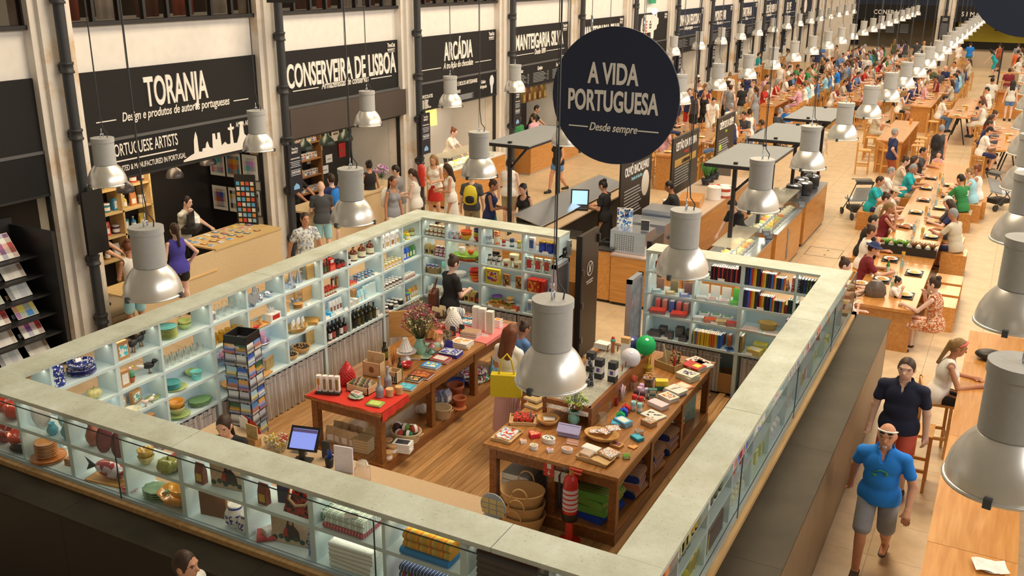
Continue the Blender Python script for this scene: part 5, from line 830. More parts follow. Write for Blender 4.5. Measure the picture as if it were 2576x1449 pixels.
row('R',NT,12.65,12.95,3,.12,'canvas',(.12,.2,.01),[[M('d88a8a'),M('e0a0a0')],[M('5a9ac0'),M('8ac0d8')],[M('b8d0d8'),M('d8e4e8')]],'pink or blue greeting card in the right display',rz=-15); it('R',NBt,12.75,.12,'cone',(.09,.26),[speckle(['c2504a','e8d8cc'],30),M('c2504a')],'red dotted paper cone in the lower right display'); it('R',NBt,13.0,.12,'canvas',(.16,.2,.02),[M('c08a5a'),M('d0a478')],'brown framed card at the far end of the right display',rz=-20)
# ================= goods on the tables and other shop things =================
FR=dict(a=(1220,1000,6.585),b=(1450,820,6.04),c=(980,740,6.5875),d=(500,700,3.623),e=(1200,950,2.904),f=(600,1000,3.227),g=(950,700,3.623))
def uv(f,x,y): o=FR[f]; return o[0]+x/o[2],o[1]+y/o[2]
TZ=.926
def pz(f,x,y,k,pm,mats,label,rz=0,z=TZ,dz=0,**kw): return px(*uv(f,x,y),z,k,pm,mats,label,rz,dz,**kw)
def pstack(f,x,y,n,k,pm,ml,step,stem,rz=0,jit=6,z=TZ):
    p=gz(*uv(f,x,y),z); stack(None,z,p.x,p.y,n,k,pm,ml,step,stem,rz,jit)
def at(f,x,y,z): return gz(*uv(f,x,y),z)
FLOR=speckle(['e8dcc8','d86a4a','e8dcc8','5a9ac0','e0a03a','e8dcc8'],45,.8)
# right table, near end
pz('a',370,650,'tray',(.22,.32,.035),M('d0a468',.7),'scalloped wooden tray of red and blue scarves on the right table',rz=0)
pz('a',370,620,'flat',(.19,.28,.02),[speckle(['c23a2c','e8dcd0','8aa0b8','e8dcd0'],16),PAPER,speckle(['c23a2c','e8dcd0','8aa0b8'],16)],'folded red and blue printed scarf in the near tray',dz=.01,cat='textile',name='scarf')
pz('a',640,390,'tray',(.3,.24,.035),M('d0a468',.7),'scalloped wooden tray of red felt on the right table',rz=25); pz('a',650,370,'fold',(.24,.18,.05),speckle(['c8301c','2a1614','d03a22'],30,.8),'red and black cut felt cloth in the second tray',rz=20,dz=.01); pz('a',760,400,'cone',(.035,.15),[M('8a7a6a',.8),M('e0c8a8')],'grey felt sardine ornament leaning on the wooden bowl',rz=40)
pz('a',1045,440,'bowl',(.135,.09),WOODL,'round pale wooden bowl beside the lilac clutch'); pz('a',1060,410,'fold',(.14,.08,.03),M('e8d8cc',.8,var=.15),'crumpled white cloth inside the round wooden bowl',dz=.03,rz=30)
pz('a',810,650,'heartbox',(.155,.05),[M('d0242c',.5),M('d0242c',.5),speckle(['e0a070','d0583a'],40)],'red heart shaped box with orange lid pattern'); pz('a',625,750,'heartbox',(.085,.035),[WHT,WHT,speckle(['e0b080','c84a34'],60)],'small white heart box left of the oval boxes'); pz('a',1070,900,'heartbox',(.085,.035),[WHT,WHT,speckle(['d8432c','8aa8c0','e0c090'],60)],'small white heart box between the two oval boxes')
pz('a',810,850,'ovalbox',(.05,.045,.05),[WHT,WHT,speckle(['d86a30','e8dcc8','6a9a5a'],60)],'round white box with orange flower lid'); pz('a',1055,740,'ovalbox',(.08,.06,.06),[WHT,WHT,speckle(['2a2a20','efe6c8','efe6c8'],40)],'large white oval box with black leaf lid'); pz('a',1360,900,'ovalbox',(.065,.048,.045),[WHT,WHT,speckle(['e0a03a','8a9ab0','d8603a'],60)],'white oval box with colourful flower lid')
pz('a',1440,790,'canvas',(.14,.07,.008),[M('d8a080'),stripes(['e0a080','e8c0a0','d88a6a'],.03,2)],'pink patterned card leaning before the lilac clutch',rot=(math.radians(-40),0,.1))
t=T('felt_clutch','lilac embossed felt clutch with folded flap on the right table','bag',at('a',1385,640,TZ),5); O('pouch',MB().add([(-.13,-.02,0),(.13,-.02,0),(.13,.03,0),(-.13,.03,0),(-.13,.03,.13),(.13,.03,.13),(.13,.05,.13),(-.13,.05,.13)],[(0,1,5,4),(3,2,1,0),(1,2,6,5),(3,0,4,7),(2,3,7,6),(4,5,6,7)]),M('b3a3b8',.9,bump=.4,sc=60),t); O('flap',MB().add([(-.14,.045,.135),(.14,.045,.135),(.14,-.045,.06),(-.14,-.045,.06),(-.14,.04,.128),(.14,.04,.128),(.14,-.045,.053),(-.14,-.045,.053)],[(0,3,2,1),(4,5,6,7),(2,3,7,6),(0,1,5,4),(1,2,6,5),(3,0,4,7)]),M('b9a9be',.9,bump=.4,sc=60),t)
pz('a',1930,700,'bowl',(.185,.085),WOODL,'wide oval wooden bowl of embroidered cloths',sc=(1.15,.85,1)); 
for i,(x,y,r) in enumerate(((1830,620,20),(1980,640,-15),(2120,610,40))): pz('a',x,y,'flat',(.15,.13,.006),[FLOR,PAPER,FLOR],'white embroidered napkin in the wide bowl, %s from the left'%ORD[i],rz=r,dz=.055+.012*i,cat='textile',name='napkin',group='napkins in the wide bowl')
pz('a',1830,1030,'tray',(.36,.2,.04),M('d0a468',.7),'scalloped wooden tray of table linen at the table edge',rz=-6); pz('a',1700,960,'fold',(.15,.14,.04),M('c9a888',.85),'folded beige cloth in the linen tray',rz=80,dz=.01); pz('a',1760,900,'fold',(.2,.12,.04),M('f0e8da',.85),'folded plain white cloth in the linen tray',rz=-10,dz=.02); pz('a',2060,970,'flat',(.19,.17,.03),[FLOR,PAPER,FLOR],'white cloth embroidered with blue and red flowers',rz=-20,dz=.02,cat='textile',name='embroidered_cloth')
pz('e',1090,590,'pack',(.08,.05,.06),[M('8ac04a',.5),WHT],'small green and white tissue packet at the table corner',rz=30); pz('e',1140,510,'heartbox',(.12,.01),[M('c9753a'),M('d8863c'),M('e0a050')],'flat orange heart ornament beside the linen tray',rz=30); pz('e',1180,420,'heartbox',(.11,.06),[glass('d8a090',.4),TINM,glass('e0c0b0',.3)],'clear heart shaped box with coppery rim'); pstack('e',1170,450,3,'flat',(.14,.1,.012),[[M('2f9aa8'),PAPER,M('4ab0b8')]],.013,'turquoise booklet under the clear heart box',rz=-30)
pz('e',1020,500,'flat',(.14,.1,.03),[WOODL,WOODL,M('7a3a3a')],'small wooden domino box behind the linen tray',rz=-10)
t=T('flower_vase','mint green ruffled vase of wild flowers on the right table','vase',at('a',1470,420,TZ)); O('vase',MB().lathe([(.05,0),(.075,.05),(.07,.1),(.045,.13),(.065,.17),(.058,.17),(.04,.13),(1e-5,.1)],24,wob=(.05,8)),CER('8fc4a0'),t)
def bunch(t,z,n,r,h,cols,seed,stem='5a6a34',rad=.012,lift=1.):
    q=random.Random(seed); st=MB(); fl=[MB() for _ in cols]
    for i in range(n):
        a=q.random()*6.283; e=r*math.sqrt(q.random()); p=(e*math.cos(a),e*math.sin(a),z+h*(1.05-.55*(e/r)**2)*q.uniform(.75,1.1))
        st.tube([(0,0,z-.05),(p[0]*.45,p[1]*.45,z+.35*(p[2]-z)),p],.0022,4)
        j=i%len(cols); rr=rad*q.uniform(.6,1.3); fl[j].ball(p,rr,n=6,k=4)
        for _ in range(3): fl[j].ball((p[0]+q.uniform(-.03,.03),p[1]+q.uniform(-.03,.03),p[2]+q.uniform(-.03,.02)),rr*.6,n=5,k=3)
    O('stems',st,M(stem,.7),t,kind='stuff')
    for f,c in zip(fl,cols): O('blossoms',f,M(c,.7),t,kind='stuff')
bunch(t,.16,90,.17,.26,['b8c83a','efe8c8','e8e0c0','8a9a4a'],1); 
# yellow-green buttons
pz('a',1950,430,'beaker',(.06,.13),GLS,'clear glass tumbler beside the display cabinet')
pz('a',860,130,'flat',(.22,.26,.03),[M('c49a5c'),PAPER,M('b88a4a')],'kraft portfolio with black ink fish print on the right table',rz=-12); pz('a',850,60,'flat',(.22,.26,.03),[M('c49a5c'),PAPER,M('c8a066')],'kraft portfolio on top of the pile behind the tray',rz=-12,dz=.04); O('fish_print',MB().prism(oval(.06,.022),0,.001),BLK,None,at('a',840,60,TZ)+Vector((0,0,.073)),label='black ink fish printed on the kraft portfolio',cat='print')
# raised display cabinet
t=T('display_cabinet','raised timber and glass display cabinet on the right table','cabinet',(-4.2,10.45,TZ)); hx,hy=.3,1.0
for sx in (-1,1):
    for sy in (-1,1): O('leg',MB().box(sx*hx-.02,sx*hx+.02,sy*hy-.02,sy*hy+.02,0,.27),TW,t)
    O('rail',MB().box(sx*hx-.025,sx*hx+.025,-hy-.03,hy+.03,.22,.28),TW,t); O('rail',MB().box(-hx,hx,sx*hy-.025,sx*hy+.025,.22,.28),TW,t)
O('glass_top',MB().box(-hx,hx,-hy,hy,.265,.272),glass('d8e0d8',.25),t); O('side_panel',MB().box(hx-.015,hx+.015,-hy,hy,0,.22),TW,t); O('display_cloth',MB().box(-hx,hx,-hy,hy,.14,.15),FLOR,t)
CZ=TZ+.29
for i,(x,y) in enumerate(((345,790),(550,835),(220,680))):
    p=at('b',x,y,CZ); t=T('gift_box','tall black gift carton with white band and crest, %s'%('left of the front pair','right of the front pair','standing behind the pair')[i],'box',(p.x,p.y,CZ),group='black gift cartons'); O('carton',MB().box(-.05,.05,-.05,.05,0,.26),M('2b2a2c',.5),t); O('white_band',MB().box(-.051,.051,-.051,.051,.08,.17),WHT,t); O('crest',MB().box(-.02,.02,-.053,-.051,.1,.15),speckle(['5a4a9a','8a2a3a','3a5ab0'],60),t)
def lantern(f,x,y,z,r,c,lab):
    p=at(f,x,y,z); t=T('paper_lantern',lab,'lantern',(p.x,p.y,z-r)); b=MB(); pr=[]
    for j in range(29): a=math.pi*j/28; pr.append((max(.02,r*math.sin(a)*(1+.035*math.cos(j*math.pi))),r-r*math.cos(a)))
    O('ribbed_paper',MB().lathe(pr,26,M=Matrix.Rotation(.5,4,'X')@Matrix.Rotation(.35,4,'Y') if False else None),M(c,.7),t,rot=(.5,.3,0)); O('rim_wire',MB().lathe([(.022,2*r-.004),(.024,2*r),(.02,2*r)],12),TINM,t,rot=(.5,.3,0))
lantern('b',830,235,CZ+.1,.115,'34386e','dark blue ribbed paper lantern behind the others'); lantern('b',815,430,CZ+.11,.125,'dccbd2','pale pink ribbed paper lantern'); lantern('b',1045,240,CZ+.16,.13,'12a04c','bright green ribbed paper lantern')
p=at('b',745,420,CZ); t=T('kraft_carton','tall kraft and white carton beside the lanterns','box',(p.x,p.y,CZ)); O('carton',MB().box(-.055,.055,-.04,.04,0,.2),WHT,t); O('kraft_top',MB().box(-.056,.056,-.041,.041,.16,.235),M('c9965a',.8),t)
t=T('ice_cream_lamp','terracotta cone topped by red and green glass','ornament',at('b',550,400,CZ)); O('stand',MB().lathe([(.03,0),(.02,.12),(.035,.16)],10),TERR,t); O('green_scoop',MB().ball((0,0,.17),.035),M('5a9a7a',.4),t); O('red_tip',MB().ball((0,0,.205),.024),RED,t)
for i,(x,y) in enumerate(((470,390),(620,400),(690,700),(740,640))): pz('b',x,y,'sticks',(.012,.09,3),M('8a4a24'),'wooden handled brush on the cabinet, %s'%ORD[i],z=CZ,cat='brush',name='brush',group='wooden brushes on the cabinet')
p=at('b',210,900,CZ); O('cat_ornament',MB().tube([(0,0,0),(.0,0,.1),(.02,.0,.2),(-.01,0,.3),(-.03,.0,.36)],[.045,.03,.022,.02,.012],10),speckle(['1c1a1c','8a8478','1c1a1c'],50),None,(p.x,p.y,CZ),label='black and silver sequinned cat tail ornament on the cabinet',cat='ornament')
pstack('b',400,330,4,'flat',(.2,.14,.018),[[M('ece6e0'),PAPER,M('e0d8d0')]],.019,'white notepad at the far end of the display cabinet',z=CZ)
# glass cups in the divider row
for i,(x,y,n,c) in enumerate(((460,1280,10,'8a8a9a'),(690,1130,14,'d8b0a8'),(860,980,12,'b5462c'),(750,960,10,'c28a50'))):
    pz('b',x,y,'beaker',(.055,.13),GLS,'clear jar of %s on the right table'%('glass straws','pink pencils','red pencils','brown pens')[i]); pz('b',x,y,'sticks',(.04,.2,n),M(c,.5),'bunch of %s in a clear jar'%('glass straws','pink pencils','red pencils','brown pens')[i],dz=.006)
pz('b',550,1190,'pack',(.14,.06,.1),[M('8a1c18',.4,var=.3),M('b03a30')],'dark red gift bag among the pencil jars')
pz('b',1080,730,'bucket',(.07,.11),[M('e0c040',.4),TINM],'yellow pot of long rulers and pencils'); pz('b',1080,700,'sticks',(.05,.28,8),M('e0b82c',.5),'long yellow pencils standing in the yellow pot'); 
pz('b',1100,900,'bucket',(.08,.11),[TINM,TINM],'metal bucket heaped with wooden pegs'); p=at('b',1100,900,TZ); b=MB(); q=random.Random(8)
for i in range(26): b.cb((q.uniform(-.07,.07),q.uniform(-.07,.07),.11+.05*q.random()),(.055,.012,.01),0,Matrix.Rotation(q.random()*3,4,'Z'))
O('wooden_pegs',b,M('c98f55',.6),None,(p.x,p.y,TZ),label='heap of wooden clothes pegs in the metal bucket',cat='pegs',kind='stuff')
t=T('tissue_carton','yellow and dark green carton on the right table','box',at('b',1290,960,TZ),25); O('green_body',MB().box(-.08,.08,-.05,.05,0,.06),M('2f6a4a',.5),t); O('yellow_top',MB().box(-.081,.081,-.051,.051,.06,.13),M('e0bc2c',.5),t)
pstack('b',1150,1110,3,'box',(.11,.07,.045),[[M('2f6a58',.5),M('d8b080')],[M('e4d8c0'),M('3a6a50')],[M('2f6a58',.5),M('d8b080')]],.046,'green and cream pencil tin',rz=20)
for i,(x,y,c) in enumerate(((860,1280,'9cc4b0'),(955,1310,'9cc4b0'),(880,1180,'c8342c'),(980,1210,'c8342c'),(905,1110,'4a2a2c'),(1000,1140,'4a2a2c'),(955,1060,'d8a8b0'),(1065,1080,'c8b0c8'),(985,1010,'d0a0b0'))): pz('b',x,y,'spool',(.034,.12),[M(c,.8),WHT],'%s twine spool, %s in the group'%({'9cc4b0':'mint','c8342c':'red','4a2a2c':'dark brown','d8a8b0':'pink','c8b0c8':'lilac','d0a0b0':'rose'}[c],ORD[i]),group='twine spools on the right table')
for i,(x,y,c,n) in enumerate(((670,1410,'1fa050','green'),(715,1350,'2a5ac0','blue'),(750,1300,'d8342c','red'))):
    p=at('b',x,y,TZ); t=T('toy_house','little %s wooden house on the right table'%n,'toy',(p.x,p.y,TZ),25); O('block',MB().box(-.05,.05,-.035,.035,0,.05),M(c,.4),t); O('roof',MB().prism([(-.055,0),(.055,0),(0,.045)],-.038,.038,M=Matrix.Translation((0,0,.05))@Matrix.Rotation(math.pi/2,4,'X')),M(c,.35),t)
pz('b',640,1500,'flat',(.18,.1,.03),[M('3aa0d0'),PAPER,M('5ab8e0')],'bright blue flat package in front of the toy houses',rz=15)
pz('b',1850,560,'flat',(.3,.22,.03),[M('f0e8d8'),PAPER,speckle(['f0e8d8','2a2420','f0e8d8','c85a3a'],14)],'white illustrated album at the far table corner',rz=-25); pz('b',1900,600,'flat',(.28,.2,.03),[M('ece2d0'),PAPER,M('e8dcc8')],'white album under the illustrated one',rz=-25,dz=-.0)
for i,(c,n) in enumerate((('6a9a3a','green'),('c22e24','red'))):
    p=at('b',1780,660,TZ); t=T('book','%s LX%d book in the pile on the right table'%(n,70+10*i),'book',(p.x,p.y,TZ+.001+.035*i),-20); O('cover',MB().box(-.14,.14,-.1,.1,0,.033),M(c,.4),t); O('pages',MB().box(-.136,.141,-.095,.101,.004,.029),PAPER,t); O('cover_print',MB().box(0,.1,-.04,.06,.033,.034),M('e8d840' if i else 'c8b898',.5),t); letter(t,'LX%d'%(70+10*i),.02,(0,-.102,.008),rz=0,sx=1,depth=.001)
pstack('b',1690,800,4,'flat',(.26,.2,.02),[[M('e6d8b0'),PAPER,speckle(['ecdcb0','3a342c','8a7ab0','ecdcb0'],16)]],.021,'cream city guide book with sketches',rz=-22)
pz('b',1630,920,'flat',(.22,.15,.02),[M('e0885c'),PAPER,M('efd8b0')],'orange and cream picture book beside the guides',rz=-22)
p=at('b',1490,1020,TZ)
for i in range(3):
    t=T('book','white book lettered LISBOA, %s of the three'%('bottom','middle','top')[i],'book',(p.x+.01*i,p.y,TZ+.001+.022*i),-22); O('cover',MB().box(-.12,.12,-.1,.1,.018,.021).box(-.12,.12,-.1,.1,0,.003),WHT if i else M('3a8ac0'),t); O('pages',MB().box(-.118,.116,-.096,.096,.003,.018),PAPER,t)
    if i==2: letter(t,'LISBOA',.04,(0,0,.0215),rot=(0,0,math.radians(75)),sx=.9,mat=M('6a4a4a'),depth=.0005)
pstack('b',1400,1120,3,'flat',(.22,.17,.018),[[M('efe8d8'),PAPER,speckle(['efe8d8','3a7a8a','e0a03a','efe8d8','c84a34'],24)]],.019,'white illustrated children book',rz=-22)
pz('b',1240,1230,'box',(.24,.14,.06),[M('e4c8c0',.4),M('e8d4cc')],'pale pink wrapped parcel on the right table',rz=-22); pz('b',1170,1370,'flat',(.26,.2,.02),[M('e8dcc0'),PAPER,speckle(['e8dcc0','e8dcc0','2a2622','e8dcc0'],14)],'cream book with black sardine prints',rz=-22); pstack('e',1255,345,4,'flat',(.16,.12,.015),[[M('c88a50'),PAPER,speckle(['c0703a','d8c8a8','8a9aa0'],30)]],.016,'pile of postcards in orange tones',rz=-25); pstack('e',1065,340,3,'flat',(.2,.13,.02),[[M('4aa0c8'),PAPER,M('e4e0d8')]],.021,'blue and white stationery pack',rz=-25)
t=T('toy_crate','wooden crate of old rulers and prints on the right table','crate',at('b',1400,640,TZ),-20); b=MB()
for a in ((-.17,.17,-.1,-.09),(-.17,.17,.09,.1),(-.17,-.16,-.1,.1),(.16,.17,-.1,.1)): b.box(*a,0,.1)
O('crate_sides',b,M('b9935a',.7),t); O('ruler',MB().box(-.03,.0,-.02,-.012,.02,.34),M('d8c090',.6),t,rot=(0,-.25,0)); O('print_card',MB().box(-.02,.14,.02,.026,.02,.26),speckle(['c8a868','a8402c','4a3a28','d8c088'],22),t,rot=(-.2,0,0)); O('print_card',MB().box(-.16,-.02,.04,.046,.02,.22),M('b8a070',.7,var=.2),t,rot=(-.2,0,0)); O('red_pencil',MB().box(.1,.12,-.03,-.01,.02,.2),RED,t)
# extinguisher, baskets, textiles below right table
p=at('e',672,1195,.026); t=T('fire_extinguisher','red fire extinguisher on a red stand by the right table','extinguisher',(p.x,p.y,.026)); O('stand',MB().box(-.04,.04,-.02,.02,0,.36).cyl((0,0,0),.13,.012),RED,t); O('cylinder',MB().lathe([(.075,.30),(.085,.32),(.085,.74),(.07,.8),(.03,.84)],20),M('c41f18',.25,coat=.6),t); O('black_foot',MB().lathe([(.078,.28),(.087,.29),(.087,.37),(.085,.38)],20),BLK,t); O('valve',MB().cyl((0,0,.83),.022,.06),GOLD,t); O('handle',MB().box(-.02,.13,-.012,.012,.9,.92,).box(0,.12,-.012,.012,.86,.875),RED,t); O('hose',MB().tube([(0,0,.87),(-.09,-.02,.9),(-.13,-.02,.8),(-.12,-.02,.5),(-.1,-.02,.42)],.013,8),BLK,t); O('instruction_label',MB().lathe([(.086,.42),(.086,.7)],20,caps=False),stripes(['d8c0b8','c83a30','d8c0b8'],.06,2),t)
t=T('extinguisher_sign','red and white fire extinguisher arrow sign on the table apron','sign',Vector((at('e',535,670,.75).x,8.60,.70))); O('plate',MB().box(-.065,.065,0,.004,-.02,.2),M('c83a2c',.5),t); O('pictogram',MB().box(-.02,.03,-.003,0,.08,.17).box(-.003,.007,-.003,0,0,.06).prism([(-.02,.025),(.024,.025),(.002,0)],0,.002,M=Matrix.Rotation(math.pi/2,4,'X')),WHT,t); O('side_plate',MB().box(.07,.3,.0,.004,-.06,.08),M('d8dce0',.5,var=.3,sc=30),t)
p=at('e',330,1110,.026)
for i in range(3): put('basket',(.28-.01*i,.24),[M('c08f55',.85,bump=.5,sc=60),M('c9985c',.85)],(p.x,p.y,.027+.14*i),'woven straw basket with looped handles, %s of the nested three'%('lowest','middle','top')[i],8*i,group='nested straw baskets')
BWS=stripes(['e4dccc','22222a','3a4a5a','22222a'],.035,2,.9); BZ=.187
for i in range(4): put('fold',(.5,.36,.08),[stripes(['e4dccc','1f2028','e4dccc','2a2a34'],.03,0,.9)],(-4.5,8.95,BZ+.082*i),'black and white striped rag rug, %s in the pile'%('lowest','second','third','top')[i],90,group='striped rugs under the right table')
GRT=stripes(['6a9a3a','8ab04a','2f6a3a','a8b05a','c8a04a'],.05,0,.9); BLT=M('1c3f9a',.9,bump=.6,sc=80)
for i,(m,n) in enumerate(((BLT,'deep blue shaggy rug'),(GRT,'green woven throw'),(GRT,'green woven throw'),(GRT,'green woven throw'))): put('fold',(.5,.4,.09),[m],(-3.55,8.95,BZ+.092*i),n+', %s in the corner pile'%('lowest','second','third','top')[i],90 if i%2 else 80,group='throws under the right table')
RBW=stripes(['c23a2c','e0902c','2a3a7a','d8c060','8a2a4a','3a7a5a'],.05,0,.9)
for j,y in enumerate((9.55,10.15,10.75)):
    for i in range(3): put('fold',(.36,.42,.1),[RBW if i!=1 else stripes(['3a3a44','c25a2c','d8d0c0','6a3a5a'],.04,0,.9)],(-3.45,y,BZ+.102*i),'rainbow striped throw, %s in the %s pile under the right table'%(('lowest','middle','top')[i],ORD[j]),90+random.uniform(-8,8),group='striped throws under the right table')
for i in range(2): put('box',(.3,.3,.28),[M('5a5754',.7),M('66625e')],(-4.0,8.93,BZ+.285*i),'grey storage crate under the right table, %s'%('lower' if i==0 else 'upper'))
put('canvas',(.3,.42,.06),[M('c8c4bc'),M('8aa090',.6,var=.3,sc=12)],(-3.4,11.7,BZ),'large grey boxed print under the far end of the right table',70)
t=T('striped_toy','red green and white striped toy figure under the right table','toy',(-3.38,11.3,BZ)); O('base',MB().box(-.06,.06,-.08,.08,0,.1),M('b02a24',.5),t); O('body',MB().lathe([(.07,.1),(.08,.16),(.05,.26),(.02,.32)],14),stripes(['c23a2c','e8e0d0','3f8a4a'],.06,2,.6),t)
# left table
t=T('tube_display','dark stand holding four white flower seed tubes on the red cloth','display',at('d',1185,1045,.934),20); O('stand',MB().box(-.16,.16,-.06,.06,0,.03),M('3a2c22',.6),t)
for i in range(4): x=-.12+.08*i; O('seed_tube',MB().box(x-.03,x+.03,-.03,.03,.03,.24),M('f0ece0',.6),t); O('flower_print',MB().box(x-.018,x+.018,-.033,-.03,.06 if i else .12,.2),M(('d8a02c','6a9a4a','5a8a4a','6a9a3a')[i],.6,var=.3,sc=60),t); O('red_tie',MB().box(x-.003,x+.003,-.035,-.031,.05,.21),RED,t)
def pinecone(p,r,h,m,lab):
    t=T('ceramic_pinecone',lab,'ornament',p); O('core',MB().lathe([(r*.6,0),(r*.95,h*.22),(r*.93,h*.4),(r*.7,h*.68),(r*.35,h*.88),(r*.1,h*.95)],20),m,t); b=MB()
    for j in range(11):
        f=j/11; z=h*(.08+.8*f); rr=r*(.78+.2*math.sin(math.pi*min(1,f*1.6+.1)) if f<.4 else 1-.85*((f-.3)/.75)**1.6)*.97; n=16
        for i in range(n): a=2*math.pi*(i+.5*(j%2))/n; b.ball((rr*math.cos(a),rr*math.sin(a),z),r*.17*(1-.4*f),n=6,k=4,sc=(1,1,1.1))
    O('scales',b,m,t,kind='stuff'); O('tip',MB().ball((0,0,h*.97),r*.14,n=8,k=5),m,t)
pinecone(at('d',1355,960,.934),.105,.32,M('c3201c',.3,coat=.6),'glossy red ceramic pine cone on the red cloth'); pinecone(at('c',1065,600,TZ),.125,.36,M('ece4dc',.45),'matte white ceramic pine cone on the left table')
def crate(p,rz,w,d,h,lab,m):
    t=T('wooden_crate',lab,'crate',p,rz); b=MB()
    for a in ((-w/2,w/2,-d/2,-d/2+.01),(-w/2,w/2,d/2-.01,d/2),(-w/2,-w/2+.01,-d/2,d/2),(w/2-.01,w/2,-d/2,d/2)): b.box(*a,0,h)
    O('crate_sides',b.box(-w/2,w/2,-d/2,d/2,0,.008),m,t); return t
PLY=wood('d0a068','deb682',0,3,.6)
t=crate(at('d',1490,1020,.934),0,.34,.22,.1,'open pale wooden crate of printed packets on the red cloth',PLY)
for i in range(9):
    for j in range(3): put('pack',(.07,.02,.12),[M(('8a7a4a','4a5a3a','b58a5a','6a4a4a','c8a878')[(i+j)%5],.6,var=.3,sc=40),M('e0d0b0')],at('d',1490,1020,.934)+Vector((-.12+.03*i,-.065+.065*j,.012)),'printed seed packet in the pale crate, %s in the %s row'%(ORD[i],('front','middle','back')[j]),90,group='seed packets in the pale crate')
t=crate(at('d',1600,880,TZ),5,.26,.14,.2,'tall wooden box with a burnt crest behind the crate',PLY); O('lid',MB().box(-.13,.13,.06,.075,.2,.3),PLY,t); O('crest',MB().prism(oval(.04,.045,14),0,.001,M=Matrix.Translation((0,-.07,.1))@Matrix.Rotation(math.pi/2,4,'X')),M('8a5a30',.7),t)
pz('d',1600,850,'sticks',(.08,.26,12),M('b5763a'),'wooden forks standing in the tall wooden box',z=TZ); 
for i,(x,y) in enumerate(((1650,1080),(1725,985))): pz('d',x,y,'bottle',(.05,.28,.42),[M('9a958c',.6),M('9a958c',.6),M('8a857c',.6)],'grey bottle shaped ornament, %s one'%('front' if i==0 else 'rear'),z=.934)
pz('d',1435,1090,'leafplate',(.085,),CER('a8b88a'),'green leaf plate of packets on the red cloth',z=.934,cat='plate'); pstack('d',1440,1060,3,'flat',(.13,.09,.01),[[PAPER,PAPER,M('c88a70',.6,var=.2)]],.011,'white seed envelope on the leaf plate',z=.952,jit=25)
pz('d',1610,1150,'flat',(.2,.14,.022),[M('8aa83a'),PAPER,M('c8d060',.6,var=.2,sc=40)],'lime green pocket book on the red cloth',z=.934,rz=8)
for i,(x,y) in enumerate(((1740,1070),(1825,1050))):
    pz('d',x,y,'tin',(.05,.1),[M('c9965c',.7),M('d2a066',.7),M('c9965c',.7)],'round kraft tub with hanging tag, %s'%('nearer' if i==0 else 'farther'),z=.934); pz('d',x,y+5,'tag',(.05,),WHT,'white hanging tag of the %s kraft tub'%('nearer' if i==0 else 'farther'),z=.934,dz=.03)
for x,y,c,cp,w,lab in ((1895,1000,'4a9aa0','6ab8b8',.22,'teal pocket book'),(1965,930,'3a3226','c89a5a',.2,'dark cookery book with a round dish'),(2030,890,'7a3a20','c86a2c',.3,'large brown cookery book with fruit cover')): pz('d',x,y,'flat',(w,w*.72,.03),[M(c,.4),PAPER,speckle([cp,c,cp],20)],lab+' on the left table',rz=5)
pz('c',690,1200,'flat',(.24,.17,.03),[M('4a90b8',.4),PAPER,speckle(['e0c83a','4a90b8','e8e0c0'],18)],'blue and yellow cookery book on the left table',rz=3); pstack('c',850,1110,2,'flat',(.26,.18,.025),[[M('a83a2c',.4),PAPER,M('e4d0c8',.6,var=.2,sc=30)]],.026,'red and white cookery book on the left table',rz=3); pstack('c',1200,860,2,'flat',(.28,.22,.04),[[M('d8a82c',.4),PAPER,M('d8a82c')],[M('efe6d4',.4),PAPER,speckle(['efe6d4','e0963a','efe6d4'],10)]],.041,'white and yellow food album on the left table',rz=3)
pstack('c',1350,700,3,'flat',(.26,.2,.03),[[M('b88a62'),PAPER,M('b88a62')],[M('c09068'),PAPER,stripes(['c8a070','7a4a34','d8b890'],.05,0)]],.031,'brown wooden stationery box on the left table',rz=3)
t=T('playing_card_box','purple and white boxed pastry set with raised lid','box',at('c',1015,1010,TZ),5); O('tray',MB().box(-.14,.14,-.1,.1,0,.06),M('e0dce8',.5),t); O('front',MB().box(-.142,.142,-.103,-.1,.0,.05),M('3c357e',.5),t); O('side',MB().box(.14,.143,-.1,.1,0,.05),M('3c357e',.5),t); O('raised_lid',MB().box(-.14,-.02,.1,.106,.0,.17),M('3c357e',.5),t)
for s in (-1,1): O('inner_pack',MB().box(s*.07-.055,s*.07+.055,-.085,.085,.06,.07),speckle(['4a4290','d8d4e8','4a4290'],26),t)
pz('c',960,880,'canvas',(.14,.26,.012),[M('8a6a3a'),speckle(['c8b080','7a6040','d0bc90'],16)],'standing brown photograph card behind the purple box',rz=5); pz('c',870,940,'bird',(.16,),[WHT,WHT,ORG,GOLD],'small white figurine beside the purple box',rz=30)
def cakestand(p,r,h,m,lab):
    t=T('cake_stand',lab,'stand',p); O('foot',MB().lathe([(r*.5,0),(r*.45,.02),(r*.18,h*.5),(r*.22,h-.01)],20),m,t); O('dish',MB().lathe([(r*.2,h-.012),(r,h),(r*1.02,h+.012),(r*.97,h+.008),(1e-5,h)],32,wob=(.03,12)),m,t)
cakestand(at('c',270,1080,TZ),.15,.12,CER('e6d0c4'),'pale pink cake stand under the white packet dome'); p=at('c',270,1080,TZ)
for i in range(12): a=2*math.pi*i/12; put('pack',(.07,.02,.2),[M('f0ece4',.6),M('a8d0e0',.6)],p+Vector((.085*math.cos(a),.085*math.sin(a),.135)),'white and blue packet leaning in the dome, %s around'%ORD[i],rot=(math.radians(24),0,a-math.pi/2),group='white packets on the cake stand')
cakestand(at('c',690,960,TZ),.13,.1,CER('9cc098'),'pale green cake stand on the left table'); cakestand(at('c',700,870,TZ+.11),.12,.1,CER('d87a68'),'coral cake stand set on the green stand')
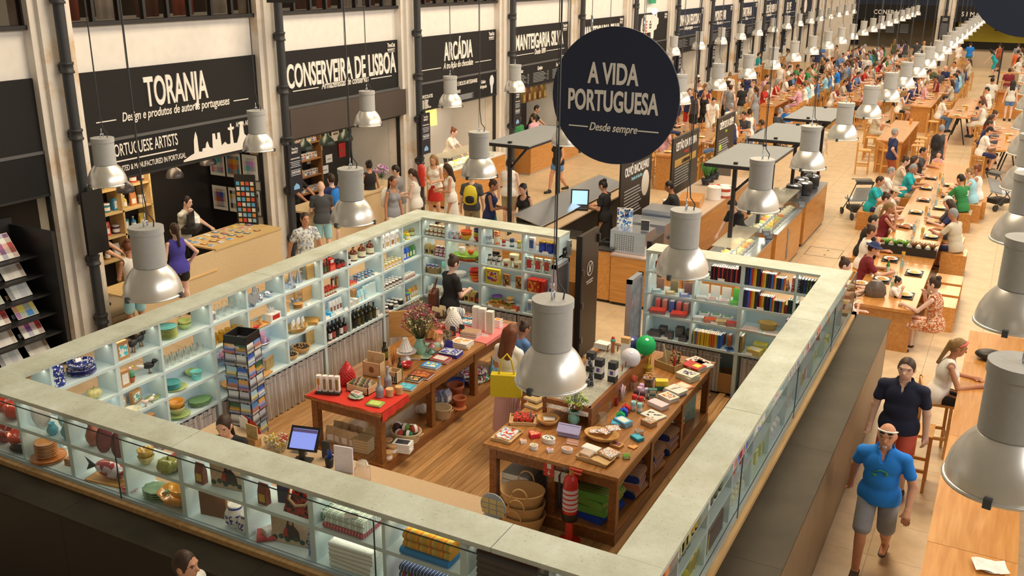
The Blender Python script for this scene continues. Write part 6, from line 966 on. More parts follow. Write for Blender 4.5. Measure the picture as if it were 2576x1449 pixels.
for i in range(8): a=i*.8; put('pack',(.07,.05,.1),[M('c98a48',.5,var=.3,sc=40),M('e0b070')],at('c',700,870,TZ+.11)+Vector((.06*math.cos(a),.06*math.sin(a),.115+.05*(i>4))),'golden biscuit bag piled on the coral stand, %s'%ORD[i],50*i,group='biscuit bags on the coral stand')
t=T('flower_vase','pale green vase of pink dried flowers on the left table','vase',at('c',510,1000,TZ)); O('vase',MB().lathe([(.05,0),(.09,.07),(.095,.13),(.06,.2),(.05,.23),(.07,.26),(.062,.26),(.045,.22),(1e-5,.15)],24,wob=(.02,10)),CER('8fb48c'),t); bunch(t,.25,260,.25,.48,['b83a54','c8506a','e0d098','a84a5a','d0b070'],2,'6a6a3a',.011)
put('canvas',(.36,.4,.02),[WOODL,WOODL],at('c',200,700,TZ),'large wooden board standing behind the flower vase',40)
pz('c',570,1050,'leafplate',(.1,),CER('a8b890'),'leaf plate of biscuits beside the green vase'); pz('c',420,1060,'flat',(.2,.12,.03),[M('c9a060'),PAPER,M('b98840')],'flat packet of biscuits behind the cake stand',rz=20); pz('c',280,1220,'bowl',(.09,.07),M('b01c20',.25,coat=.6),'glossy red ceramic bowl behind the cookery books'); pz('c',175,1370,'bottle',(.035,.28),[OLI,BLK,M('5a6a2a')],'dark olive oil bottle on the left table front'); pz('d',1705,740,'bottle',(.035,.26),[OLI,BLK,M('7a7a2a')],'dark olive oil bottle behind the wooden box'); pz('d',1690,730,'bottle',(.03,.25),[DGL,BLK,M('3a2a1a')],'slim black bottle behind the wooden box',dz=.0)
t=crate(at('c',80,1440,TZ),0,.16,.14,.16,'slatted wooden caddy beside the olive oil bottle',PLY)
for i in range(4): O('slot',MB().box(-.06+.035*i,-.045+.035*i,-.072,-.07,.03,.1),BLK,t)
pz('c',60,1180,'sticks',(.06,.26,9),M('c07a34'),'wooden spoons fanned out in the left table caddy')
for i,(x,y,h) in enumerate(((1440,560,.34),(1545,590,.34),(1670,640,.34))):
    p=at('c',x,y,TZ+.006); t=T('soap_column','tall cream boxed soap column, %s of the three'%('left','middle','right')[i],'box',(p.x,p.y,p.z),10,group='soap columns on the pink cloth'); O('carton',MB().box(-.05,.05,-.05,.05,0,h),M('e8ddc0',.6) if i<2 else M('d8c8a0',.6,var=.2,sc=60),t); O('lid_flap',MB().box(-.05,.05,-.05,.05,h,h+.004),M('efe8d4',.6),t)
pstack('c',1800,540,3,'flat',(.12,.1,.04),[[WHT,PAPER,M('e08a3a')]],.041,'orange and white note block on the pink cloth',z=TZ+.006); pz('c',1580,700,'tag',(.1,),TAGM,'white price tent at the left table edge',rz=10)
for i,(x,y) in enumerate(((1050,690),(1200,660))): pz('c',x,y,'pack',(.08,.04,.15),[M('3a3632',.5),M('d86a3a')],'black spice pouch with orange label, %s'%('left' if i==0 else 'right'))
pz('c',870,570,'beaker',(.09,.12),GLS,'glass bowl of red sweets behind the coral stand'); b=MB(); q=random.Random(4); p=at('c',870,570,TZ)
for i in range(30): b.ball((q.uniform(-.06,.06),q.uniform(-.06,.06),.02+.07*q.random()),.018,i%2,6,4)
O('sweets',b,[M('d8342c',.3),M('f0e0d8',.3)],None,p,label='red and white sweets inside the glass bowl',cat='sweets',kind='stuff')
for i,(x,y) in enumerate(((820,420),(760,400),(880,380))): pz('c',x,y,'pack',(.1,.06,.14),[M('c9a878',.7,var=.2,sc=30),M('8a5a3a')],'brown biscuit bag behind the white pine cone, %s'%ORD[i],dz=.05)
pz('c',830,420,'lowbasket',(.15,.1),[M('4a3a2c',.8),M('4a3a2c',.8)],'dark basket of biscuit bags on the left table')
t=T('toy_bear','white quilted toy roll with a grey striped band','toy',at('c',1230,400,TZ+.006),-30); O('roll',MB().lathe([(.02,0),(.07,.02),(.08,.1),(.08,.24),(.06,.27)],16),M('ece6e0',.8),t,rot=(math.radians(75),0,0),loc=(0,0,.09)); O('band',MB().lathe([(.082,.06),(.082,.16)],16,caps=False),stripes(['5a5a66','e0dcd8'],.03,2,.8),t,rot=(math.radians(75),0,0),loc=(0,0,.09))
pz('c',1290,480,'flat',(.26,.2,.03),[M('3a8a94'),PAPER,speckle(['efe0c8','d8603a','efe0c8','3a8a94'],18)],'white illustrated book under the soap columns',z=TZ+.006); pz('c',1320,400,'flat',(.24,.18,.03),[M('3a3a44'),PAPER,speckle(['3a3a44','d86a4a','5ab0a8'],18)],'dark illustrated book behind the white one',z=TZ+.006)
# below left table
def yarnbasket(f,x,y,cols,lab):
    p=at(f,x,y,BZ); put('lowbasket',(.22,.14),[M('c8a878',.85,bump=.4,sc=60),M('c8a878',.85)],p,'wide straw basket of yarn balls under the left table'+lab)
    for i,c in enumerate(cols): a=i*1.1; rr=.1 if i else 0; put('yarn',(.055,),[M(c,.95,bump=.3,sc=90),WHT],p+Vector((rr*1.25*math.cos(a),rr*math.sin(a),.07+.05*(i%3==0))),'%s yarn ball in the straw basket, %s'%({'6a7a2c':'olive green','c8482a':'rust red','d8622c':'orange','4a2a24':'brown','a83a28':'brick red','2f6a4a':'dark green','b5462c':'copper'}[c],ORD[i]),40*i,group='yarn balls in the basket')
yarnbasket('f',1360,340,['6a7a2c','c8482a','d8622c','4a2a24','a83a28','2f6a4a','b5462c','4a2a24','d8622c'],'')
pstack('f',1335,430,4,'flat',(.24,.16,.03),[[M('e4e0d8'),PAPER,M('3a3a3a',.5,var=.4,sc=20)]],.031,'monochrome photo magazine under the left table',z=BZ,rz=15)
for i,(x,y) in enumerate(((1220,400),(1250,450),(1215,500))): pz('f',x,y,'tin',(.055,.11),[M('c08a50',.7),M('c99458',.7),WHT],'round kraft tub under the left table, %s'%ORD[i],z=BZ)
for i in range(8): put('pack',(.13,.07,.22),[M('c09a6a',.6,var=.15),WHT],(-7.3+.12*(i%4),8.85+.16*(i//4),BZ),'clear and kraft seed pouch under the left table, %s in the %s row'%(ORD[i%4],'front' if i<4 else 'back'),random.uniform(-15,15),group='kraft pouches under the left table')
for j in range(2):
    for i in range(5): put('flat',(.22,.18,.035),[M('b08a54'),M('c8a878'),M('a88450',.8,var=.2,sc=60)],(-6.78+.24*j*0,8.85+.22*j,BZ+.036*i),'flat straw mat packet, %s in the %s pile under the left table'%(ORD[i],('front','rear')[j]),5,group='straw mat packets')
for i,(x,y,r) in enumerate(((1740,90,.09),)):
    pass
for i,(x,y,r,h) in enumerate(((600,1160,.13,.2),(710,1080,.13,.2),(745,1160,.1,.13))):
    p=at('g',x,y,BZ); put('pot',(r,h),[M('b5623a',.7,var=.25,sc=14)],p,'painted terracotta flowerpot under the left table, %s'%('left','rear','small front')[i])
pz('g',745,1190,'plate',(.1,),TERR,'terracotta saucer under the small flowerpot',z=BZ-.0); pz('g',580,1260,'lowbasket',(.16,.15),[M('b59468',.85),M('b59468',.85)],'tall straw basket of wool packs under the left table',z=BZ); 
for i in range(4): pz('g',540+30*i,1180,'pack',(.13,.1,.18),[M(('8a7a84','c23a4a','6a8a94','9a9aa8')[i],.6,var=.3),WHT],'%s wool pack in the tall basket'%('grey','crimson','teal','silver')[i],z=BZ,dz=.1,rz=30*i)
pz('g',420,1260,'yarn',(.07,),[M('e4dcd0',.95,bump=.4,sc=50),WHT],'white pompom wool ball under the left table',z=BZ,dz=.05); pz('g',380,1230,'yarn',(.06,),[M('d8d0c4',.95,bump=.4,sc=50),WHT],'cream pompom wool ball under the left table',z=BZ)
stack(None,BZ,-6.75,11.1,5,'plate',(.13,),[[M('3a4a8a',.3)]],.02,'blue glazed plate under the left table'); put('fold',(.4,.3,.08),[speckle(['b02a2c','e4dccc','2f8a5a','2a2a2a'],20,.8)],(-6.6,11.4,BZ),'red white and green sneaker bag under the left table',70); put('fold',(.4,.3,.08),[speckle(['c8c0b8','b02a2c','e4dccc'],16,.8)],(-6.7,11.45,BZ+.082),'white and red textile bag under the left table',60); put('box',(.3,.3,.3),[KRAFT,M('a8743a')],(-7.15,11.0,BZ),'brown carton under the far part of the left table')
for i in range(3): put('bottle',(.05,.3,.4),[M('7aa0a0',.3),TINM,M('8ab0b0')],(-6.5,11.75+.12*i,BZ),'blue-green glass siphon under the left table, %s'%ORD[i],0,group='glass siphons')
# postcard stand
p=gz(607,838,1.63); px0,py0=p.x,p.y
t=T('postcard_stand','revolving wire stand of Lisbon postcards by the left shelving','stand',(px0,py0,.026),10); WIRE=M('1e1c1a',.4)
O('foot',MB().lathe([(.24,0),(.24,.02),(.03,.03),(.03,.1)],20),WIRE,t); O('pole',MB().cyl((0,0,.05),.015,1.5),WIRE,t); CARD=[('8aa8c8','e4e0d8','3a5a9a'),('c8b8a0','8a7a6a','e0d8c8'),('6a8ab0','d8a03a','3a5a3a'),('b0a8a0','5a5450','d8d0c8'),('d8c8b0','c86a3a','5a8ab0'),('3a6aa8','e0c060','a8c0d8'),('a8a098','4a4440','c8c0b8'),('c8602c','6a8ac0','e0a050')]
for s in range(4):
    a=math.pi/2*s; R_=Matrix.Rotation(a,4,'Z'); wr=MB()
    for x in (-.17,0,.17): wr.tube([R_@Vector((x,-.16,.15)),R_@Vector((x,-.16,1.55))],.005,4)
    for j in range(8): z=.2+.17*j; wr.tube([R_@Vector((-.17,-.19,z)),R_@Vector((.17,-.19,z))],.004,4); wr.tube([R_@Vector((-.17,-.19,z+.05)),R_@Vector((.17,-.19,z+.05))],.003,4)
    O('wire_side',wr,WIRE,t); O('header',MB().box(-.16,.16,-.165,-.15,1.5,1.62),BLK,t,rot=(0,0,a))
    for j in range(8):
        for i in range(2): c=MB().box(-.075,.075,-.004,0,0,.14); O('postcard',cached('postcard',lambda:MB().box(-.075,.075,-.004,0,0,.14)),stripes(list(CARD[(j+3*i+2*s)%8]),.145,2,.4,True),t,R_@Vector((-.085+.17*i,-.175,.205+.17*j)),rot=(-.12,0,a))
letter(t,'Lisboa',.05,(0,-.19,1.47),rz=0,sx=.9,depth=.001,name='lettering')
# cashier's corner
dk=T('cash_desk','plain timber cash desk behind the near shelving','desk',(-6.0,6.25,.026)); O('desktop',MB().box(-1.9,1.9,-.4,1.25,.86,.9),M('c8a070',.5),dk); O('desk_front',MB().box(-1.9,1.9,1.2,1.23,.0,.86),M('d8c8b0',.6),dk)
for s in (-1.55,1.85): O('leg',MB().box(s-.03,s+.03,-.3,1.15,0,.86),M('c8a070',.5),dk)
DZ=.928
def dpos(f,x,y,z=DZ): p=at(f,x,y,z); p.y=min(p.y,7.4); return p
p=dpos('f',520,520); t=T('cash_monitor','black touch screen till with a glowing blue screen','monitor',(p.x,p.y,DZ),-165); O('base',MB().box(-.1,.1,-.08,.08,0,.02),BLK,t); O('neck',MB().box(-.03,.03,-.02,.02,.02,.14),BLK,t); m=Matrix.Translation((0,0,.13))@Matrix.Rotation(math.radians(38),4,'X'); O('bezel',MB().box(-.17,.17,-.02,.02,0,.27,M=m),BLK,t); O('screen',MB().box(-.145,.145,.02,.023,.02,.24,M=m),M('7a86d0',.3,em=.9),t); O('header_bar',MB().box(-.145,.145,.023,.024,.2,.235,M=m),M('5a4a6a',.3,em=.4),t)
p=dpos('f',1010,680); t=T('glass_jar','clear clip-top glass jar on the cash desk','jar',(p.x,p.y,DZ)); O('jar_body',MB().lathe([(.07,0),(.085,.02),(.085,.15),(.06,.19),(.06,.2)],18),glass('f0e0d4',.3),t); O('lid',MB().lathe([(.065,.2),(.068,.21),(.05,.24),(.01,.25)],18),glass('e8e4dc',.4),t); O('clip',MB().tube([(.062,0,.17),(.08,0,.2),(.05,0,.245)],.004),TINM,t)
for i,(x,y,c,n) in enumerate(((350,400,'d8422c','red'),(340,440,'c8a03a','multicoloured'),(270,400,'e0c04a','yellow'))):
    p=dpos('f',x,y); t=T('candy_bowl','glass bowl of %s candy sticks beside the till'%n,'bowl',(p.x,p.y,DZ)); O('bowl',MB().lathe(bowlp(.085,.1),18),GLS,t); b=MB(); q=random.Random(i)
    for k in range(40): b.ball((q.uniform(-.06,.06),q.uniform(-.06,.06),.04+.1*q.random()),.014,k%2,6,4)
    O('candies',b,[M(c,.4),M('e8c8a0',.4)],t,kind='stuff')
p=dpos('f',860,600); put('canvas',(.22,.3,.02),[M('d8c4bc'),M('dccac2')],(p.x,p.y,DZ),'pale pink dotted folder standing on the cash desk',10); p=dpos('f',740,560); put('beaker',(.05,.12),[BLK],(p.x,p.y,DZ),'black pot of pens and blue scissors',0); put('sticks',(.04,.2,7),[M('2a4a9a')],(p.x,p.y,DZ+.01),'pens and blue scissors in the black pot'); p=dpos('f',725,480); put('canvas',(.1,.2,.02),[M('3a3632'),M('45403a')],(p.x,p.y,DZ),'dark clipboard behind the pen pot',10); p=dpos('f',610,370); put('box',(.2,.12,.06),[M('c8c4b8'),M('b0aca0')],(p.x,p.y,DZ),'grey receipt printer lid behind the till',10)
p=dpos('f',120,390); t=put('canvas',(.18,.16,.012),[M('c9a468'),M('c8a260',.7,var=.25,sc=22)],(p.x,p.y,DZ+.1),'yellow illustrated postcard stand next to the till',-5); put('box',(.16,.1,.098),[WOODL,WOODL],(p.x,p.y,DZ),'small wooden block under the yellow card',0)
p=at('d',440,1330,1.0); t=T('red_chair','red curved chair back with white papers pinned to it','chair',(p.x,p.y,.026),-20); O('chair_back',MB().grid(lambda a,b:(-.24+.48*a,.1*((a-.5)**2)*4,.45+b*.62*(1-.5*(2*a-1)**4)),14,8),M('b8221c',.4),t); O('seat',MB().prism(rounded(.46,.44,.1),.43,.47),M('b8221c',.4),t); O('paper',MB().box(-.17,.03,-.012,-.006,.6,1.0).box(-.1,.05,-.02,-.014,.92,1.06),PAPER,t)
for sx in (-.18,.18):
    for sy in (-.3,.08): O('leg',MB().tube([(sx,sy+.1,.43),(sx*1.15,sy*1.1+.1,0)],.014),TINM,t)
# things leaning at the near inside corner of the right table
p=at('f',1820,880,.9); put('flat',(.2,.12,.05),[M('c8342c'),PAPER,stripes(['4a5a8a','e0dcd4'],.03,0)],(-5.0,6.0,DZ+.02),'red and striped notebooks on the near desk',-20); put('flat',(.2,.12,.05),[stripes(['e4dcd0','5a3a3a'],.03,0),PAPER,M('e4dcd0')],(-4.95,6.05,DZ+.075),'striped notebook on top of the red one',-25)
p=at('e',120,980,1.0); t=T('plaque_stand','round grey plaque with cream word tiles near the front ledge','plaque',(p.x,min(p.y,7.4),DZ)); O('disc',MB().lathe([(.14,0),(.14,.012)],24,M=Matrix.Rotation(math.pi/2,4,'X')@Matrix.Translation((0,.14,0))),M('9a9a94',.5),t); q=MB()
for i in range(3):
    for j in range(3): q.box(-.12+.085*i,-.045+.085*i,-.018,-.012,.05+.06*j,.1+.06*j)
O('word_tiles',q,M('c9a868',.6),t)
# ================= pendants, round sign =================
ALU=M('eae4dc',.33,me=.82,var=.06,sc=8); HOUS=M('b0a694',.55,var=.05); CAB=M('3c3a38',.5)
lm=dict(housing=cached('lh',lambda:MB().lathe([(.136,.265),(.136,.555)],28).lathe([(.143,.55),(.143,.605)],28)),reflector=cached('lr',lambda:MB().lathe([(.243,.012),(.241,.06),(.228,.115),(.203,.17),(.17,.22),(.138,.255),(.12,.272),(.116,.265),(.165,.212),(.198,.162),(.222,.11),(.235,.058),(.238,.012)],36,caps=False)),rim=cached('li',lambda:MB().lathe([(.238,0),(.252,.002),(.255,.014),(.245,.022),(.236,.016)],36,caps=False)),cover_glass=cached('lg',lambda:MB().lathe([(.237,.004),(.1,-.006),(1e-5,-.008)],24,caps=False)),hook=cached('lk',lambda:MB().tube([(0,-.02,.61),(0,-.02,.65),(0,.02,.65),(0,.02,.61)],.007).tube([(0,0,.65),(0,0,.72)],.006)),clip=cached('lc',lambda:MB().box(-.018,.018,-.012,.012,-.012,.035)),cord=cached('ld',lambda:MB().tube([(.06,.03,.6),(.07,.03,.66),(.03,.01,.72),(.014,.0,.9),(.014,0,5)],.006,5)),wire=cached('lw',lambda:MB().tube([(0,0,.7),(0,0,5)],.0035,4)))
lmat=dict(housing=HOUS,reflector=ALU,rim=ALU,cover_glass=glass('f4ead8',.5),hook=TINM,clip=M('4a4844',.4),cord=CAB,wire=M('6a675f',.4,me=.6))
def lamp(x,y,row,k,s=1.):
    t=T('pendant_lamp','aluminium bell pendant lamp in the %s row, %s from the front'%(row,ORD[k]),'lamp',(x,y,3.4),group='bell pendants over the hall',scale=s)
    h=O('housing',lm['housing'],HOUS,t); r=O('reflector',lm['reflector'],ALU,t)
    for n,p in (('rim',r),('cover_glass',r),('hook',h),('cord',h),('wire',t)): O(n,lm[n],lmat[n],p)
    if k<8:
        for a in (20,140,260): O('clip',lm['clip'],lmat['clip'],r,(.25*math.cos(math.radians(a)),.25*math.sin(math.radians(a)),0),rz=a+90)
for row_,x,k0 in (('far left',-10.25,1),('second',-6.35,0),('third',-2.55,0),('right-hand',.22,0)):
    for k in range(k0,23):
        y=5.45+2.83*k; xx=x-(.018*max(0,k-5)*(1 if x<-5 else 0))*(1 if row_!='right-hand' else 0)
        if row_=='right-hand': lamp(.23+.0*k,5.42+2.83*k,row_,k,1.2)
        else: lamp(xx,y,row_,k-k0)
NV=M('22293a',.6,var=.03)
t=T('round_sign','big round navy hanging sign reading A VIDA PORTUGUESA','sign',gy(1546,243,9.3)); O('disc',MB().lathe([(.70,-.012),(.70,.012)],64,M=Matrix.Rotation(math.pi/2,4,'X'),sm=False),NV,t)
for s,h,z,w in (('A VIDA',.215,.13,.56),('PORTUGUESA',.215,-.15,1.0)):
    me=textmesh(s,h,.55,.035,0,.004); x0=min(v.co.x for v in me.vertices); x1=max(v.co.x for v in me.vertices); O('lettering',me,WHT,t,(-.02,-.018,z),rot=RX(0),scale=(w/(x1-x0),1,1))
letter(t,'Desde sempre',.085,(0,-.018,-.36),rz=0,sx=.78,bold=.02,shear=.3,depth=.003); O('rule',MB().box(-.5,-.28,-.02,-.014,-.335,-.322),WHT,t); O('rule',MB().box(.28,.5,-.02,-.014,-.335,-.322),WHT,t)
for x in (-.28,.28): O('wire',MB().tube([(x,0,.63),(x,0,6)],.004,4),TINM,t); O('turnbuckle',MB().tube([(x,0,.66),(x,0,.8)],.012,6),TINM,t)
t=T('round_sign','round navy hanging sign cut by the top right corner','sign',gy(2603,-58,13.5)); O('disc',MB().lathe([(.7,-.012),(.7,.012)],48,M=Matrix.Rotation(math.pi/2,4,'X'),sm=False),NV,t); O('wire',MB().tube([(0,0,.68),(0,0,5)],.004,4),TINM,t)
p=gx(712,6,-12.6); t=T('loudspeaker','black loudspeaker hanging at the top edge beside the second pier','speaker',p,35); O('cabinet',MB().prism([(-.28,-.2),(.28,-.2),(.2,.22),(-.2,.22)],0,.5),BLK,t); O('bracket',MB().tube([(0,0,.5),(-.5,.1,.7)],.02),BLK,t)
# ================= food island =================
FW=wood('b8722a','d08a40',0,1.2,.4,.2); FWy=wood('b8722a','d08a40',1,1.2,.4,.2); INOX=M('c8c0b4',.25,me=.9); BKP=M('24211e',.45); CANV=M('8a857a',.8,var=.05)
def counter(x0,x1,y0,y1,h,lab,top=INOX):
    t=T('food_counter',lab,'counter',((x0+x1)/2,(y0+y1)/2,0)); a,b=(x1-x0)/2,(y1-y0)/2
    O('timber_body',MB().box(-a,a,-b,b,.06,h-.03),FWy if b>a else FW,t); O('plinth',MB().box(-a+.04,a-.04,-b+.04,b-.04,0,.06),BKP,t); O('worktop',MB().box(-a-.01,a+.01,-b-.01,b+.01,h-.03,h),top,t); return t
def vitrine(x0,x1,y0,y1,z0,z1,lab,food):
    t=T('glass_vitrine',lab,'display case',((x0+x1)/2,(y0+y1)/2,z0)); a,b=(x1-x0)/2,(y1-y0)/2; h=z1-z0
    for q in ((-a,a,-b,-b+.006,0,h),(-a,a,b-.006,b,0,h),(a-.006,a,-b,b,0,h)): O('glass_side',MB().box(*q),GL,t)
    O('glass_top',MB().box(-a,a,-b,b,h-.008,h),glass('f6f4e4',.45),t); O('edge_frame',MB().box(-a,a,-b,-b+.012,0,.012).box(a-.012,a,-b,b,0,.012).box(a-.012,a,-b,-b+.012,0,h),M('e8dcb8',.3,me=.5),t); q=random.Random(int(y0*7)); n=max(4,int(b*9))
    for i in range(n):
        for j in range(2):
            k_=[M(c,.6,var=.3,sc=30) for c in food]; O('dish',cached(('dish',),lambda:MB().lathe(bowlp(.1,.045),12)),WHT,t,(-a*.45+j*a*.9,-b+(i+.5)*2*b/n,.01),scale=min(1,a*4.2)); O('food',cached(('heap',),lambda:MB().lathe([(.09,.03),(.07,.06),(.03,.08),(1e-5,.085)],9,wob=(.12,5))),k_[q.randrange(len(k_))],t,(-a*.45+j*a*.9,-b+(i+.5)*2*b/n,.01),scale=min(1,a*4.2))
    l=area('vitrine_light',((x0+x1)/2,(y0+y1)/2,z1-.03),a,2*b,5+4*b,(1,.86,.6)); return t
def canopy(x0,x1,y0,y1,lab):
    t=T('canopy',lab,'canopy',((x0+x1)/2,(y0+y1)/2,0)); a,b=(x1-x0)/2,(y1-y0)/2; O('roof_cloth',MB().add([(-a,-b,2.72),(a,-b,2.72),(a,b,2.72),(-a,b,2.72),(-a,-b,2.70),(a,-b,2.70),(a,b,2.70),(-a,b,2.70)],[(0,1,2,3),(7,6,5,4),(0,4,5,1),(1,5,6,2),(2,6,7,3),(3,7,4,0)]),CANV,t)
    O('roof_frame',MB().box(-a,a,-b-.02,-b+.02,2.66,2.72).box(-a,a,b-.02,b+.02,2.66,2.72).box(-a-.0,-a+.03,-b,b,2.66,2.7).box(a-.03,a,-b,b,2.66,2.7),BKP,t)
    for y in (-b+.15,b-.15): O('post',MB().box(-.035,.035,y-.035,y+.035,.0,2.76),BKP,t); O('strut',MB().tube([(0,y,2.2),(a*.8,y,2.66)],.025,4),BKP,t)
ni=lambda i:('nearest','second','third')[i]
for i,y0 in enumerate((17.0,20.1,23.4)): canopy(-4.96,-3.86,y0,y0+2.45,'grey flat canopy over the right food counters, %s of three'%ni(i))
canopy(-9.49,-8.5,16.85,19.5,'grey flat canopy over the cod counter by the chocolate stall')
t=counter(-4.75,-3.92,15.9,18.55,1.03,'timber food counter with pastries nearest the shop, right side'); vitrine(-4.55,-4.08,16.45,18.1,1.04,1.34,'glass vitrine of baked pastries nearest the shop',['d89a4a','e0b878','c8803a'])
t=counter(-4.75,-3.92,18.95,21.42,1.03,'timber food counter with a grey figure emblem, right side middle'); vitrine(-4.55,-4.0,18.95,21.3,1.04,1.48,'tall glass vitrine of filled dishes, right side middle',['c8983a','a8b04a','c86a3a','e0c890'])
O('figure_emblem',MB().prism([(-.05,0),(0,0),(.01,.3),(.06,.0),(.1,.0),(.06,.45),(.16,.55),(.12,.6),(.03,.55),(-.02,.7),(-.08,.72),(-.1,.6),(-.05,.5)],0,.004,M=Matrix.Translation((.42,-.1,.2))@Matrix.Rotation(math.pi/2,4,'Z')@Matrix.Rotation(math.pi/2,4,'X')),M('9a8a78',.5),t)
t=counter(-4.75,-3.95,21.95,24.5,1.05,'timber food counter with black soup kettles, right side far')
for i in range(5):
    p=(-4.35+.16*(i%2),22.4+.42*i,1.055); t=T('soup_kettle','black soup kettle with steel lid on the far right counter, %s'%ORD[i],'kettle',p,group='soup kettles on the far counter'); O('kettle_body',MB().lathe([(.15,0),(.18,.05),(.18,.26),(.17,.28)],18),BKP,t); O('lid',MB().lathe([(.175,.28),(.14,.31),(.02,.33)],18),INOX,t); O('knob',MB().ball((0,0,.345),.02,n=8,k=5),BKP,t)
for i in range(3): put('bottle',(.04,.26),[M('3f9a4a',.2),WHT,M('e0e8d0')],(-4.5,19.4+.1*i,1.49),'green water bottle on the middle vitrine, %s'%ORD[i],0,group='green bottles on the vitrine')
for i,(x,y) in enumerate(((-4.0,18.6),(-3.98,21.55),(-4.02,18.4))): put('box',(.14,.2,.1),[M('6a6a66',.4),M('8a8a84')],(x,y,1.04 if i<2 else 1.14),'grey card payment terminal on the right counters, %s'%ORD[i],20)
t=counter(-6.68,-6.38,16.15,18.4,1.05,'narrow timber counter left of the oven, front of the food island',BKP); t=counter(-6.36,-4.95,16.12,16.9,1.0,'timber counter under the perforated steel oven',M('b89a84',.5))
t=T('steel_oven','perforated stainless steel oven on the front counter','oven',(-6.1,16.55,1.005)); O('casing',MB().box(-.35,.35,-.28,.28,0,.42),INOX,t); b=MB()
for i in range(9):
    for j in range(9): b.cb((-.25+.045*i,-.283,.06+.035*j),(.02,.006,.016))
O('perforation',b,M('6a645a',.5,me=.5),t,kind='stuff'); 
for i,(x,y,h) in enumerate(((-6.15,17.6,.75),(-6.05,18.3,.85))): t=T('steel_fridge','square stainless steel kitchen unit behind the oven, %s'%('nearer' if i==0 else 'farther'),'kitchen unit',(x,y,0)); O('casing',MB().box(-.42,.42,-.3,.3,0,h+.6),INOX,t); O('dial',MB().tube([(.43,0,h+.3),(.46,0,h+.3)],.04,8).tube([(.43,.2,h+.3),(.46,.2,h+.3)],.04,8),BKP,t)
t=put('canvas',(.3,.36,.01),[WHT,speckle(['e8e8e4','4a8ab8','e8e8e4','2a3a6a'],14)],(-6.3,16.6,1.43),'white and blue leaflet stand lettered COD BAC on the oven',10); letter(t,'COD\nBAC',.06,(.04,-.012,.27),rz=0,mat=M('2a3a6a'))
t=counter(-8.6,-6.9,15.96,16.6,1.03,'timber fronted cod counter corner beside the gate leaf',M('b8946a',.5)); O('glass_screen',MB().box(-.8,.85,-.31,-.3,1.03,1.4),GL,t)
put('canvas',(.16,.2,.02),[WHT,M('3a3836',.5,var=.3,sc=40)],(-5.85,16.5,1.43),'small white framed menu stand on the oven',10); put('tray',(.4,.3,.05),[BKP],(-6.52,16.6,1.051),'black plastic tray pile on the narrow counter')
t=T('cod_counter','long steel and glass serving counter of the cod stand','counter',(-8.4,19.2,0)); O('body',MB().box(-.25,.4,-2.3,2.3,0,1.02),BKP,t); O('steel_top',MB().add([(-.45,-2.3,1.28),(.2,-2.3,1.12),(.2,2.3,1.12),(-.45,2.3,1.28),(-.45,-2.3,1.26),(.2,-2.3,1.1),(.2,2.3,1.1),(-.45,2.3,1.26)],[(0,1,2,3),(7,6,5,4),(0,4,5,1),(1,5,6,2),(3,2,6,7),(0,3,7,4)]),INOX,t); O('glass_front',MB().box(-.47,-.46,-2.3,2.3,.75,1.3),GL,t); O('worktop',MB().box(.15,.45,-2.3,2.3,1.02,1.05),M('b8946a',.5),t)
for i in range(12): O('food_tray',MB().box(-.42,-.02,-2.2+.37*i,-1.9+.37*i,.8,.86),M(('d8b878','c89a5a','b8743a','c8a868')[i%4],.6,var=.2),t)
def panel(x,y0,y1,z1,title,sub,lab,acc=None):
    t=T('stall_menu_sign',lab,'sign',(x,(y0+y1)/2,0)); w=y1-y0; O('board',MB().box(-.04,.0,-w/2,w/2,0,z1),BKP,t); O('top_edge',MB().box(-.05,.01,-w/2,w/2,z1,z1+.02),M('4a453e',.5),t)
    me=textmesh(title,.2,.5,.03,0,.004); x0=min(v.co.x for v in me.vertices); x1=max(v.co.x for v in me.vertices); O('lettering',me,WHT,t,(.006,0,z1-.32),rot=RX(90),scale=(w*.78/(x1-x0),1,1)); letter(t,sub,.08,(.004,0,z1-.46),sx=.8,shear=.3,depth=.002,mat=M('9ac0d0') if acc is None else M(acc)); b=MB()
    for i in range(9): b.box(0,.003,-w*.38,w*.1+.08*(i%3),z1-.66-i*.07,z1-.635-i*.07)
    O('menu_lines',b,M('b0aaa0',.7),t); return t
t=panel(-7.3,18.9,20.8,2.12,'OLHÓ BACALHAU','Pastéis de Bacalhau','black menu panel reading OLHO BACALHAU with a speech bubble'); O('speech_bubble',MB().prism(oval(.24,.3,20),0,.003,M=Matrix.Translation((.0,.58,1.45))@Matrix.Rotation(math.pi/2,4,'Z')@Matrix.Rotation(math.pi/2,4,'X')),WHT,t)
t=panel(-7.3,22.3,24.4,2.15,'LEITÃO DA RIBEIRA','A Bairrada','black menu panel reading LEITAO DA RIBEIRA with a tan ribbon','c83a2c'); O('tan_ribbon',MB().box(0,.006,-.85,.85,1.42,1.6),M('c8964a',.7),t); letter(t,'A BAIRRADA',.1,(.01,0,1.46),sx=.8,mat=BLACK)
t=panel(-7.3,26.1,27.9,2.15,'CRÈME DE LA CRÈME','Sopas','black menu panel reading CREME DE LA CREME with lime marks','a8c83a'); O('lime_mark',MB().ball((.0,-.5,1.3),.12,n=10,k=6,sc=(.1,1,.8)),M('b8d03a',.6),t)
t=counter(-6.9,-5.75,19.6,24.2,1.0,'inner kitchen worktop behind the pastry vitrines',M('b89878',.5))
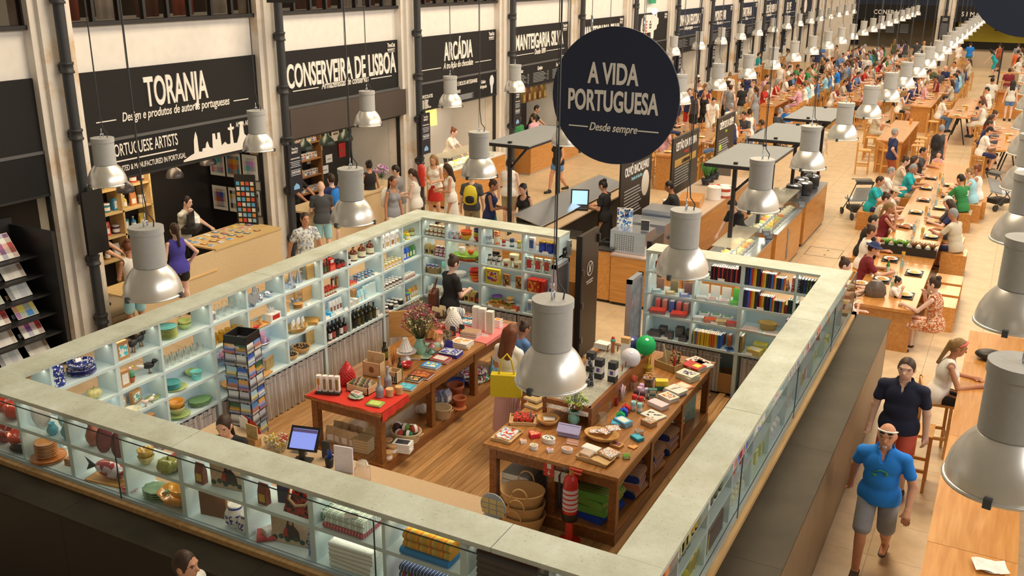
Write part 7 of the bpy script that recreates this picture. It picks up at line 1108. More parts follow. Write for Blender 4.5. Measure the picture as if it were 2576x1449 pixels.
for i,(k_,pm,m,x,y,lab) in enumerate((('tin',(.09,.26),[WHT,WHT,WHT],-6.55,19.8,'white kitchen paper roll on the inner worktop'),('box',(.5,.9,.2),[FW,FW],-6.25,20.6,'timber crate of bread rolls on the inner worktop'),('bowl',(.18,.12),[RED],-6.2,22.4,'red bowl on the inner worktop'),('tin',(.16,.3),[WHT,WHT,WHT],-5.98,21.5,'tall pile of white dishes on the inner worktop'),('bucket',(.14,.2),[WHT,TINM],-5.9,22.2,'white bucket on the inner worktop'),('tin',(.12,.24),[M('b84a2c'),WHT,WHT],-5.8,21.8,'red and white tub on the inner worktop'))): put(k_,pm,m,(x,y,1.001),lab,10)
for i in range(3): put('pot',(.12,.16),[M('3a3a3a')],(-6.6,22.9+.4*i,1.001),'dark herb pot on the inner worktop, %s'%ORD[i],0,group='herb pots'); O('herb',cached('herb',lambda:(lambda b:[b.tube([(0,0,0),(.12*math.cos(a*2.4),.12*math.sin(a*2.4),.3+.05*(a%3))],[.008,.02],4) for a in range(30)] and b)(MB())),M('4a7a34',.7),None,(-6.6,22.9+.4*i,1.15),label='bushy green herb growing in the %s dark pot'%ORD[i],cat='herb',group='herbs on the worktop')
p=(-8.25,18.9,1.055); t=T('till_screen','black till with a bright white-blue screen at the cod counter','monitor',p,-160); O('base',MB().box(-.2,.2,-.15,.2,0,.04),BKP,t); m=Matrix.Translation((0,0,.06))@Matrix.Rotation(.25,4,'X'); O('bezel',MB().box(-.2,.2,-.02,.02,0,.36,M=m),BKP,t); O('screen',MB().box(-.17,.17,.02,.024,.03,.33,M=m),M('9ac0e0',.3,em=1.),t)
# ================= dining =================
OAK=wood('bd752e','d58f46',1,.9,.28,.5)
TBL=[]
def table(x0,x1,y0,y1,h,lab,legs='panel',seg=2.45):
    TBL.append((x0,x1,y0,y1)); t=T('dining_table',lab,'table',((x0+x1)/2,y0,0)); a=(x1-x0)/2; y=0; L_=y1-y0
    while y<L_-.1:
        q=min(y+seg,L_); O('top_slab',MB().box(-a,a,y+.003,q-.003,h-.05,h),OAK,t)
        if legs=='panel': O('end_panel',MB().box(-a+.03,a-.03,y+.05,y+.09,0,h-.05),OAK,t); O('end_panel',MB().box(-a+.03,a-.03,q-.09,q-.05,0,h-.05),OAK,t)
        else:
            for yy in (y+.25,q-.25):
                for s in (-1,1): O('leg',MB().tube([(s*.05,yy,h-.05),(s*a*.75,yy+.12*s,0)],.022,5),BKP,t)
        y=q
    return t
bmesh_=cached('bench',lambda:MB().box(-.24,.24,-.3,.3,.42,.46).box(-.24,.24,-.3,-.26,0,.42).box(-.24,.24,.26,.3,0,.42).box(-.24,.24,-.26,.26,.16,.19))
def bench(x,y,lab,rz=0): O('bench',bmesh_,OAK,None,(x,y,0),rz,label=lab,cat='bench',group='timber box seats at the communal table')
sm={n:cached('st'+n,f) for n,f in dict(seat=lambda:MB().box(-.2,.2,-.19,.2,.74,.77),backrest=lambda:MB().box(-.2,.2,-.215,-.19,.86,1.0),leg=lambda:MB().box(-.018,.018,-.018,.018,0,.74),tall_leg=lambda:MB().box(-.018,.018,-.018,.018,0,1.0),rail=lambda:MB().box(-.17,.17,-.012,.012,.26,.3)).items()}
STL=[]; STO=M('c98a42',.5,var=.12,sc=14)
def stool(x,y,rz,lab,g='bar stools along the tall tables'):
    STL.append([x,y,rz,0]); t=T('bar_stool',lab,'stool',(x,y,0),rz,g); O('seat',sm['seat'],STO,t); O('backrest',sm['backrest'],STO,t)
    for s in (-1,1): O('leg',sm['leg'],STO,t,(s*.175,.175,0)); O('leg',sm['tall_leg'],STO,t,(s*.18,-.195,0)); O('rail',sm['rail'],STO,t,(s*.175,0,0),rz=90)
    O('rail',sm['rail'],STO,t,(0,.175,0))
table(-2.03,-1.0,16.2,30.4,.76,'long low communal oak table running down the right aisle',seg=3.0); table(-.13,.63,6.2,14.9,1.04,'tall light oak table in the right foreground')
for i in range(3): bench(-.68,17.95+.75*i,'empty timber box seat right of the communal table, %s from the near end'%ORD[i])
for i,(y0,y1) in enumerate(((26,34.2),(38.1,49),(51,67))): table(-9.05,-8.45,y0,y1,1.03,'tall oak table of the left dining row, %s from the front'%ORD[i],seg=2.7)
for i,(y0,y1) in enumerate(((31.9,36.7),(41,52),(54,66))): table(-3.83,-3.03,y0,y1,1.03,'tall oak table of the middle dining row, %s from the front'%ORD[i],seg=2.4)
for i,(y0,y1) in enumerate(((31.8,37.4),(38.5,44.5),)): table((-2.3,-.42)[1-i] if 0 else (-.42 if i==0 else -2.28),(.36 if i==0 else -1.5),y0,y1,1.05,'tall slim table on black trestle legs, %s'%('by the right edge' if i==0 else 'before the glass bar'),legs='x',seg=3)
table(-6.6,-5.9,40,66,1.03,'tall oak table far down the centre of the hall',seg=2.6)
n=0
for xt,ys,side in ((-8.0,(26.4,34),'right of the left dining row'),(-9.45,(26.4,34),'left of the left dining row'),(-8.0,(38.4,66),'right of the far left dining row'),(-9.45,(38.4,66),'left of the far left dining row'),(-2.62,(33.2,35.8),'right of the pink-lit table'),(-4.25,(34,36),'left of the pink-lit table'),(-6.95,(40.4,64),'left of the central far table'),(-5.5,(40.4,64),'right of the central far table'),(.75,(32.3,37),'right of the trestle table'),(-.85,(32.3,37),'left of the trestle table'),(-2.7,(39,44),'left of the bar-side table'),(-1.1,(39,44),'right of the bar-side table'),(-4.2,(42,50),'left of the far middle table'),(-2.65,(42,50),'right of the far middle table')):
    k=int((ys[1]-ys[0])/.78)
    for i in range(min(k,26)):
        y=ys[0]+.78*i; lf=xt in(-9.45,-4.25,-6.95,-.85,-2.7,-4.2)
        stool(xt+random.uniform(-.05,.05),y+random.uniform(-.08,.08),(-90 if lf else 90)+random.uniform(-12,12),'oak bar stool %s, %s from the front'%(side,ORD[i])); n+=1
for i,(u,v) in enumerate(((2150,440),(2205,440))): p=gz(u,v,0); stool(p.x+.15,p.y+.3,-80+25*i,'empty light oak bar stool near the stroller, %s'%('left' if i==0 else 'right'))
stool(-.5,11.7,-90,'oak bar stool at the right foreground table under the braided woman')
# things on the tables
TRAY=M('26241f',.4)
def plateset(x,y,z,i,where):
    put('plate',(.13,),[WHT],(x,y,z+.012),'white plate of food %s, %s'%(where,ORD[i]),0,group='plates of food '+where); O('meal',cached(('heap',),lambda:MB().lathe([(.09,.03),(.07,.06),(.03,.08),(1e-5,.085)],9,wob=(.12,5))),M(('d8a850','b8843a','c8b060','a8602c')[i%4],.6,var=.3,sc=30),None,(x,y,z+.005),label='serving of food on the white plate %s, %s'%(where,ORD[i]),cat='food',group='meals '+where,scale=(.9,.9,.6))
q=random.Random(11)
for i in range(16):
    y=17.0+.72*i; s=-1 if i%2 else 1; x=-1.5+.26*s+q.uniform(-.05,.05); put('tray',(.36,.28,.015),[TRAY],(x,y,.761),'black serving tray on the communal table, %s from the near end'%ORD[i],90,group='serving trays on the communal table'); plateset(x,y,.765,i,'on the communal table')
    put('beaker',(.035,.13),[glass('e8c060',.5) if i%3==0 else GLS],(x+.2*-s,y+.25,.761),'drinking glass on the communal table, %s from the near end'%ORD[i],0,group='glasses on the communal table')
    if i%2==0: put('bottle',(.032,.24),[glass('cfdfe0',.3),M('4a8ac0'),M('a8c8e0')],(-1.5+q.uniform(-.1,.1),y+.3,.761),'clear water bottle on the communal table, %s from the near end'%ORD[i],0,group='water bottles on the communal table')
p=gz(2232,685,.76); put('bottle',(.033,.24),[M('2f7a34',.15),GOLD,M('c8c8a0')],p,'green beer bottle beside the man with the blue hat',0)
t=T('planter_box','black planter box of green succulents across the communal table','planter',(-1.5,19.75,.762),0); O('trough',MB().box(-.52,.52,-.09,.09,0,.16),TRAY,t)
for i in range(6):
    b=MB()
    for a in range(12): b.tube([(0,0,0),(.05*math.cos(a*2.4),.05*math.sin(a*2.4),.08+.02*(a%2)),(.11*math.cos(a*2.4),.11*math.sin(a*2.4),.13)],[.014,.012,.002],4)
    O('succulent',b,M('6a9a34' if i<3 else '8a5a34',.6),t,(-.42+.17*i,0,.14))
p=gz(2200,745,.76); t=T('leather_bag','metallic brown leather bag on the near end of the communal table','bag',(p.x,p.y,.762),20); O('bag_body',MB().lathe([(.16,0),(.19,.05),(.17,.18),(.09,.28)],14,sy=.6),M('6a5a4a',.35,me=.3,var=.2),t); O('strap',MB().tube([(-.15,0,.1),(-.25,-.1,.03),(-.35,-.12,.01)],.012),BKP,t)
for i,(u,v) in enumerate(((2130,765),(2165,715))): p=gz(u,v,.76); plateset(p.x,p.y,.762,i+16,'at the near end of the communal table')
for r_,(xt,ys,h) in enumerate(((-8.75,(26.5,66),1.03),(-3.43,(42,60),1.03),(-6.25,(41,62),1.03),(-.03,(32,37.2),1.05),(-1.9,(38.8,44.2),1.05))):
    for i in range(int((ys[1]-ys[0])/1.5)):
        y=ys[0]+1.5*i
        if 33.6<y<38.2 and xt==-8.75 or 48.4<y<51.2 and xt==-8.75 or 51.4<y<54 and xt==-3.43: continue
        w='on the %s dining table'%('left row','middle row','central far','trestle','bar-side')[r_]; plateset(xt+q.uniform(-.12,.12),y,h,i,w); put('beaker',(.04,.14),[glass('e0b050',.6) if i%2 else GLS],(xt+q.uniform(-.2,.2),y+.5,h+.001),'drinking glass %s, %s from the front'%(w,ORD[i]),0,group='glasses '+w)
p=gz(2291,310,1.03); put('beaker',(.045,.16),[M('d8842c',.2)],(p.x,p.y,1.031),'orange drink on the pink-lit table',0)
p=gz(2490,1430,1.04); put('plate',(.11,),[WHT],p,'white paper plate with crumbs at the right bottom corner',0); p2=gz(2495,1420,1.05); O('napkin',MB().grid(lambda a,b:(-.14+.28*a,-.1+.2*b,.03+.012*math.sin(a*7)*math.cos(b*6)),8,8),WHT,None,(p.x,p.y,1.04),15,label='crumpled white napkin around the paper plate',cat='napkin')
p=gz(2490,905,1.04); t=T('drawstring_bag','black drawstring bag lying on the right foreground table','bag',(p.x,p.y,1.042)); O('bag_body',MB().ball((0,0,.07),.2,n=16,k=9,sc=(1,.7,.36)),BKP,t); O('drawstring',MB().tube([(.18,0,.05),(.3,.05,.02),(.36,-.05,.02)],.008),BKP,t); put('beaker',(.04,.14),[M('b8895a',.3)],gz(2541,955,1.04),'glass of milky coffee on the right foreground table',0)
# red bar on the right
t=T('glass_bar','timber bar counter with a red screen at the right of the hall','bar',(0.6,47.2,0)); O('front',MB().box(-1.6,3.5,0,.1,0,1.1),FW,t); O('worktop',MB().box(-1.7,3.5,-.2,.8,1.1,1.16),OAK,t); O('red_screen',MB().box(-.1,1.3,-.06,-.02,.75,1.45),M('b81c1c',.4,em=.5),t); O('glass_drawing',MB().lathe([(.02,.0),(.1,.18),(.11,.32),(.02,.38)],12,(.35,-.07,.98),sy=.1),M('c8d83a',.4,em=.6),t)
for z in (1.5,1.9): O('shelf',MB().box(-1.6,.0,.1,.35,z,z+.03),FW,t)
for x in (-1.6,-.1): O('post',MB().box(x-.03,x+.03,.05,.11,1.1,3.0),BKP,t)
for i in range(14): put('goblet',(.045,.2),[GLS,GLS],(-.9+.1*i,47.4,1.161),'upturned glass on the bar worktop, %s from the left'%ORD[i],0,group='glasses on the bar')
for i in range(10): put('bottle',(.05,.32),[(DGL,OLI,BRW)[i%3],GOLD,WHT],(1.0+.13*i,47.75,1.161),'dark bottle on the bar worktop, %s from the left'%ORD[i],0,group='bottles on the bar')
# strollers
def stroller(u,v,rz,lab):
    p=gz(u,v,0); t=T('stroller',lab,'stroller',(p.x,p.y,0),rz)
    for sx in (-.22,.22):
        for y in (-.35,.35): O('wheel',MB().lathe([(.09,-.02),(.09,.02)],14,M=Matrix.Translation((sx,y,.09))@Matrix.Rotation(math.pi/2,4,'Y')),BKP,t)
        O('frame',MB().tube([(sx,.35,.1),(sx,-.05,.5),(sx,-.42,1.0)],.014).tube([(sx,-.35,.1),(sx,.1,.55)],.014),M('3a3a3c',.4),t)
    O('handlebar',MB().tube([(-.22,-.42,1.0),(.22,-.42,1.0)],.018),BKP,t); O('seat',MB().box(-.2,.2,-.15,.3,.42,.48).add([(-.2,-.15,.45),(.2,-.15,.45),(.2,-.35,.85),(-.2,-.35,.85)],[(0,1,2,3),(3,2,1,0)]),M('d8d0c0',.8),t); O('hood',MB().grid(lambda a,b:(-.22+.44*a,-.38+.4*b-.04,.85+.2*math.sin(math.pi*(.15+.6*b))),6,8),BKP,t); O('basket',MB().box(-.18,.18,-.3,.2,.18,.3),BKP,t)
stroller(2150,545,30,'black folding stroller with cream padding left of the communal table'); stroller(2510,525,-40,'black stroller parked right of the communal table')
# ================= stall fittings =================
Yk=lambda k:Y0+BP*k
t=T('osb_counter','chipboard faced counter of the TORANJA stall','counter',(-13.0,0,0)); O('front',MB().box(-.05,0,10.7,14.55,0,.98),OSB,t); O('top',MB().box(-1.0,.02,12.7,14.55,.98,1.01),PINE,t); O('top',MB().box(-.9,.02,10.7,12.7,.6,.63),PINE,t)
q=random.Random(6)
for i in range(26): put('flat',(q.uniform(.1,.16),q.uniform(.08,.13),.012),[M(q.choice(('e4d8c8','d8a878','8a3a2c','3a6a8a','e0c060','c8c0b4','b85a3a')),.5),PAPER,M(q.choice(('d8c8b0','c86a4a','5a8aa0','e0b060')),.6,var=.3,sc=30)],(-13.85+.2*(i%4)+q.uniform(-.03,.03),12.85+.25*(i//4),1.012),'printed card pile on the TORANJA counter, %s in the %s row'%(ORD[i//4],ORD[i%4]),q.uniform(-20,20),group='printed cards on the TORANJA counter')
t=T('till_desk','black till and lamp unit on the TORANJA counter','till',(-14.3,13.4,1.012),-60); O('casing',MB().box(-.22,.22,-.15,.15,0,.12),BKP,t); O('screen_back',MB().box(-.2,.2,-.02,.02,.1,.4),BKP,t); O('lamp_box',MB().box(-.42,-.26,-.06,.06,0,.22),M('f0e4c8',.5,em=.5),t)
t=T('shelf_rack','pine shelf rack stacked with gifts at the back of TORANJA','shelf',(-15.16,10.7,0)); 
for z in (.75,1.2,1.65,2.1): O('board',MB().box(0,.4,0,2.2,z-.03,z),PINE,t)
for y in (0,.75,1.5,2.2): O('upright',MB().box(0,.4,y-.02,y+.02,0,2.4),PINE,t)
for i in range(40): y=10.8+.053*i; z=(.75,1.2,1.65,2.1)[i%4]; put(('box','bottle','pack','tin')[(i//4+i)%4],((.14,.1,.22),(.05,.24),(.14,.06,.26),(.07,.16))[(i//4+i)%4],[M(('c8402c','3a7a7a','e0a83a','d8d0c0','5a3a4a','4a8ab0','c8783a')[i%7],.5,var=.3,sc=25),WHT],(-14.95,y,z+.002),'colourful gift on the TORANJA rack, %s from the left'%ORD[i],90,group='gifts on the TORANJA rack')
ART=[('3ab0a8','c86a7a','e0c8a0'),('e0a02c','3a8a9a','c85a3a'),('c87ab0','e0d0b0','5a9a8a'),('3a4a8a','d8c8a8','a84a2c'),('e0b83a','2a2620','d8d0c0'),('d8c8a8','3a3a34','c89a5a')]
for i in range(6):
    x=-15.2+.46*(i%3)+.3; z=1.42-.75*(i//3)+.35; t=T('framed_print','framed colour print on the TORANJA side wall, %s of the %s row'%(('left','middle','right')[i%3],('upper','lower')[i//3]),'picture',(x,Yk(0)+BW-.03,z+.05),scale=.82); O('frame',MB().box(-.27,.27,-.02,.0,0,.68),BKP,t); O('mount',MB().box(-.25,.25,-.025,-.02,.02,.66),WHT,t); O('print',MB().box(-.2,.2,-.028,-.025,.1,.58),stripes(list(ART[i]),.37,0,.6,False,2),t)
t=T('postcard_board','black display board of small cards at the right of TORANJA','board',(-13.75,14.42,1.0),20); O('board',MB().box(-.22,.22,-.02,.02,0,1.05),BKP,t)
for j in range(8):
    for i in range(4): O('small_card',cached('scard',lambda:MB().box(-.035,.035,-.026,-.02,0,.075)),M(('d8803a','e4dcd0','5a9ac8','c84a34','8ab0c0')[(i*3+j)%5],.6,var=.2,sc=40),t,(-.15+.1*i,0,.06+.11*j))
def dome(x,y,z,m,lab,s=1.):
    t=T('dome_lamp',lab,'lamp',(x,y,z),scale=s); O('shade',MB().lathe([(.17,0),(.165,.06),(.12,.15),(.05,.2),(.045,.3),(.02,.32)],18),m,t); O('cord',MB().tube([(0,0,.3),(0,0,.6)],.008),BKP,t); O('bulb',MB().ball((0,0,.04),.05,n=8,k=5),M('ffd890',.4,em=6),t)
DM=M('4a4038',.3,me=.4); DG=M('2a3226',.3)
for i,(x,y,z) in enumerate(((-14.4,11.0,2.0),(-14.4,12.0,2.1),(-14.4,13.2,2.15),(-14.4,14.1,2.25))): dome(x,y,z,DM,'brown metal dome lamp inside TORANJA, %s from the left'%ORD[i])
for i,y in enumerate((16.2,17.0,17.8,18.5)): dome(-14.3,y,2.1,DG,'dark green dome lamp inside CONSERVEIRA, %s from the left'%ORD[i],1.1)
# magazine rack of the newsstand
t=T('magazine_rack','black stepped magazine rack of the newsstand at the left edge','rack',(-12.9,7.9,0)); 
for j in range(6): O('shelf',MB().box(-.9+.0,.1-.08*j,-1.2,1.3,.25+.3*j,.28+.3*j),BKP,t)
O('side',MB().box(-.9,.1,1.3,1.36,0,2.2),BKP,t); O('back',MB().box(-.95,-.9,-1.2,1.36,0,2.3),BKP,t)
for j in range(6):
    for i in range(5): put('canvas',(.36,.42,.01),[WHT,stripes([('d8c8b0','8a6a4a','e4dcd0','c8b8a0'),('e8e0d8','8a2c24','c8342c','e0d8d0','3a4a8a'),('3a7aa8','e0c85a','d84a6a','e0c85a'),('b8b0a8','e0d8c8','4a3a34','e0d8c8')][(i+j)%4],.43,2,.3,False,0)],(-12.95-.08*j,6.9+.48*i,.29+.3*j),'magazine on the newsstand rack, %s from the left on %s tier up'%(ORD[i],ORD[j]),rot=(math.radians(-35),0,math.radians(90)),cat='magazine',name='magazine',group='magazines on the newsstand rack')
# CONSERVEIRA
t=T('tin_shelves','tall brown shelves packed with tinned fish in CONSERVEIRA','shelf',(-15.16,15.8,0))
for z in (.5,.9,1.3,1.7,2.1,2.45): O('board',MB().box(0,.35,0,2.4,z-.03,z),wood('7a4a24','94602f',1,1),t)
for y in (0,1.2,2.4): O('upright',MB().box(0,.36,y-.02,y+.02,0,2.5),wood('7a4a24','94602f',1,1),t)
n=0
for j,z in enumerate((.9,1.3,1.7,2.1)):
    for i in range(22): put('box',(.09,.1,.06),[M(('d8d0c0','b8b0a4','c8a878','8a9aa0')[(i+j)%4],.5),M(('a84a34','3a5a7a','d8c080')[(i*2+j)%3],.6)],(-14.95,15.9+.105*i,z+.001),'paper wrapped fish tin, %s on the %s CONSERVEIRA shelf'%(ORD[i],ORD[j]),90,group='fish tins at CONSERVEIRA'); put('box',(.09,.1,.06),[M(('c8c0b0','d8b890','b0a898')[(i+j)%3],.5),M('7a4a3a',.6)],(-14.95,15.9+.105*i,z+.064),'upper fish tin, %s on the %s CONSERVEIRA shelf'%(ORD[i],ORD[j]),90,group='fish tins at CONSERVEIRA')
t=T('osb_counter','chipboard faced counter of the CONSERVEIRA stall','counter',(-13.2,0,0)); O('front',MB().box(-.05,0,15.7,19.3,0,1.0),OSB,t); O('top',MB().box(-.7,.02,15.7,19.3,1.0,1.04),OSB,t)
for i,(y,z,w,h,c) in enumerate(((18.2,1.5,.3,.3,'c8a878'),(18.55,1.75,.2,.3,'d8bc90'),(18.9,1.4,.25,.2,'d8c8b0'),(18.4,2.05,.22,.16,'c09a68'),(19.2,1.9,.3,.4,'d8c0a0'),(19.45,1.45,.26,.36,'b82c24'),(18.7,1.15,.3,.2,'e0d4c0'))): t=T('pinned_note','%s note pinned on the black tiles of CONSERVEIRA, %s'%('red poster' if c=='b82c24' else 'brown paper',ORD[i]),'note',(-15.14,y,z)); O('sheet',MB().box(-.02,.0,-w/2,w/2,0,h),M(c,.7),t); O('writing',MB().box(0,.002,-w*.3,w*.3,h*.4,h*.5),M('7a5a3a',.7),t)
t=T('flower_vase','glass vase of pink and white flowers on the CONSERVEIRA counter','vase',(-13.45,18.75,1.042)); O('vase',MB().lathe([(.07,0),(.08,.2),(.075,.2),(1e-5,.02)],14),GLS,t); bunch(t,.18,70,.2,.3,['c07aa0','e8d8d0','a86a8a','d8a8b8'],5,'4a6a34',.02)
# ARCADIA
t=counter(-13.6,-12.95,21.0,24.2,1.0,'stone counter of the ARCADIA chocolate stall',M('d8c8b0',.4)); vitrine(-13.55,-13.0,21.1,23.6,1.01,1.35,'glass chocolate vitrine on the ARCADIA counter',['c89a3a','5a2c1c','e0b060','d8c8b0'])
for i,y in enumerate((21.2,22.9)): t=T('drum_lamp','lit cream drum lampshade inside ARCADIA, %s'%('left' if i==0 else 'right'),'lamp',(-14.7,y,1.85)); O('shade',MB().lathe([(.22,0),(.2,.5)],18,caps=False),M('f0b860',.6,em=1.6),t); O('top_band',MB().lathe([(.36,.5),(.36,.62)],18),BKP,t)
t=T('cake_poster','large white poster of chocolate cake inside ARCADIA','poster',(-15.15,22.6,.9)); O('sheet',MB().box(0,.02,-.8,.9,0,1.6),M('ece0d0',.6),t); O('cake_drawing',MB().add([(.025,-.1,.5),(.025,.6,.4),(.025,.6,.75),(.025,-.1,.85),(.025,.3,1.1)],[(0,1,2,3),(3,2,4)]),M('5a2418',.6),t); letter(t,'Arcádia',.12,(.025,.2,1.35),sx=.9,shear=.2,mat=M('7a4a34'),depth=.002)
t=T('fire_extinguisher','red fire extinguisher hanging on the pier beside ARCADIA','extinguisher',(-13.25,20.2,.75)); O('cylinder',MB().lathe([(.09,0),(.1,.03),(.1,.5),(.05,.58)],16),RED,t); O('valve',MB().cyl((0,0,.57),.03,.08),BKP,t)
for k in range(3,11):
    counter(-13.6,-13.0,Yk(k)+.3,Yk(k)+3.9,1.05,'stone faced counter of the %s stall'%STN[k+1],M('c8b49a',.4)).children[0].data.materials[0]=M('cdb490',.6)
    t=T('menu_boards','row of lit menu boards at the back of the %s stall'%STN[k+1],'board',(-15.13,Yk(k)+.5,1.5)); 
    for i in range(4): O('board',MB().box(0,.04,.8*i,.8*i+.6,0,.8),M(('e0b040','3a342c','c8b070','6a7a5a')[(i+k)%4],.6,em=.5 if k==6 else 0),t)
q=random.Random(2)
for i in range(9): put('pack',(.2,.16,.5),[M('7a4a24' if i%2 else '8a6a2c',.6,var=.3),M('c89a5a')],(-14.2,Yk(3)+.5+.38*i,1.95),'cured ham hanging inside the first MANTEIGARIA, %s from the left'%ORD[i],90,cat='ham',name='cured_ham',group='hams at MANTEIGARIA')
# ================= people =================
def ev(p,X,Y,Z):
    if p[0]=='c':
        a,b,r1,r2=p[1:]; d=[b[i]-a[i] for i in range(3)]; l=sum(q*q for q in d)+1e-9
        t=np.clip(((X-a[0])*d[0]+(Y-a[1])*d[1]+(Z-a[2])*d[2])/l,0,1)
        return np.sqrt((X-a[0]-d[0]*t)**2+(Y-a[1]-d[1]*t)**2+(Z-a[2]-d[2]*t)**2)-(r1+(r2-r1)*t)
    c,r,R=p[1:]; q=[(X-c[0])*R[0][i]+(Y-c[1])*R[1][i]+(Z-c[2])*R[2][i] for i in range(3)]
    k0=np.sqrt(sum((q[i]/r[i])**2 for i in range(3)))+1e-6; k1=np.sqrt(sum((q[i]/r[i]**2)**2 for i in range(3)))+1e-6; return k0*(k0-1)/k1
def bb(p):
    if p[0]=='c': m=max(p[3],p[4]); return [min(p[1][i],p[2][i])-m for i in range(3)],[max(p[1][i],p[2][i])+m for i in range(3)]
    m=max(p[2]); return [p[1][i]-m for i in range(3)],[p[1][i]+m for i in range(3)]
def nets(add,h,k=.03,sub=(),clip=()):
    B=[bb(p) for p in add]; lo=np.array([min(b[0][i] for b in B) for i in range(3)])-3*h; hi=np.array([max(b[1][i] for b in B) for i in range(3)])+3*h
    n=np.ceil((hi-lo)/h).astype(int)+1; ax=[(lo[i]+h*np.arange(n[i])).astype(np.float32) for i in range(3)]; F=np.full(n,.3,np.float32)
    def sl(p,pad):
        b=bb(p); s=[slice(max(0,int((b[0][i]-pad-lo[i])/h)),max(1,min(n[i],int((b[1][i]+pad-lo[i])/h)+2))) for i in range(3)]
        return tuple(s),(ax[0][s[0],None,None],ax[1][None,s[1],None],ax[2][None,None,s[2]])
    for p in add:
        s,g=sl(p,k+2*h); d=ev(p,*g); f=F[s]; e=np.clip(.5+.5*(f-d)/k,0,1); F[s]=f*(1-e)+d*e-k*e*(1-e)
    for p in sub: s,g=sl(p,2*h); F[s]=np.maximum(F[s],-ev(p,*g))
    for o,nv in clip: F=np.maximum(F,(ax[0][:,None,None]-o[0])*nv[0]+(ax[1][None,:,None]-o[1])*nv[1]+(ax[2][None,None,:]-o[2])*nv[2])
    S_=F<0; c=[S_[i:n[0]-1+i,j:n[1]-1+j,l:n[2]-1+l] for i in(0,1) for j in(0,1) for l in(0,1)]; cntc=sum(q.astype(np.int8) for q in c); act=(cntc>0)&(cntc<8)
    I=np.argwhere(act); idx=-np.ones(act.shape,int); idx[act]=np.arange(len(I)); V=np.zeros((len(I),3)); W_=np.zeros((len(I),1)); C8=[(i,j,l) for i in(0,1) for j in(0,1) for l in(0,1)]
    for a in range(8):
        for b in range(a+1,8):
            if sum(abs(C8[a][i]-C8[b][i]) for i in range(3))!=1: continue
            fa=F[tuple((I+C8[a]).T)]; fb=F[tuple((I+C8[b]).T)]; m=(fa<0)!=(fb<0); t=np.where(m,fa/(fa-fb+1e-12),0)[:,None]; V+=np.where(m[:,None],np.array(C8[a])+(np.array(C8[b])-np.array(C8[a]))*t,0); W_+=m[:,None]
    V=lo+h*(I+V/np.maximum(W_,1)); Q=[]
    for a in range(3):
        b,c_=(a+1)%3,(a+2)%3; A=[slice(None)]*3; B_=[slice(None)]*3; A[a]=slice(0,n[a]-1); B_[a]=slice(1,n[a]); x=S_[tuple(A)]; y=S_[tuple(B_)]; E=np.argwhere(x!=y); E=E[(E[:,b]>0)&(E[:,c_]>0)&(E[:,b]<n[b]-1)&(E[:,c_]<n[c_]-1)]
        f=x[tuple(E.T)]; o=np.zeros(3,int); eb=np.eye(3,dtype=int)[b]; ec=np.eye(3,dtype=int)[c_]
        q=np.stack([idx[tuple((E-eb-ec).T)],idx[tuple((E-ec).T)],idx[tuple(E.T)],idx[tuple((E-eb).T)]],1); q[~f]=q[~f][:,::-1]; Q.append(q)
    Q=np.concatenate(Q); Q=Q[(Q>=0).all(1)]; me=bpy.data.meshes.new('body'); me.from_pydata(V.tolist(),[],Q.tolist()); me.polygons.foreach_set('use_smooth',[True]*len(me.polygons)); me.update(); return me
POSE=dict(st=(.93,2,((.1,0,0),(-.1,.02,0)),((.27,.06,.8),(-.27,.04,.8)),0),wk=(.91,4,((.09,.26,0),(-.09,-.26,.07)),((.28,-.16,.86),(-.28,.22,.9)),0),ph=(.93,4,((.1,0,0),(-.1,.03,0)),((.08,.3,1.12),(-.09,.27,1.09)),18),hp=(.93,0,((.12,0,0),(-.1,.04,0)),((.25,.02,1.0),(-.27,.05,.8)),0),ln=(.92,17,((.1,-.05,0),(-.1,.02,0)),((.22,.5,.98),(-.2,.52,.98)),10),ch=(.92,12,((.1,0,0),(-.1,.02,0)),((.06,.2,1.36),(-.33,.42,1.0)),4),bk=(.92,30,((.1,0,0),(-.1,.05,0)),((.16,.55,.85),(-.16,.55,.85)),15),
 ss=(.85,12,((.12,.34,.28),(-.12,.34,.28)),((.14,.42,1.06),(-.16,.42,1.06)),10),sd=(.85,6,((.12,.34,.28),(-.12,.3,.28)),((.06,.24,1.3),(-.16,.42,1.06)),0),sb=(.55,12,((.13,.42,0),(-.13,.4,0)),((.13,.46,.8),(-.14,.46,.8)),10),se=(.55,8,((.13,.42,0),(-.13,.4,0)),((.06,.26,1.0),(-.14,.46,.8)),6))
def rot(deg): a=math.radians(deg); return np.array([[1,0,0],[0,math.cos(a),math.sin(a)],[0,-math.sin(a),math.cos(a)]])
def ik(a,t,l1,l2,pole):
    a=np.array(a,float); t=np.array(t,float); d=t-a; L=np.linalg.norm(d); u=d/L; L=min(L,(l1+l2)*.995); x=(l1*l1-l2*l2+L*L)/(2*L); y=math.sqrt(max(1e-6,l1*l1-x*x)); p=np.array(pole,float); p-=u*(p@u); p/=np.linalg.norm(p)+1e-9; return a+u*x+p*y,a+u*L
JC={}
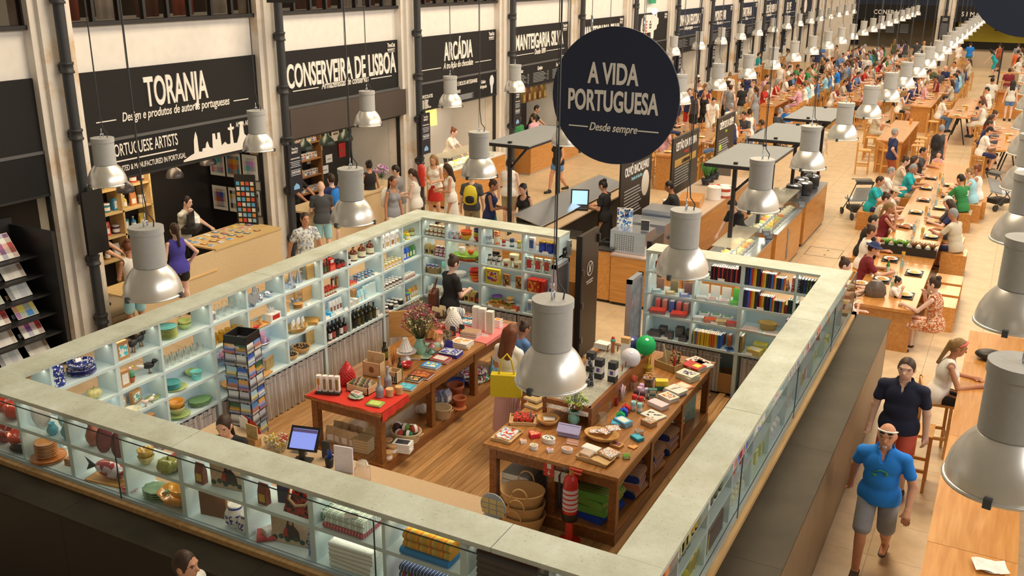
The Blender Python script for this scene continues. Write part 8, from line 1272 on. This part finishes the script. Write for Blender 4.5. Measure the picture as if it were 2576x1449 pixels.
def joints(pose,g):
    if (pose,g) in JC: return JC[pose,g]
    pz_,lean,ft,hd,nod=POSE[pose]; J={}; R=rot(lean); U=R[:,2]; U=np.array([0,math.sin(math.radians(lean)),math.cos(math.radians(lean))]); Fw=np.array([0,U[2],-U[1]]); Xa=np.array([1,0,0.]); J['R']=np.stack([Xa,Fw,U],1); pel=np.array([0,0,pz_]); J['pel']=pel; J['U']=U; J['F']=Fw
    sw=.185 if g=='m' else .16; J['chest']=pel+U*.33; J['neck']=pel+U*.53; hl=math.radians(lean*.5+nod); J['H']=np.stack([Xa,np.array([0,math.cos(hl),-math.sin(hl)]),np.array([0,math.sin(hl),math.cos(hl)])],1); J['head']=J['neck']+U*.06+J['H'][:,2]*.10+J['H'][:,1]*.012
    for i,s in ((0,1),(1,-1)):
        sh=pel+U*.455+Xa*s*sw; hp=pel+Xa*s*.09-U*.02; an=np.array(ft[i])+[0,-.02,.075]; kn,an=ik(hp,an,.43,.42,(s*.08,1,.25)); el,wr=ik(sh,hd[i],.285,.25,(s*.55,-.7,-.35)); J[i]=(sh,el,wr,hp,kn,an,np.array(ft[i]))
    J['top']=J['head']+J['H'][:,2]*.125; JC[pose,g]=J; return J
I3=np.eye(3)
def torso(J,g,o):
    R=J['R']; p,U,F=J['pel'],J['U'],J['F']; m=g=='m'; L=[('e',p+U*.0,(.165+o if m else .17+o,.12+o,.16),R),('e',p+U*.17+F*.012,((.15 if m else .125)+o,(.115 if m else .1)+o,.19),R),('e',p+U*.345,((.17 if m else .145)+o,.112+o,.19),R),('c',J[0][0]-U*.012,J[1][0]-U*.012,.044+o,.044+o)]+[('c',J['neck']-U*.035,J[i][0]-U*.012,.054+o,.038+o) for i in(0,1)]
    if not m: L+=[('e',p+U*.33+F*.085+np.array([s*.07,0,0]),(.062+o,.055+o,.062+o),R) for s in(1,-1)]
    return L
def pmesh(part,pose,g,var,hero):
    key=(part,pose,g,var,hero)
    if key in MESH: return MESH[key]
    h=.0086 if hero else .0148; J=joints(pose,g); H=J['H']; hc=J['head']; hv=lambda x,y,z:hc+H@np.array([x,y,z]); m=g=='m'; U=J['U']; p=J['pel']; cl=[]; sub=[]; k=.03
    if part=='body':
        A=torso(J,g,-.012)+[('c',J['neck']-U*.03,hc-H[:,2]*.05,.054 if m else .046,.052 if m else .045)]
        for i,s in ((0,1),(1,-1)):
            sh,el,wr,hp,kn,an,ft=J[i]; q=1. if m else .86; A+=[('c',sh-U*.012,el,.041*q,.04*q),('c',el,wr,.041*q,.028*q),('c',hp,kn,.083,.056),('c',kn,an,.055,.036),('c',an+[0,-.01,-.035],ft+[0,.14,.028],.036,.028),('e',kn+(an-kn)*.3+np.array([0,-.015,0]),(.05,.052,.1),I3)]
            d=(wr-el)/np.linalg.norm(wr-el); sd=np.cross(d,[0,0,1.]) if abs(d[2])<.9 else np.array([0,1.,0]); sd/=np.linalg.norm(sd); nn=np.cross(sd,d); A+=[('c',wr+d*.01,wr+d*.075,.03,.034)]
            for j in range(4):
                b=wr+d*.085+sd*(-.03+.02*j); l=(.06,.072,.068,.05)[j]; mid=b+d*l*.55-nn*.012; A+=[('c',b,mid,.0095,.009),('c',mid,mid+d*l*.35-nn*.025,.009,.0075)]
            A.append(('c',wr+d*.03-sd*s*.02,wr+d*.075-sd*s*.055-nn*.015,.013,.009))
        A+=[('e',hc,(.079,.098,.118),H),('e',hv(0,.03,-.065),(.055,.062,.06),H),('c',hv(0,.088,.005),hv(0,.112,-.03),.009,.014),('e',hv(.078,-.005,-.01),(.012,.02,.032),H),('e',hv(-.078,-.005,-.01),(.012,.02,.032),H),('c',hv(-.03,.088,.03),hv(.03,.088,.03),.012,.012),('c',hv(-.02,.087,-.058),hv(.02,.087,-.058),.008,.008)]
        sub=[('e',hv(s*.034,.1,.008),(.018,.014,.011),H) for s in(1,-1)]+[('c',hv(-.022,.102,-.064),hv(.022,.102,-.064),.004,.004)]; k=.014 if hero else .018
    elif part=='top':
        k=.02; A=torso(J,g,.014)+[('e',p-U*.03,(.2,.15,.22),J['R'])]; cl=[(p-U*.1,-U)]; sub=[('c',J['neck']-U*.015,J['neck']+U*.14,.072,.085)]
        if var in('tank','dress'): sub+=[('c',J['neck']-U*.03+J['F']*.05,J['neck']+U*.05+J['F']*.1,.085,.09)]+[('c',J[i][0]+np.array([s*.03,0,.0]),J[i][0]+np.array([s*.16,0,.0]),.075,.09) for i,s in((0,1),(1,-1))]
        else:
            for i in(0,1):
                sh,el,wr=J[i][:3]; e=.62 if var!='long' else 1.; A.append(('c',sh-U*.008,sh+(el-sh)*e,.054,.058 if m else .05))
                if var=='long': A.append(('c',el,el+(wr-el)*.85,.056,.045))
            if var=='polo': A.append(('c',J['neck']-U*.02,J['neck']+U*.012,.088,.083)); sub.append(('c',J['neck']-U*.1+J['F']*.105,J['neck']+U*.03+J['F']*.09,.018,.05))
    elif part=='bottom':
        A=[('e',p+U*.0,(.165 if m else .17,.124,.15),J['R'])]; cl=[(p+U*.055,U)]
        if var in('skirt','longskirt'):
            if pose[0]=='s' and pose!='st':
                for i in(0,1): A.append(('c',J[i][3],J[i][4],.11,.1))
            else: L=.42 if var=='skirt' else .72; A=[('c',p+[0,0,.02],p-[0,0,L],.15,.2),('e',p,(.175,.13,.15),I3)]; cl.append((p-[0,0,L-.06],np.array([0,0,-1.])))
        else:
            for i in(0,1):
                hp,kn,an=J[i][3:6]; e={'shorts':.9,'mini':.45,'trousers':1.}[var]; A.append(('c',hp,hp+(kn-hp)*e,.094,.085 if var=='shorts' else .08 if var=='trousers' else .098))
                if var=='trousers': A.append(('c',kn,an+(kn-an)*.08,.075,.058))
        k=.02
    elif part=='shoes':
        A=[]
        for i in(0,1):
            an,ft=J[i][5:7]; A+=[('c',ft+[0,-.055,.035],ft+[0,.155,.035],.042,.037)]+([('c',an+[0,0,-.03],an+[0,0,.0],.047,.045)] if var!='flat' else [])
        if POSE[pose][2][0][2]==0 and POSE[pose][2][1][2]==0: cl=[((0,0,.0),(0,0,-1.))]
        if var=='flat': cl.append(((0,0,max(q[2] for q in POSE[pose][2])+.03),(0,0,1.)))
    else: # hair and hats
        A=[('e',hc+H[:,2]*.009-H[:,1]*.006,(.083,.101,.118),H)]; sub=[('e',hv(0,.1,-.032),(.08,.082,.112),H)]; cl=[(hv(0,0,-.07),-H[:,2])]; k=.02
        if var=='long': A+=[('c',hv(s*.035,-.045,.0),J['neck']-U*.13-J['F']*.085+np.array([s*.05,0,0]),.07,.058) for s in(1,-1)]+[('e',hv(0,-.05,-.06),(.1,.07,.12),H),('c',hv(.07,-.02,-.02),hv(.075,-.03,-.2),.035,.028),('c',hv(-.07,-.02,-.02),hv(-.075,-.03,-.2),.035,.028)]; cl=[]
        elif var=='bun': A+=[('e',hv(0,-.075,.1),(.045,.045,.042),H)]
        elif var=='tail': A+=[('c',hv(0,-.1,.03),J['neck']-U*.12-J['F']*.14,.038,.02)]; cl=[]
        elif var in('cap','hat'):
            cl=[(hv(0,0,.025),-H[:,2])]; sub=[]; A=[('e',hc+H[:,2]*.015,(.092,.108,.122),H)]+([('e',hv(0,.1,.035),(.075,.09,.014),H)] if var=='cap' else [('e',hv(0,0,.04),(.16,.17,.018),H)]); k=.006
    me=nets(A,h,k,sub,cl); me.name=part; MESH[key]=me; return me
CN=dict(white='ebe2d4',cream='dccdb0',beige='c9b490',grey='8e8880',charcoal='4a4744',black='211f1e',navy='2a3150',blue='1f78c0',denim='5a7a9c',sky='9cc4d4',teal='1f9c94',green='2f7a3c',lime='b4cc3c',red='b8281e',maroon='7a2024',orange='d8622c',rust='a8502c',yellow='d8b82c',pink='d89a98',purple='4a3f8c',lilac='b0a0c0',khaki='a08a62',olive='5a5f38',brown='6a4630',salmon='c8553c')
SK=['d49a72','c98a62','dba883','b87a54','e0b090']; HR=dict(k='1c1512',b='3a2416',r='6a3418',l='8a6434',g='8c867c',y='c09448')
NP=0
def person(u,v,pose,fc,g,top,bot,hair,where,hero=0,sc=1.,base=0.,shoes='black',pos=None,act=None,cm=None,bm=None,group=None):
    """u,v = head-top pixel; top='tee white', bot='shorts navy', hair='short k'"""
    global NP; NP+=1; J=joints(pose,g); hat=hair.split()[0] in('cap','hat'); q=J['top']*np.array(sc); z=base+q[2]+(.02 if hat else 0)
    a=math.radians(fc)
    if pos is None: w=gz(u,v,z); x=w.x-(math.cos(a)*q[0]-math.sin(a)*q[1]); y=w.y-(math.sin(a)*q[0]+math.cos(a)*q[1])
    else: x,y=pos
    if x<-14.6: y*=-14.6/x; x=-14.6
    if y>70.3: x*=70.3/y; y=70.3-NP%3*.5
    if pose in('ss','sd'):
        for b in TBL:
            if not hero and b[0]-.36<x<b[1]+.36 and b[2]-.3<y<b[3]+.3: x=b[0]-.4 if math.sin(a)<0 else b[1]+.4
        c=sorted(STL,key=lambda s:(s[0]-x)**2+(s[1]-y)**2+9*s[3]); d=math.hypot(c[0][0]-x,c[0][1]-y)
        if d<.55 and not c[0][3]: x,y=c[0][:2]; c[0][3]=1
        else: stool(x,y,fc,'oak bar stool under the %s-topped person %s'%(top.split()[1],where)); STL[-1][3]=1
    tk,tc=top.split(); bk,bc=bot.split(); hk,hcx=hair.split()
    nm=dict(tee='t-shirt',tank='sleeveless top',polo='polo shirt',long='long-sleeved shirt',dress='dress')[tk]; bn=dict(shorts='shorts',mini='short shorts',trousers='trousers',skirt='skirt',longskirt='long skirt')[bk]
    t_='person in '+(tc+' dress' if tk=='dress' else '%s %s and %s %s'%(tc,nm,bc,bn))
    if hat: t_+=' and '+hk
    W_=(', '+(act+' ' if act else '')+where)
    if len((t_+W_).split())>16: t_='person in %s %s'%(tc,nm)
    if len((t_+W_).split())>16: W_=', '+where
    t=T('person',t_+W_,'person',(x,y,base),fc,group); t.scale=sc if isinstance(sc,tuple) else (sc,)*3
    O('body',pmesh('body',pose,g,'',hero),M(SK[NP%5],.55,var=.04,spec=.3),t); cmat=cm or M(CN[tc],.85,bump=.15,sc=18,var=.05); bmat=bm or (cmat if tk=='dress' else M(CN[bc],.85,bump=.15,sc=18,var=.05))
    O(dict(dress='bodice').get(tk,'shirt'),pmesh('top',pose,g,tk,hero),cmat,t); O(bk if bk!='mini' else 'shorts',pmesh('bottom',pose,g,bk,hero),bmat,t); O('shoes',pmesh('shoes',pose,g,'flat' if shoes=='flat' else '',hero),M(CN.get(shoes,'3a2a20'),.6),t)
    if hk!='bald':
        if hat: O('hair',pmesh('hair',pose,g,'short',hero),M(HR['b'],.7),t); O(hk,pmesh('hair',pose,g,hk,hero),M(CN.get(hcx,'333333'),.8),t)
        else: O('hair',pmesh('hair',pose,g,hk,hero),M(HR[hcx],.5,var=.2,sc=70,bump=.4),t)
    hc,H=J['head'],J['H']; e=MB()
    for s in (1,-1): c=hc+H@np.array([s*.034,.085,.008]); e.ball(c,.0085,n=8,k=5,sc=(1.4,.6,.7)).tube([hc+H@np.array([s*.016,.094,.026]),hc+H@np.array([s*.034,.096,.031]),hc+H@np.array([s*.055,.082,.024])],.0045,5)
    O('eyes',e.mesh() if ('eyes',pose,g) not in MESH else MESH['eyes',pose,g],M('2a1c14',.2),t) if hero else None
    return t,J
P=person
def backpack(t,c,wh):
    a=t.rotation_euler.z; p=t.location+Vector((.19*math.sin(a),-.19*math.cos(a),1.0)); b=T('backpack','%s backpack worn by %s'%(c,wh),'bag',p,math.degrees(a)); O('bag_body',cached('bp',lambda:MB().lathe([(.09,0),(.15,.04),(.16,.25),(.12,.4),(.03,.45)],14,sy=.55)),M(CN[c],.7),b); O('front_pocket',cached('bq',lambda:MB().lathe([(.06,.05),(.1,.08),(.1,.18),(.05,.22)],12,(0,-.07,0),sy=.4)),M(CN[c] if c!='yellow' else CN['black'],.7),b)
# --- walking men and shop visitors ---
t,J=P(2236,1066,'wk',178,'m','polo blue','shorts grey','bald k','walking in the right foreground with white sunglasses up',1,(1.12,1.08,1.),shoes='flat')
hc,H=J['head'],J['H']; hv=lambda x,y,z:hc+H@np.array([x,y,z]); f=MB(); [f.ball(hv(s*.035,.088,.062),.026,0,10,6,(1,.35,.7)) for s in(1,-1)]; O('sunglasses',f,M('2a2826',.1),t); f=MB().tube([hv(-.085,0,.05),hv(-.06,.08,.078),hv(0,.1,.08),hv(.06,.08,.078),hv(.085,0,.05)],.009); O('sunglasses_frame',f,WHT,t); O('goatee',MB().ball(hv(0,.082,-.098),.022,0,8,6,(1,.5,1.)),M('b8aca0',.8),t); O('hanging_glasses',MB().tube([(-.06,.15,1.22),(0,.165,1.24),(.06,.15,1.2)],.006).ball((-.05,.15,1.2),.02,0,8,5,(1,.3,1)).ball((.05,.155,1.17),.02,0,8,5,(1,.3,1)),M('3f8a4a',.3),t)
P(2285,900,'st',175,'m','polo navy','shorts salmon','short b','walking behind the blue polo in the right foreground',1,(1.2,1.15,1.04),cm=M('1b1f30',.85,bump=.15,sc=18))
t,J=P(2422,852,'ss',-80,'f','tank white','mini black','tail l','leaning on the right foreground table',1); O('headband',MB().tube([J['head']+J['H']@np.array([x,y,z]) for x,y,z in((-.09,0,.03),(-.06,.06,.085),(0,.075,.1),(.06,.06,.085),(.09,0,.03))],.016,6),M('d86a5a',.8),t)
FLO=speckle(['c8703a','d8b088','a84a2c','e0c8a0','c86a34'],26,.85); P(2350,695,'se',75,'f','dress rust','skirt rust','bun b','feeding a toddler at the communal table',1,cm=FLO,shoes='flat'); P(2263,697,'se',-95,'f','tee white','mini denim','bun k','small toddler seated at the communal table end',1,.62,.26)
GING=stripes(['c83a50','efe0dc','d86a78','efe0dc'],.03,0,.85,second=2); t,J=P(1292,813,'ph',-8,'f','tee white','longskirt pink','long r','reading between the shop tables with a yellow bag',1,bm=GING)
O('yellow_tote_bag',MB().box(-.02,.1,-.2,.2,-.3,0).tube([(.04,-.1,0),(.04,-.06,.2),(.0,.0,.26),(.04,.06,.2),(.04,.1,0)],.012),M('d8b41c',.5),None,t.location+Vector((.1,-.2,1.17)),-70,label='yellow leather tote bag hanging from the gingham-skirted visitor shoulder',cat='bag')
P(2585,868,'ss',80,'f','tank grey','shorts denim','long b','at the right edge of the foreground table'); P(1325,808,'ph',-30,'f','tee denim','shorts denim','bun b','half hidden behind the near pendant lamp in the shop',0,.82); t,J=P(1147,642,'ph',-28,'f','tee black','trousers black','bun b','browsing the far shelves with a brown bag',1); O('shoulder_bag',MB().box(-.05,.06,-.16,.16,-.36,0).tube([(0,-.12,0),(.06,-.05,.22),(.06,.05,.22),(.0,.12,0)],.01),M('6a3422',.5),None,t.location+Vector((-.27,-.06,1.12)),20,label='brown leather shoulder bag carried by the black-clad browser',cat='bag')
P(558,1048,'sb',200,'f','tee black','trousers black','tail b','bent over the cash desk among the postcards',1,1,.12); P(462,1386,'st',-75,'m','tee white','shorts navy','short b','passing below the near dark counter',1,1.0)
# --- along the left stalls ---
P(470,484,'ch',-75,'m','tee cream','trousers black','short k','leaning on the TORANJA counter, chin in hand',1); P(313,604,'ph',80,'f','tank white','shorts sky','bun r','at the TORANJA counter seen from behind',1); P(437,560,'hp',70,'f','tank purple','mini black','tail b','half hidden by the lamp before TORANJA'); P(250,512,'ln',-40,'m','tee black','trousers black','short k','at the left edge inside TORANJA')
P(766,534,'wk',-115,'m','tee grey','shorts khaki','short b','with sunglasses striding past the left shelving',1,cm=speckle(['e4dcd0','e4dcd0','8a8884','b8b4ac'],14,.85)); P(806,455,'ph',40,'m','tee charcoal','shorts sky','bald g','with a camera at CONSERVEIRA'); P(755,418,'ln',-80,'m','tee black','trousers black','bun y','serving behind the CONSERVEIRA counter'); t,J=P(832,436,'st',65,'m','tee navy','shorts khaki','short b','with a blue backpack at CONSERVEIRA'); backpack(t,'blue','the navy shirt at CONSERVEIRA'); P(865,416,'ph',60,'f','tank rust','shorts denim','long b','patterned clothes at CONSERVEIRA'); P(927,402,'st',60,'f','dress black','longskirt black','bun k','at CONSERVEIRA seen from behind'); P(990,415,'ph',110,'f','tee grey','mini white','short k','beside the flower vase'); t,J=P(988,442,'st',-100,'f','tank grey','mini white','tail b','with a white backpack before CONSERVEIRA'); backpack(t,'white','the grey top before CONSERVEIRA'); P(1032,424,'ph',100,'f','tank white','shorts beige','tail b','waiting between CONSERVEIRA and ARCADIA')
P(1088,390,'ph',190,'f','tank white','skirt red','long l','looking at a phone before ARCADIA'); P(1120,412,'ph',125,'f','dress white','longskirt white','long b','beside the red skirt before ARCADIA'); t,J=P(1187,428,'st',20,'m','tee charcoal','shorts khaki','short b','with a yellow backpack walking away'); backpack(t,'yellow','the charcoal shirt before ARCADIA'); P(1246,452,'ph',-70,'f','tank navy','skirt teal','bun b','holding a phone by the cod counter'); P(1281,398,'st',15,'m','tank white','shorts khaki','short b','walking away beside the cod counter'); P(1313,462,'ph',175,'f','tank black','shorts black','tail k','facing the cod counter with sunglasses up'); P(1402,333,'wk',160,'f','tank black','mini denim','long b','striding past the round sign'); P(1342,285,'st',80,'m','tee pink','shorts denim','short b','standing at the MANTEIGARIA counter'); P(1304,290,'st',85,'m','tee green','shorts sky','short b','left of the pink shirt at MANTEIGARIA'); P(1145,322,'ln',-80,'f','tee white','trousers black','bun r','serving behind the ARCADIA vitrine'); P(1352,226,'ln',-70,'m','tee black','trousers black','short k','serving inside the first MANTEIGARIA')
t,J=P(1513,452,'ph',85,'f','tee black','longskirt black','bun k','working at the till of the cod counter',1); P(1836,505,'bk',150,'f','tee black','trousers grey','tail k','bending behind the pastry vitrine'); P(1680,455,'ln',100,'m','tee black','trousers black','short k','behind the LEITAO panel')
# --- communal table ---
for u,v,po,fc,g,to,bo,ha,wh,sc in ((2133,650,'sb',-80,'f','tank maroon','skirt red','bun b','nearest the shop corner',1),(2205,606,'sb',-75,'m','tee maroon','shorts navy','hat navy','at the green bottle',1),(2197,566,'se',-70,'f','tee white','shorts beige','bun b','beyond the hat',1),(2203,540,'sb',-75,'m','tee black','shorts black','short k','third on the left side',1),(2243,508,'se',-80,'f','tank maroon','skirt maroon','tail l','opposite the grey t-shirt',1),(2236,486,'sb',-85,'f','tank beige','shorts khaki','bun b','fifth on the left side',1),(2256,470,'sb',-85,'m','tee cream','shorts khaki','cap beige','on the left side',.92),(2219,443,'sb',-95,'f','tee teal','trousers navy','short b','beside the stroller',1),(2247,420,'sb',-85,'m','tee white','shorts khaki','short g','left of the teal polo',1),(2303,412,'sb',-90,'m','polo teal','shorts beige','short g','on the left side',1),(2284,394,'sb',-85,'f','tank beige','shorts denim','bun b','behind the teal polo',1),(2306,391,'sb',-90,'f','tank brown','shorts denim','long b','next to the beige one',1),(2326,370,'se',-95,'m','tee charcoal','shorts grey','short k','at the far left end',1),(2363,380,'se',180,'f','tank pink','mini pink','tail b','small child at the far end',.8),
 (2396,523,'sb',65,'m','tee beige','shorts navy','short g','nearest on the right side',1.02),(2387,500,'sb',88,'f','tee navy','shorts charcoal','long b','behind the beige t-shirt',1),(2384,491,'sb',80,'m','tee charcoal','shorts charcoal','cap cream','third on the right side',1),(2416,437,'sb',52,'m','tee green','shorts navy','short k','marked 3 on the back',1.02),(2437,422,'sb',85,'f','tank sky','shorts denim','bun l','next to the green t-shirt',1),(2457,414,'se',85,'f','tank white','shorts white','bun r','taking a photo',1),(2150,738,'se',-70,'m','tee white','shorts white','short b','small child behind the corner glass',.6)): t=P(u,v,po,fc,g,to,bo,ha,wh,0,sc,.24 if sc<.7 else 0,act='seated at the communal table',shoes='flat')[0]; '3' in wh and letter(t,'3',.13,(0,-.105,.86),rz=0,sx=.7); bench(t.location.x,t.location.y,'timber box seat under the %s-topped diner %s'%(to.split()[1],wh)) if po[0]=='s' else 0
# --- mid hall ---
W='in the middle of the hall'
for u,v,po,fc,g,to,bo,ha,wh in ((2253,322,'hp',-60,'m','tee navy','shorts rust','short g','arms folded beside the empty stools'),(2371,313,'wk',-20,'m','tank charcoal','trousers charcoal','short g','walking away with a black backpack'),(2302,192,'st',10,'m','tank navy','shorts olive','short k','standing with the back to us in the aisle'),(2353,190,'ph',90,'m','tank maroon','shorts red','short k','standing in the aisle'),(2336,205,'ph',-80,'f','tank pink','shorts grey','bun l','holding a baby in the aisle'),(2243,268,'sd',-85,'m','tee beige','shorts beige','short k','drinking at the pink-lit table'),(2215,250,'ss',-90,'m','tee white','shorts beige','bald g','behind the pink-lit table'),(2389,240,'ss',-75,'m','tee white','trousers denim','short k','at the bar-side table'),(2370,232,'ss',-80,'f','tank white','mini black','long l','left of the jeans at the bar-side table'),(2397,215,'ss',-90,'f','tank salmon','shorts denim','bun b','at the bar-side table'),(2479,218,'ss',85,'m','tee white','shorts navy','short k','right side of the bar-side table'),(2470,250,'ss',80,'f','dress cream','skirt cream','bun b','right side of the bar-side table'),(2455,242,'ss',95,'f','tank beige','shorts grey','long r','child at the bar-side table'),(2498,194,'st',0,'m','tee cream','shorts khaki','short k','standing at the glass bar'),(2550,200,'st',10,'f','tank cream','mini denim','long k','with a crossbody strap at the glass bar'),(2505,321,'ss',-80,'m','tee white','shorts navy','cap black','at the trestle table'),(2520,308,'ss',-85,'m','tee navy','shorts grey','short b','second at the trestle table'),(2498,281,'ss',-85,'f','tank white','skirt grey','bun b','third at the trestle table'),(2525,290,'ss',-90,'f','tank maroon','shorts denim','long b','fourth at the trestle table'),
 (2448,82,'st',10,'m','tee blue','shorts green','short k','before the CASTRO counter'),(2421,90,'st',0,'f','tank white','mini navy','bun l','left of the blue t-shirt'),(2412,108,'st',60,'m','tee white','shorts khaki','short g','below the blue t-shirt'),(2490,124,'bk',90,'f','tank teal','shorts teal','long k','leaning over the glass bar'),(2563,125,'st',-20,'m','tee orange','shorts khaki','short k','in checks behind the glass bar'),(2568,85,'st',0,'m','tee grey','shorts olive','short b','striped top at the far right'),(2520,95,'st',20,'f','tank rust','longskirt brown','bun b','before the right end pier'),(2332,84,'st',60,'m','tee beige','shorts navy','bald k','before the black end door'),(2310,86,'st',10,'m','tee charcoal','shorts charcoal','short b','before the end pier'),(2275,80,'st',0,'f','tee lilac','mini navy','long b','walking before the end wall'),(2286,92,'st',20,'f','tank charcoal','shorts grey','tail k','right of the lilac shirt'),(2254,86,'st',0,'f','dress olive','longskirt olive','long l','before the end wall'),
 (2401,155,'ph',160,'m','tank cream','shorts olive','short k','right of the drinkers in the aisle'),(2378,165,'ph',150,'m','tee navy','shorts navy','bald k','among the drinkers in the aisle'),(2365,172,'st',20,'m','tee charcoal','shorts denim','bald b','among the drinkers in the aisle'),(2345,165,'ph',150,'m','tee olive','shorts navy','cap green','among the drinkers in the aisle'),(2183,137,'st',170,'m','tee white','trousers navy','short k','standing among the far stools'),(2156,155,'st',180,'m','tee white','shorts black','short b','behind the red dress'),(2154,170,'st',190,'f','dress red','longskirt red','bun b','walking between the stools'),(2142,135,'st',10,'m','tee brown','shorts khaki','short b','standing with the back to us'),(2213,153,'ss',90,'m','tee red','shorts navy','hat yellow','at the central far table'),(2237,152,'ss',90,'f','tee cream','shorts white','short g','at the central far table'),(2268,145,'ss',-80,'f','tee white','skirt white','long k','at the central far table'),
 (1755,187,'st',90,'m','tank orange','shorts red','cap white','before the COZINHA counter'),(1709,211,'st',80,'m','tee navy','shorts navy','short k','right of the round sign'),(1736,222,'hp',200,'m','tee navy','shorts red','short b','facing us beside the round sign'),(1750,226,'st',150,'f','tank charcoal','shorts black','tail k','behind the navy t-shirt'),(1774,225,'st',185,'f','tank black','shorts black','bun l','in sunglasses below a lamp'),(1797,246,'bk',-150,'m','polo white','shorts white','short k','bowed over the left table'),(1834,196,'st',25,'m','tee white','shorts maroon','cap white','with a black strap across the back'),(1868,208,'st',60,'m','tee black','shorts beige','short k','in the aisle by the striped top'),(1840,258,'st',50,'m','tee cream','shorts denim','short g','behind the CREME panel'),(1887,272,'st',20,'f','tank white','shorts denim','bun b','behind the CREME panel'),(1895,203,'st',140,'m','tee white','shorts grey','short l','left of the tall timber table'),(1902,217,'st',60,'f','dress grey','longskirt grey','tail b','in stripes by the timber table'),(1886,131,'st',30,'m','tee denim','shorts khaki','short b','before MONTE MAR'),(1910,132,'st',-60,'m','polo teal','trousers black','short k','serving before TARTAR'),(1958,119,'st',30,'f','tee beige','shorts denim','short k','in the queue before TARTAR'),(2070,108,'st',60,'m','polo denim','shorts khaki','short g','by the far left stalls'),(1905,181,'ss',-80,'f','tee navy','shorts black','short k','at the near end of the left dining row'),(1932,188,'ss',-90,'f','tee pink','skirt pink','short k','at the near end of the left dining row'),(1970,207,'ss',90,'m','long pink','trousers pink','short l','leaning on the timber table'),(1994,205,'ss',90,'f','tank white','skirt white','short b','next to the pink shirt'),(1990,164,'ss',-85,'m','tee white','shorts white','short k','across from the pink shirt'),(2010,162,'ss',-90,'m','tee green','shorts navy','short k','fifth at the left dining row'),(2062,172,'ss',90,'f','dress white','longskirt white','bun l','right side of the left dining row'),(2080,167,'ss',95,'m','tee blue','shorts khaki','short g','right side of the left dining row'),(1978,265,'ss',160,'m','tee blue','shorts navy','short g','behind the middle canopy'),(1966,272,'ss',-30,'f','tee charcoal','skirt black','bun g','behind the middle canopy'),(1915,300,'ss',60,'m','tee charcoal','shorts black','short b','left of the middle canopy'),(2066,305,'st',20,'m','tee beige','shorts beige','short b','right of the far canopy'),
 (1700,270,'ss',-60,'m','tee black','shorts navy','short k','just right of the round sign'),(1752,288,'ss',80,'m','tee navy','shorts grey','cap charcoal','below the red-patterned t-shirt'),(1733,300,'ss',100,'f','tank yellow','shorts denim','bun l','at the near left dining table'),(1712,312,'ss',-70,'f','tank pink','shorts denim','short r','at the near left dining table'),(1762,284,'ss',85,'f','tank orange','shorts denim','long l','at the near left dining table'),(1778,280,'ss',85,'m','tee white','shorts denim','short k','at the near left dining table'),(1794,277,'ss',160,'m','tee charcoal','shorts grey','short k','with a beard by the CREME panel'),(1820,270,'ss',80,'f','tee denim','shorts white','tail y','by the CREME panel')):
    t,J=P(u,v,po,fc,g,to,bo,ha,wh)
    if 'black backpack' in wh: backpack(t,'black','the charcoal top walking away')
# --- seated and standing crowd far down the hall ---
q=random.Random(21); TC_=['white','white','white','cream','cream','navy','navy','black','beige','beige','grey','pink','denim','maroon','sky','red','green']; BC=['navy','beige','denim','black','khaki','grey']
for x,y0,y1,st,fc,wh in ((-9.42,40,66,1.05,-90,'left of the far left row'),(-8.05,42,66,1.0,90,'right of the far left row'),(-6.92,41,64,1.2,-90,'left of the central far table'),(-5.53,41,64,1.2,90,'right of the central far table'),(-4.2,42,51,1.3,-90,'left of the far middle table'),(-2.66,46,58,1.7,90,'right of the far middle table')):
    i=0; y=y0
    while y<y1 and i<30:
        if q.random()<.88: g=q.choice('mf'); P(0,0,q.choice(('ss','sd','ss')),fc+q.uniform(-15,15),g,q.choice(('tee','tank','tee')if g=='f' else('tee','polo','tee'))+' '+q.choice(TC_),'shorts '+q.choice(BC),q.choice(('long','bun','tail')if g=='f' else('short','short','bald'))+' '+q.choice('kbbrlg'),'%s, %s from the front'%(wh,ORD[i]),pos=(x,y),act='seated',group='seated diners '+wh); i+=1
        y+=st*q.uniform(.85,1.2)
for i in range(34):
    x,y=((q.uniform(-12.6,-10.2),q.uniform(36,66)) if i<18 else (q.uniform(-4.9,-4.5),q.uniform(40,66)) if i<26 else (q.uniform(-1.2,.6),q.uniform(50,68))); g=q.choice('mf'); P(0,0,q.choice(('st','ph','wk','hp')),q.uniform(0,360),g,q.choice(('tee','tank'))+' '+q.choice(TC_),q.choice(('shorts','mini' if g=='f' else 'shorts','trousers'))+' '+q.choice(BC),q.choice(('long','bun')if g=='f' else('short',))+' '+q.choice('kbbrl'),'standing %s, %s placed'%(('in the queue along the far left stalls','in the far centre aisle','in the far right aisle')[0 if i<18 else 1 if i<26 else 2],ORD[i]),pos=(x,y),group='standing visitors far down the hall')
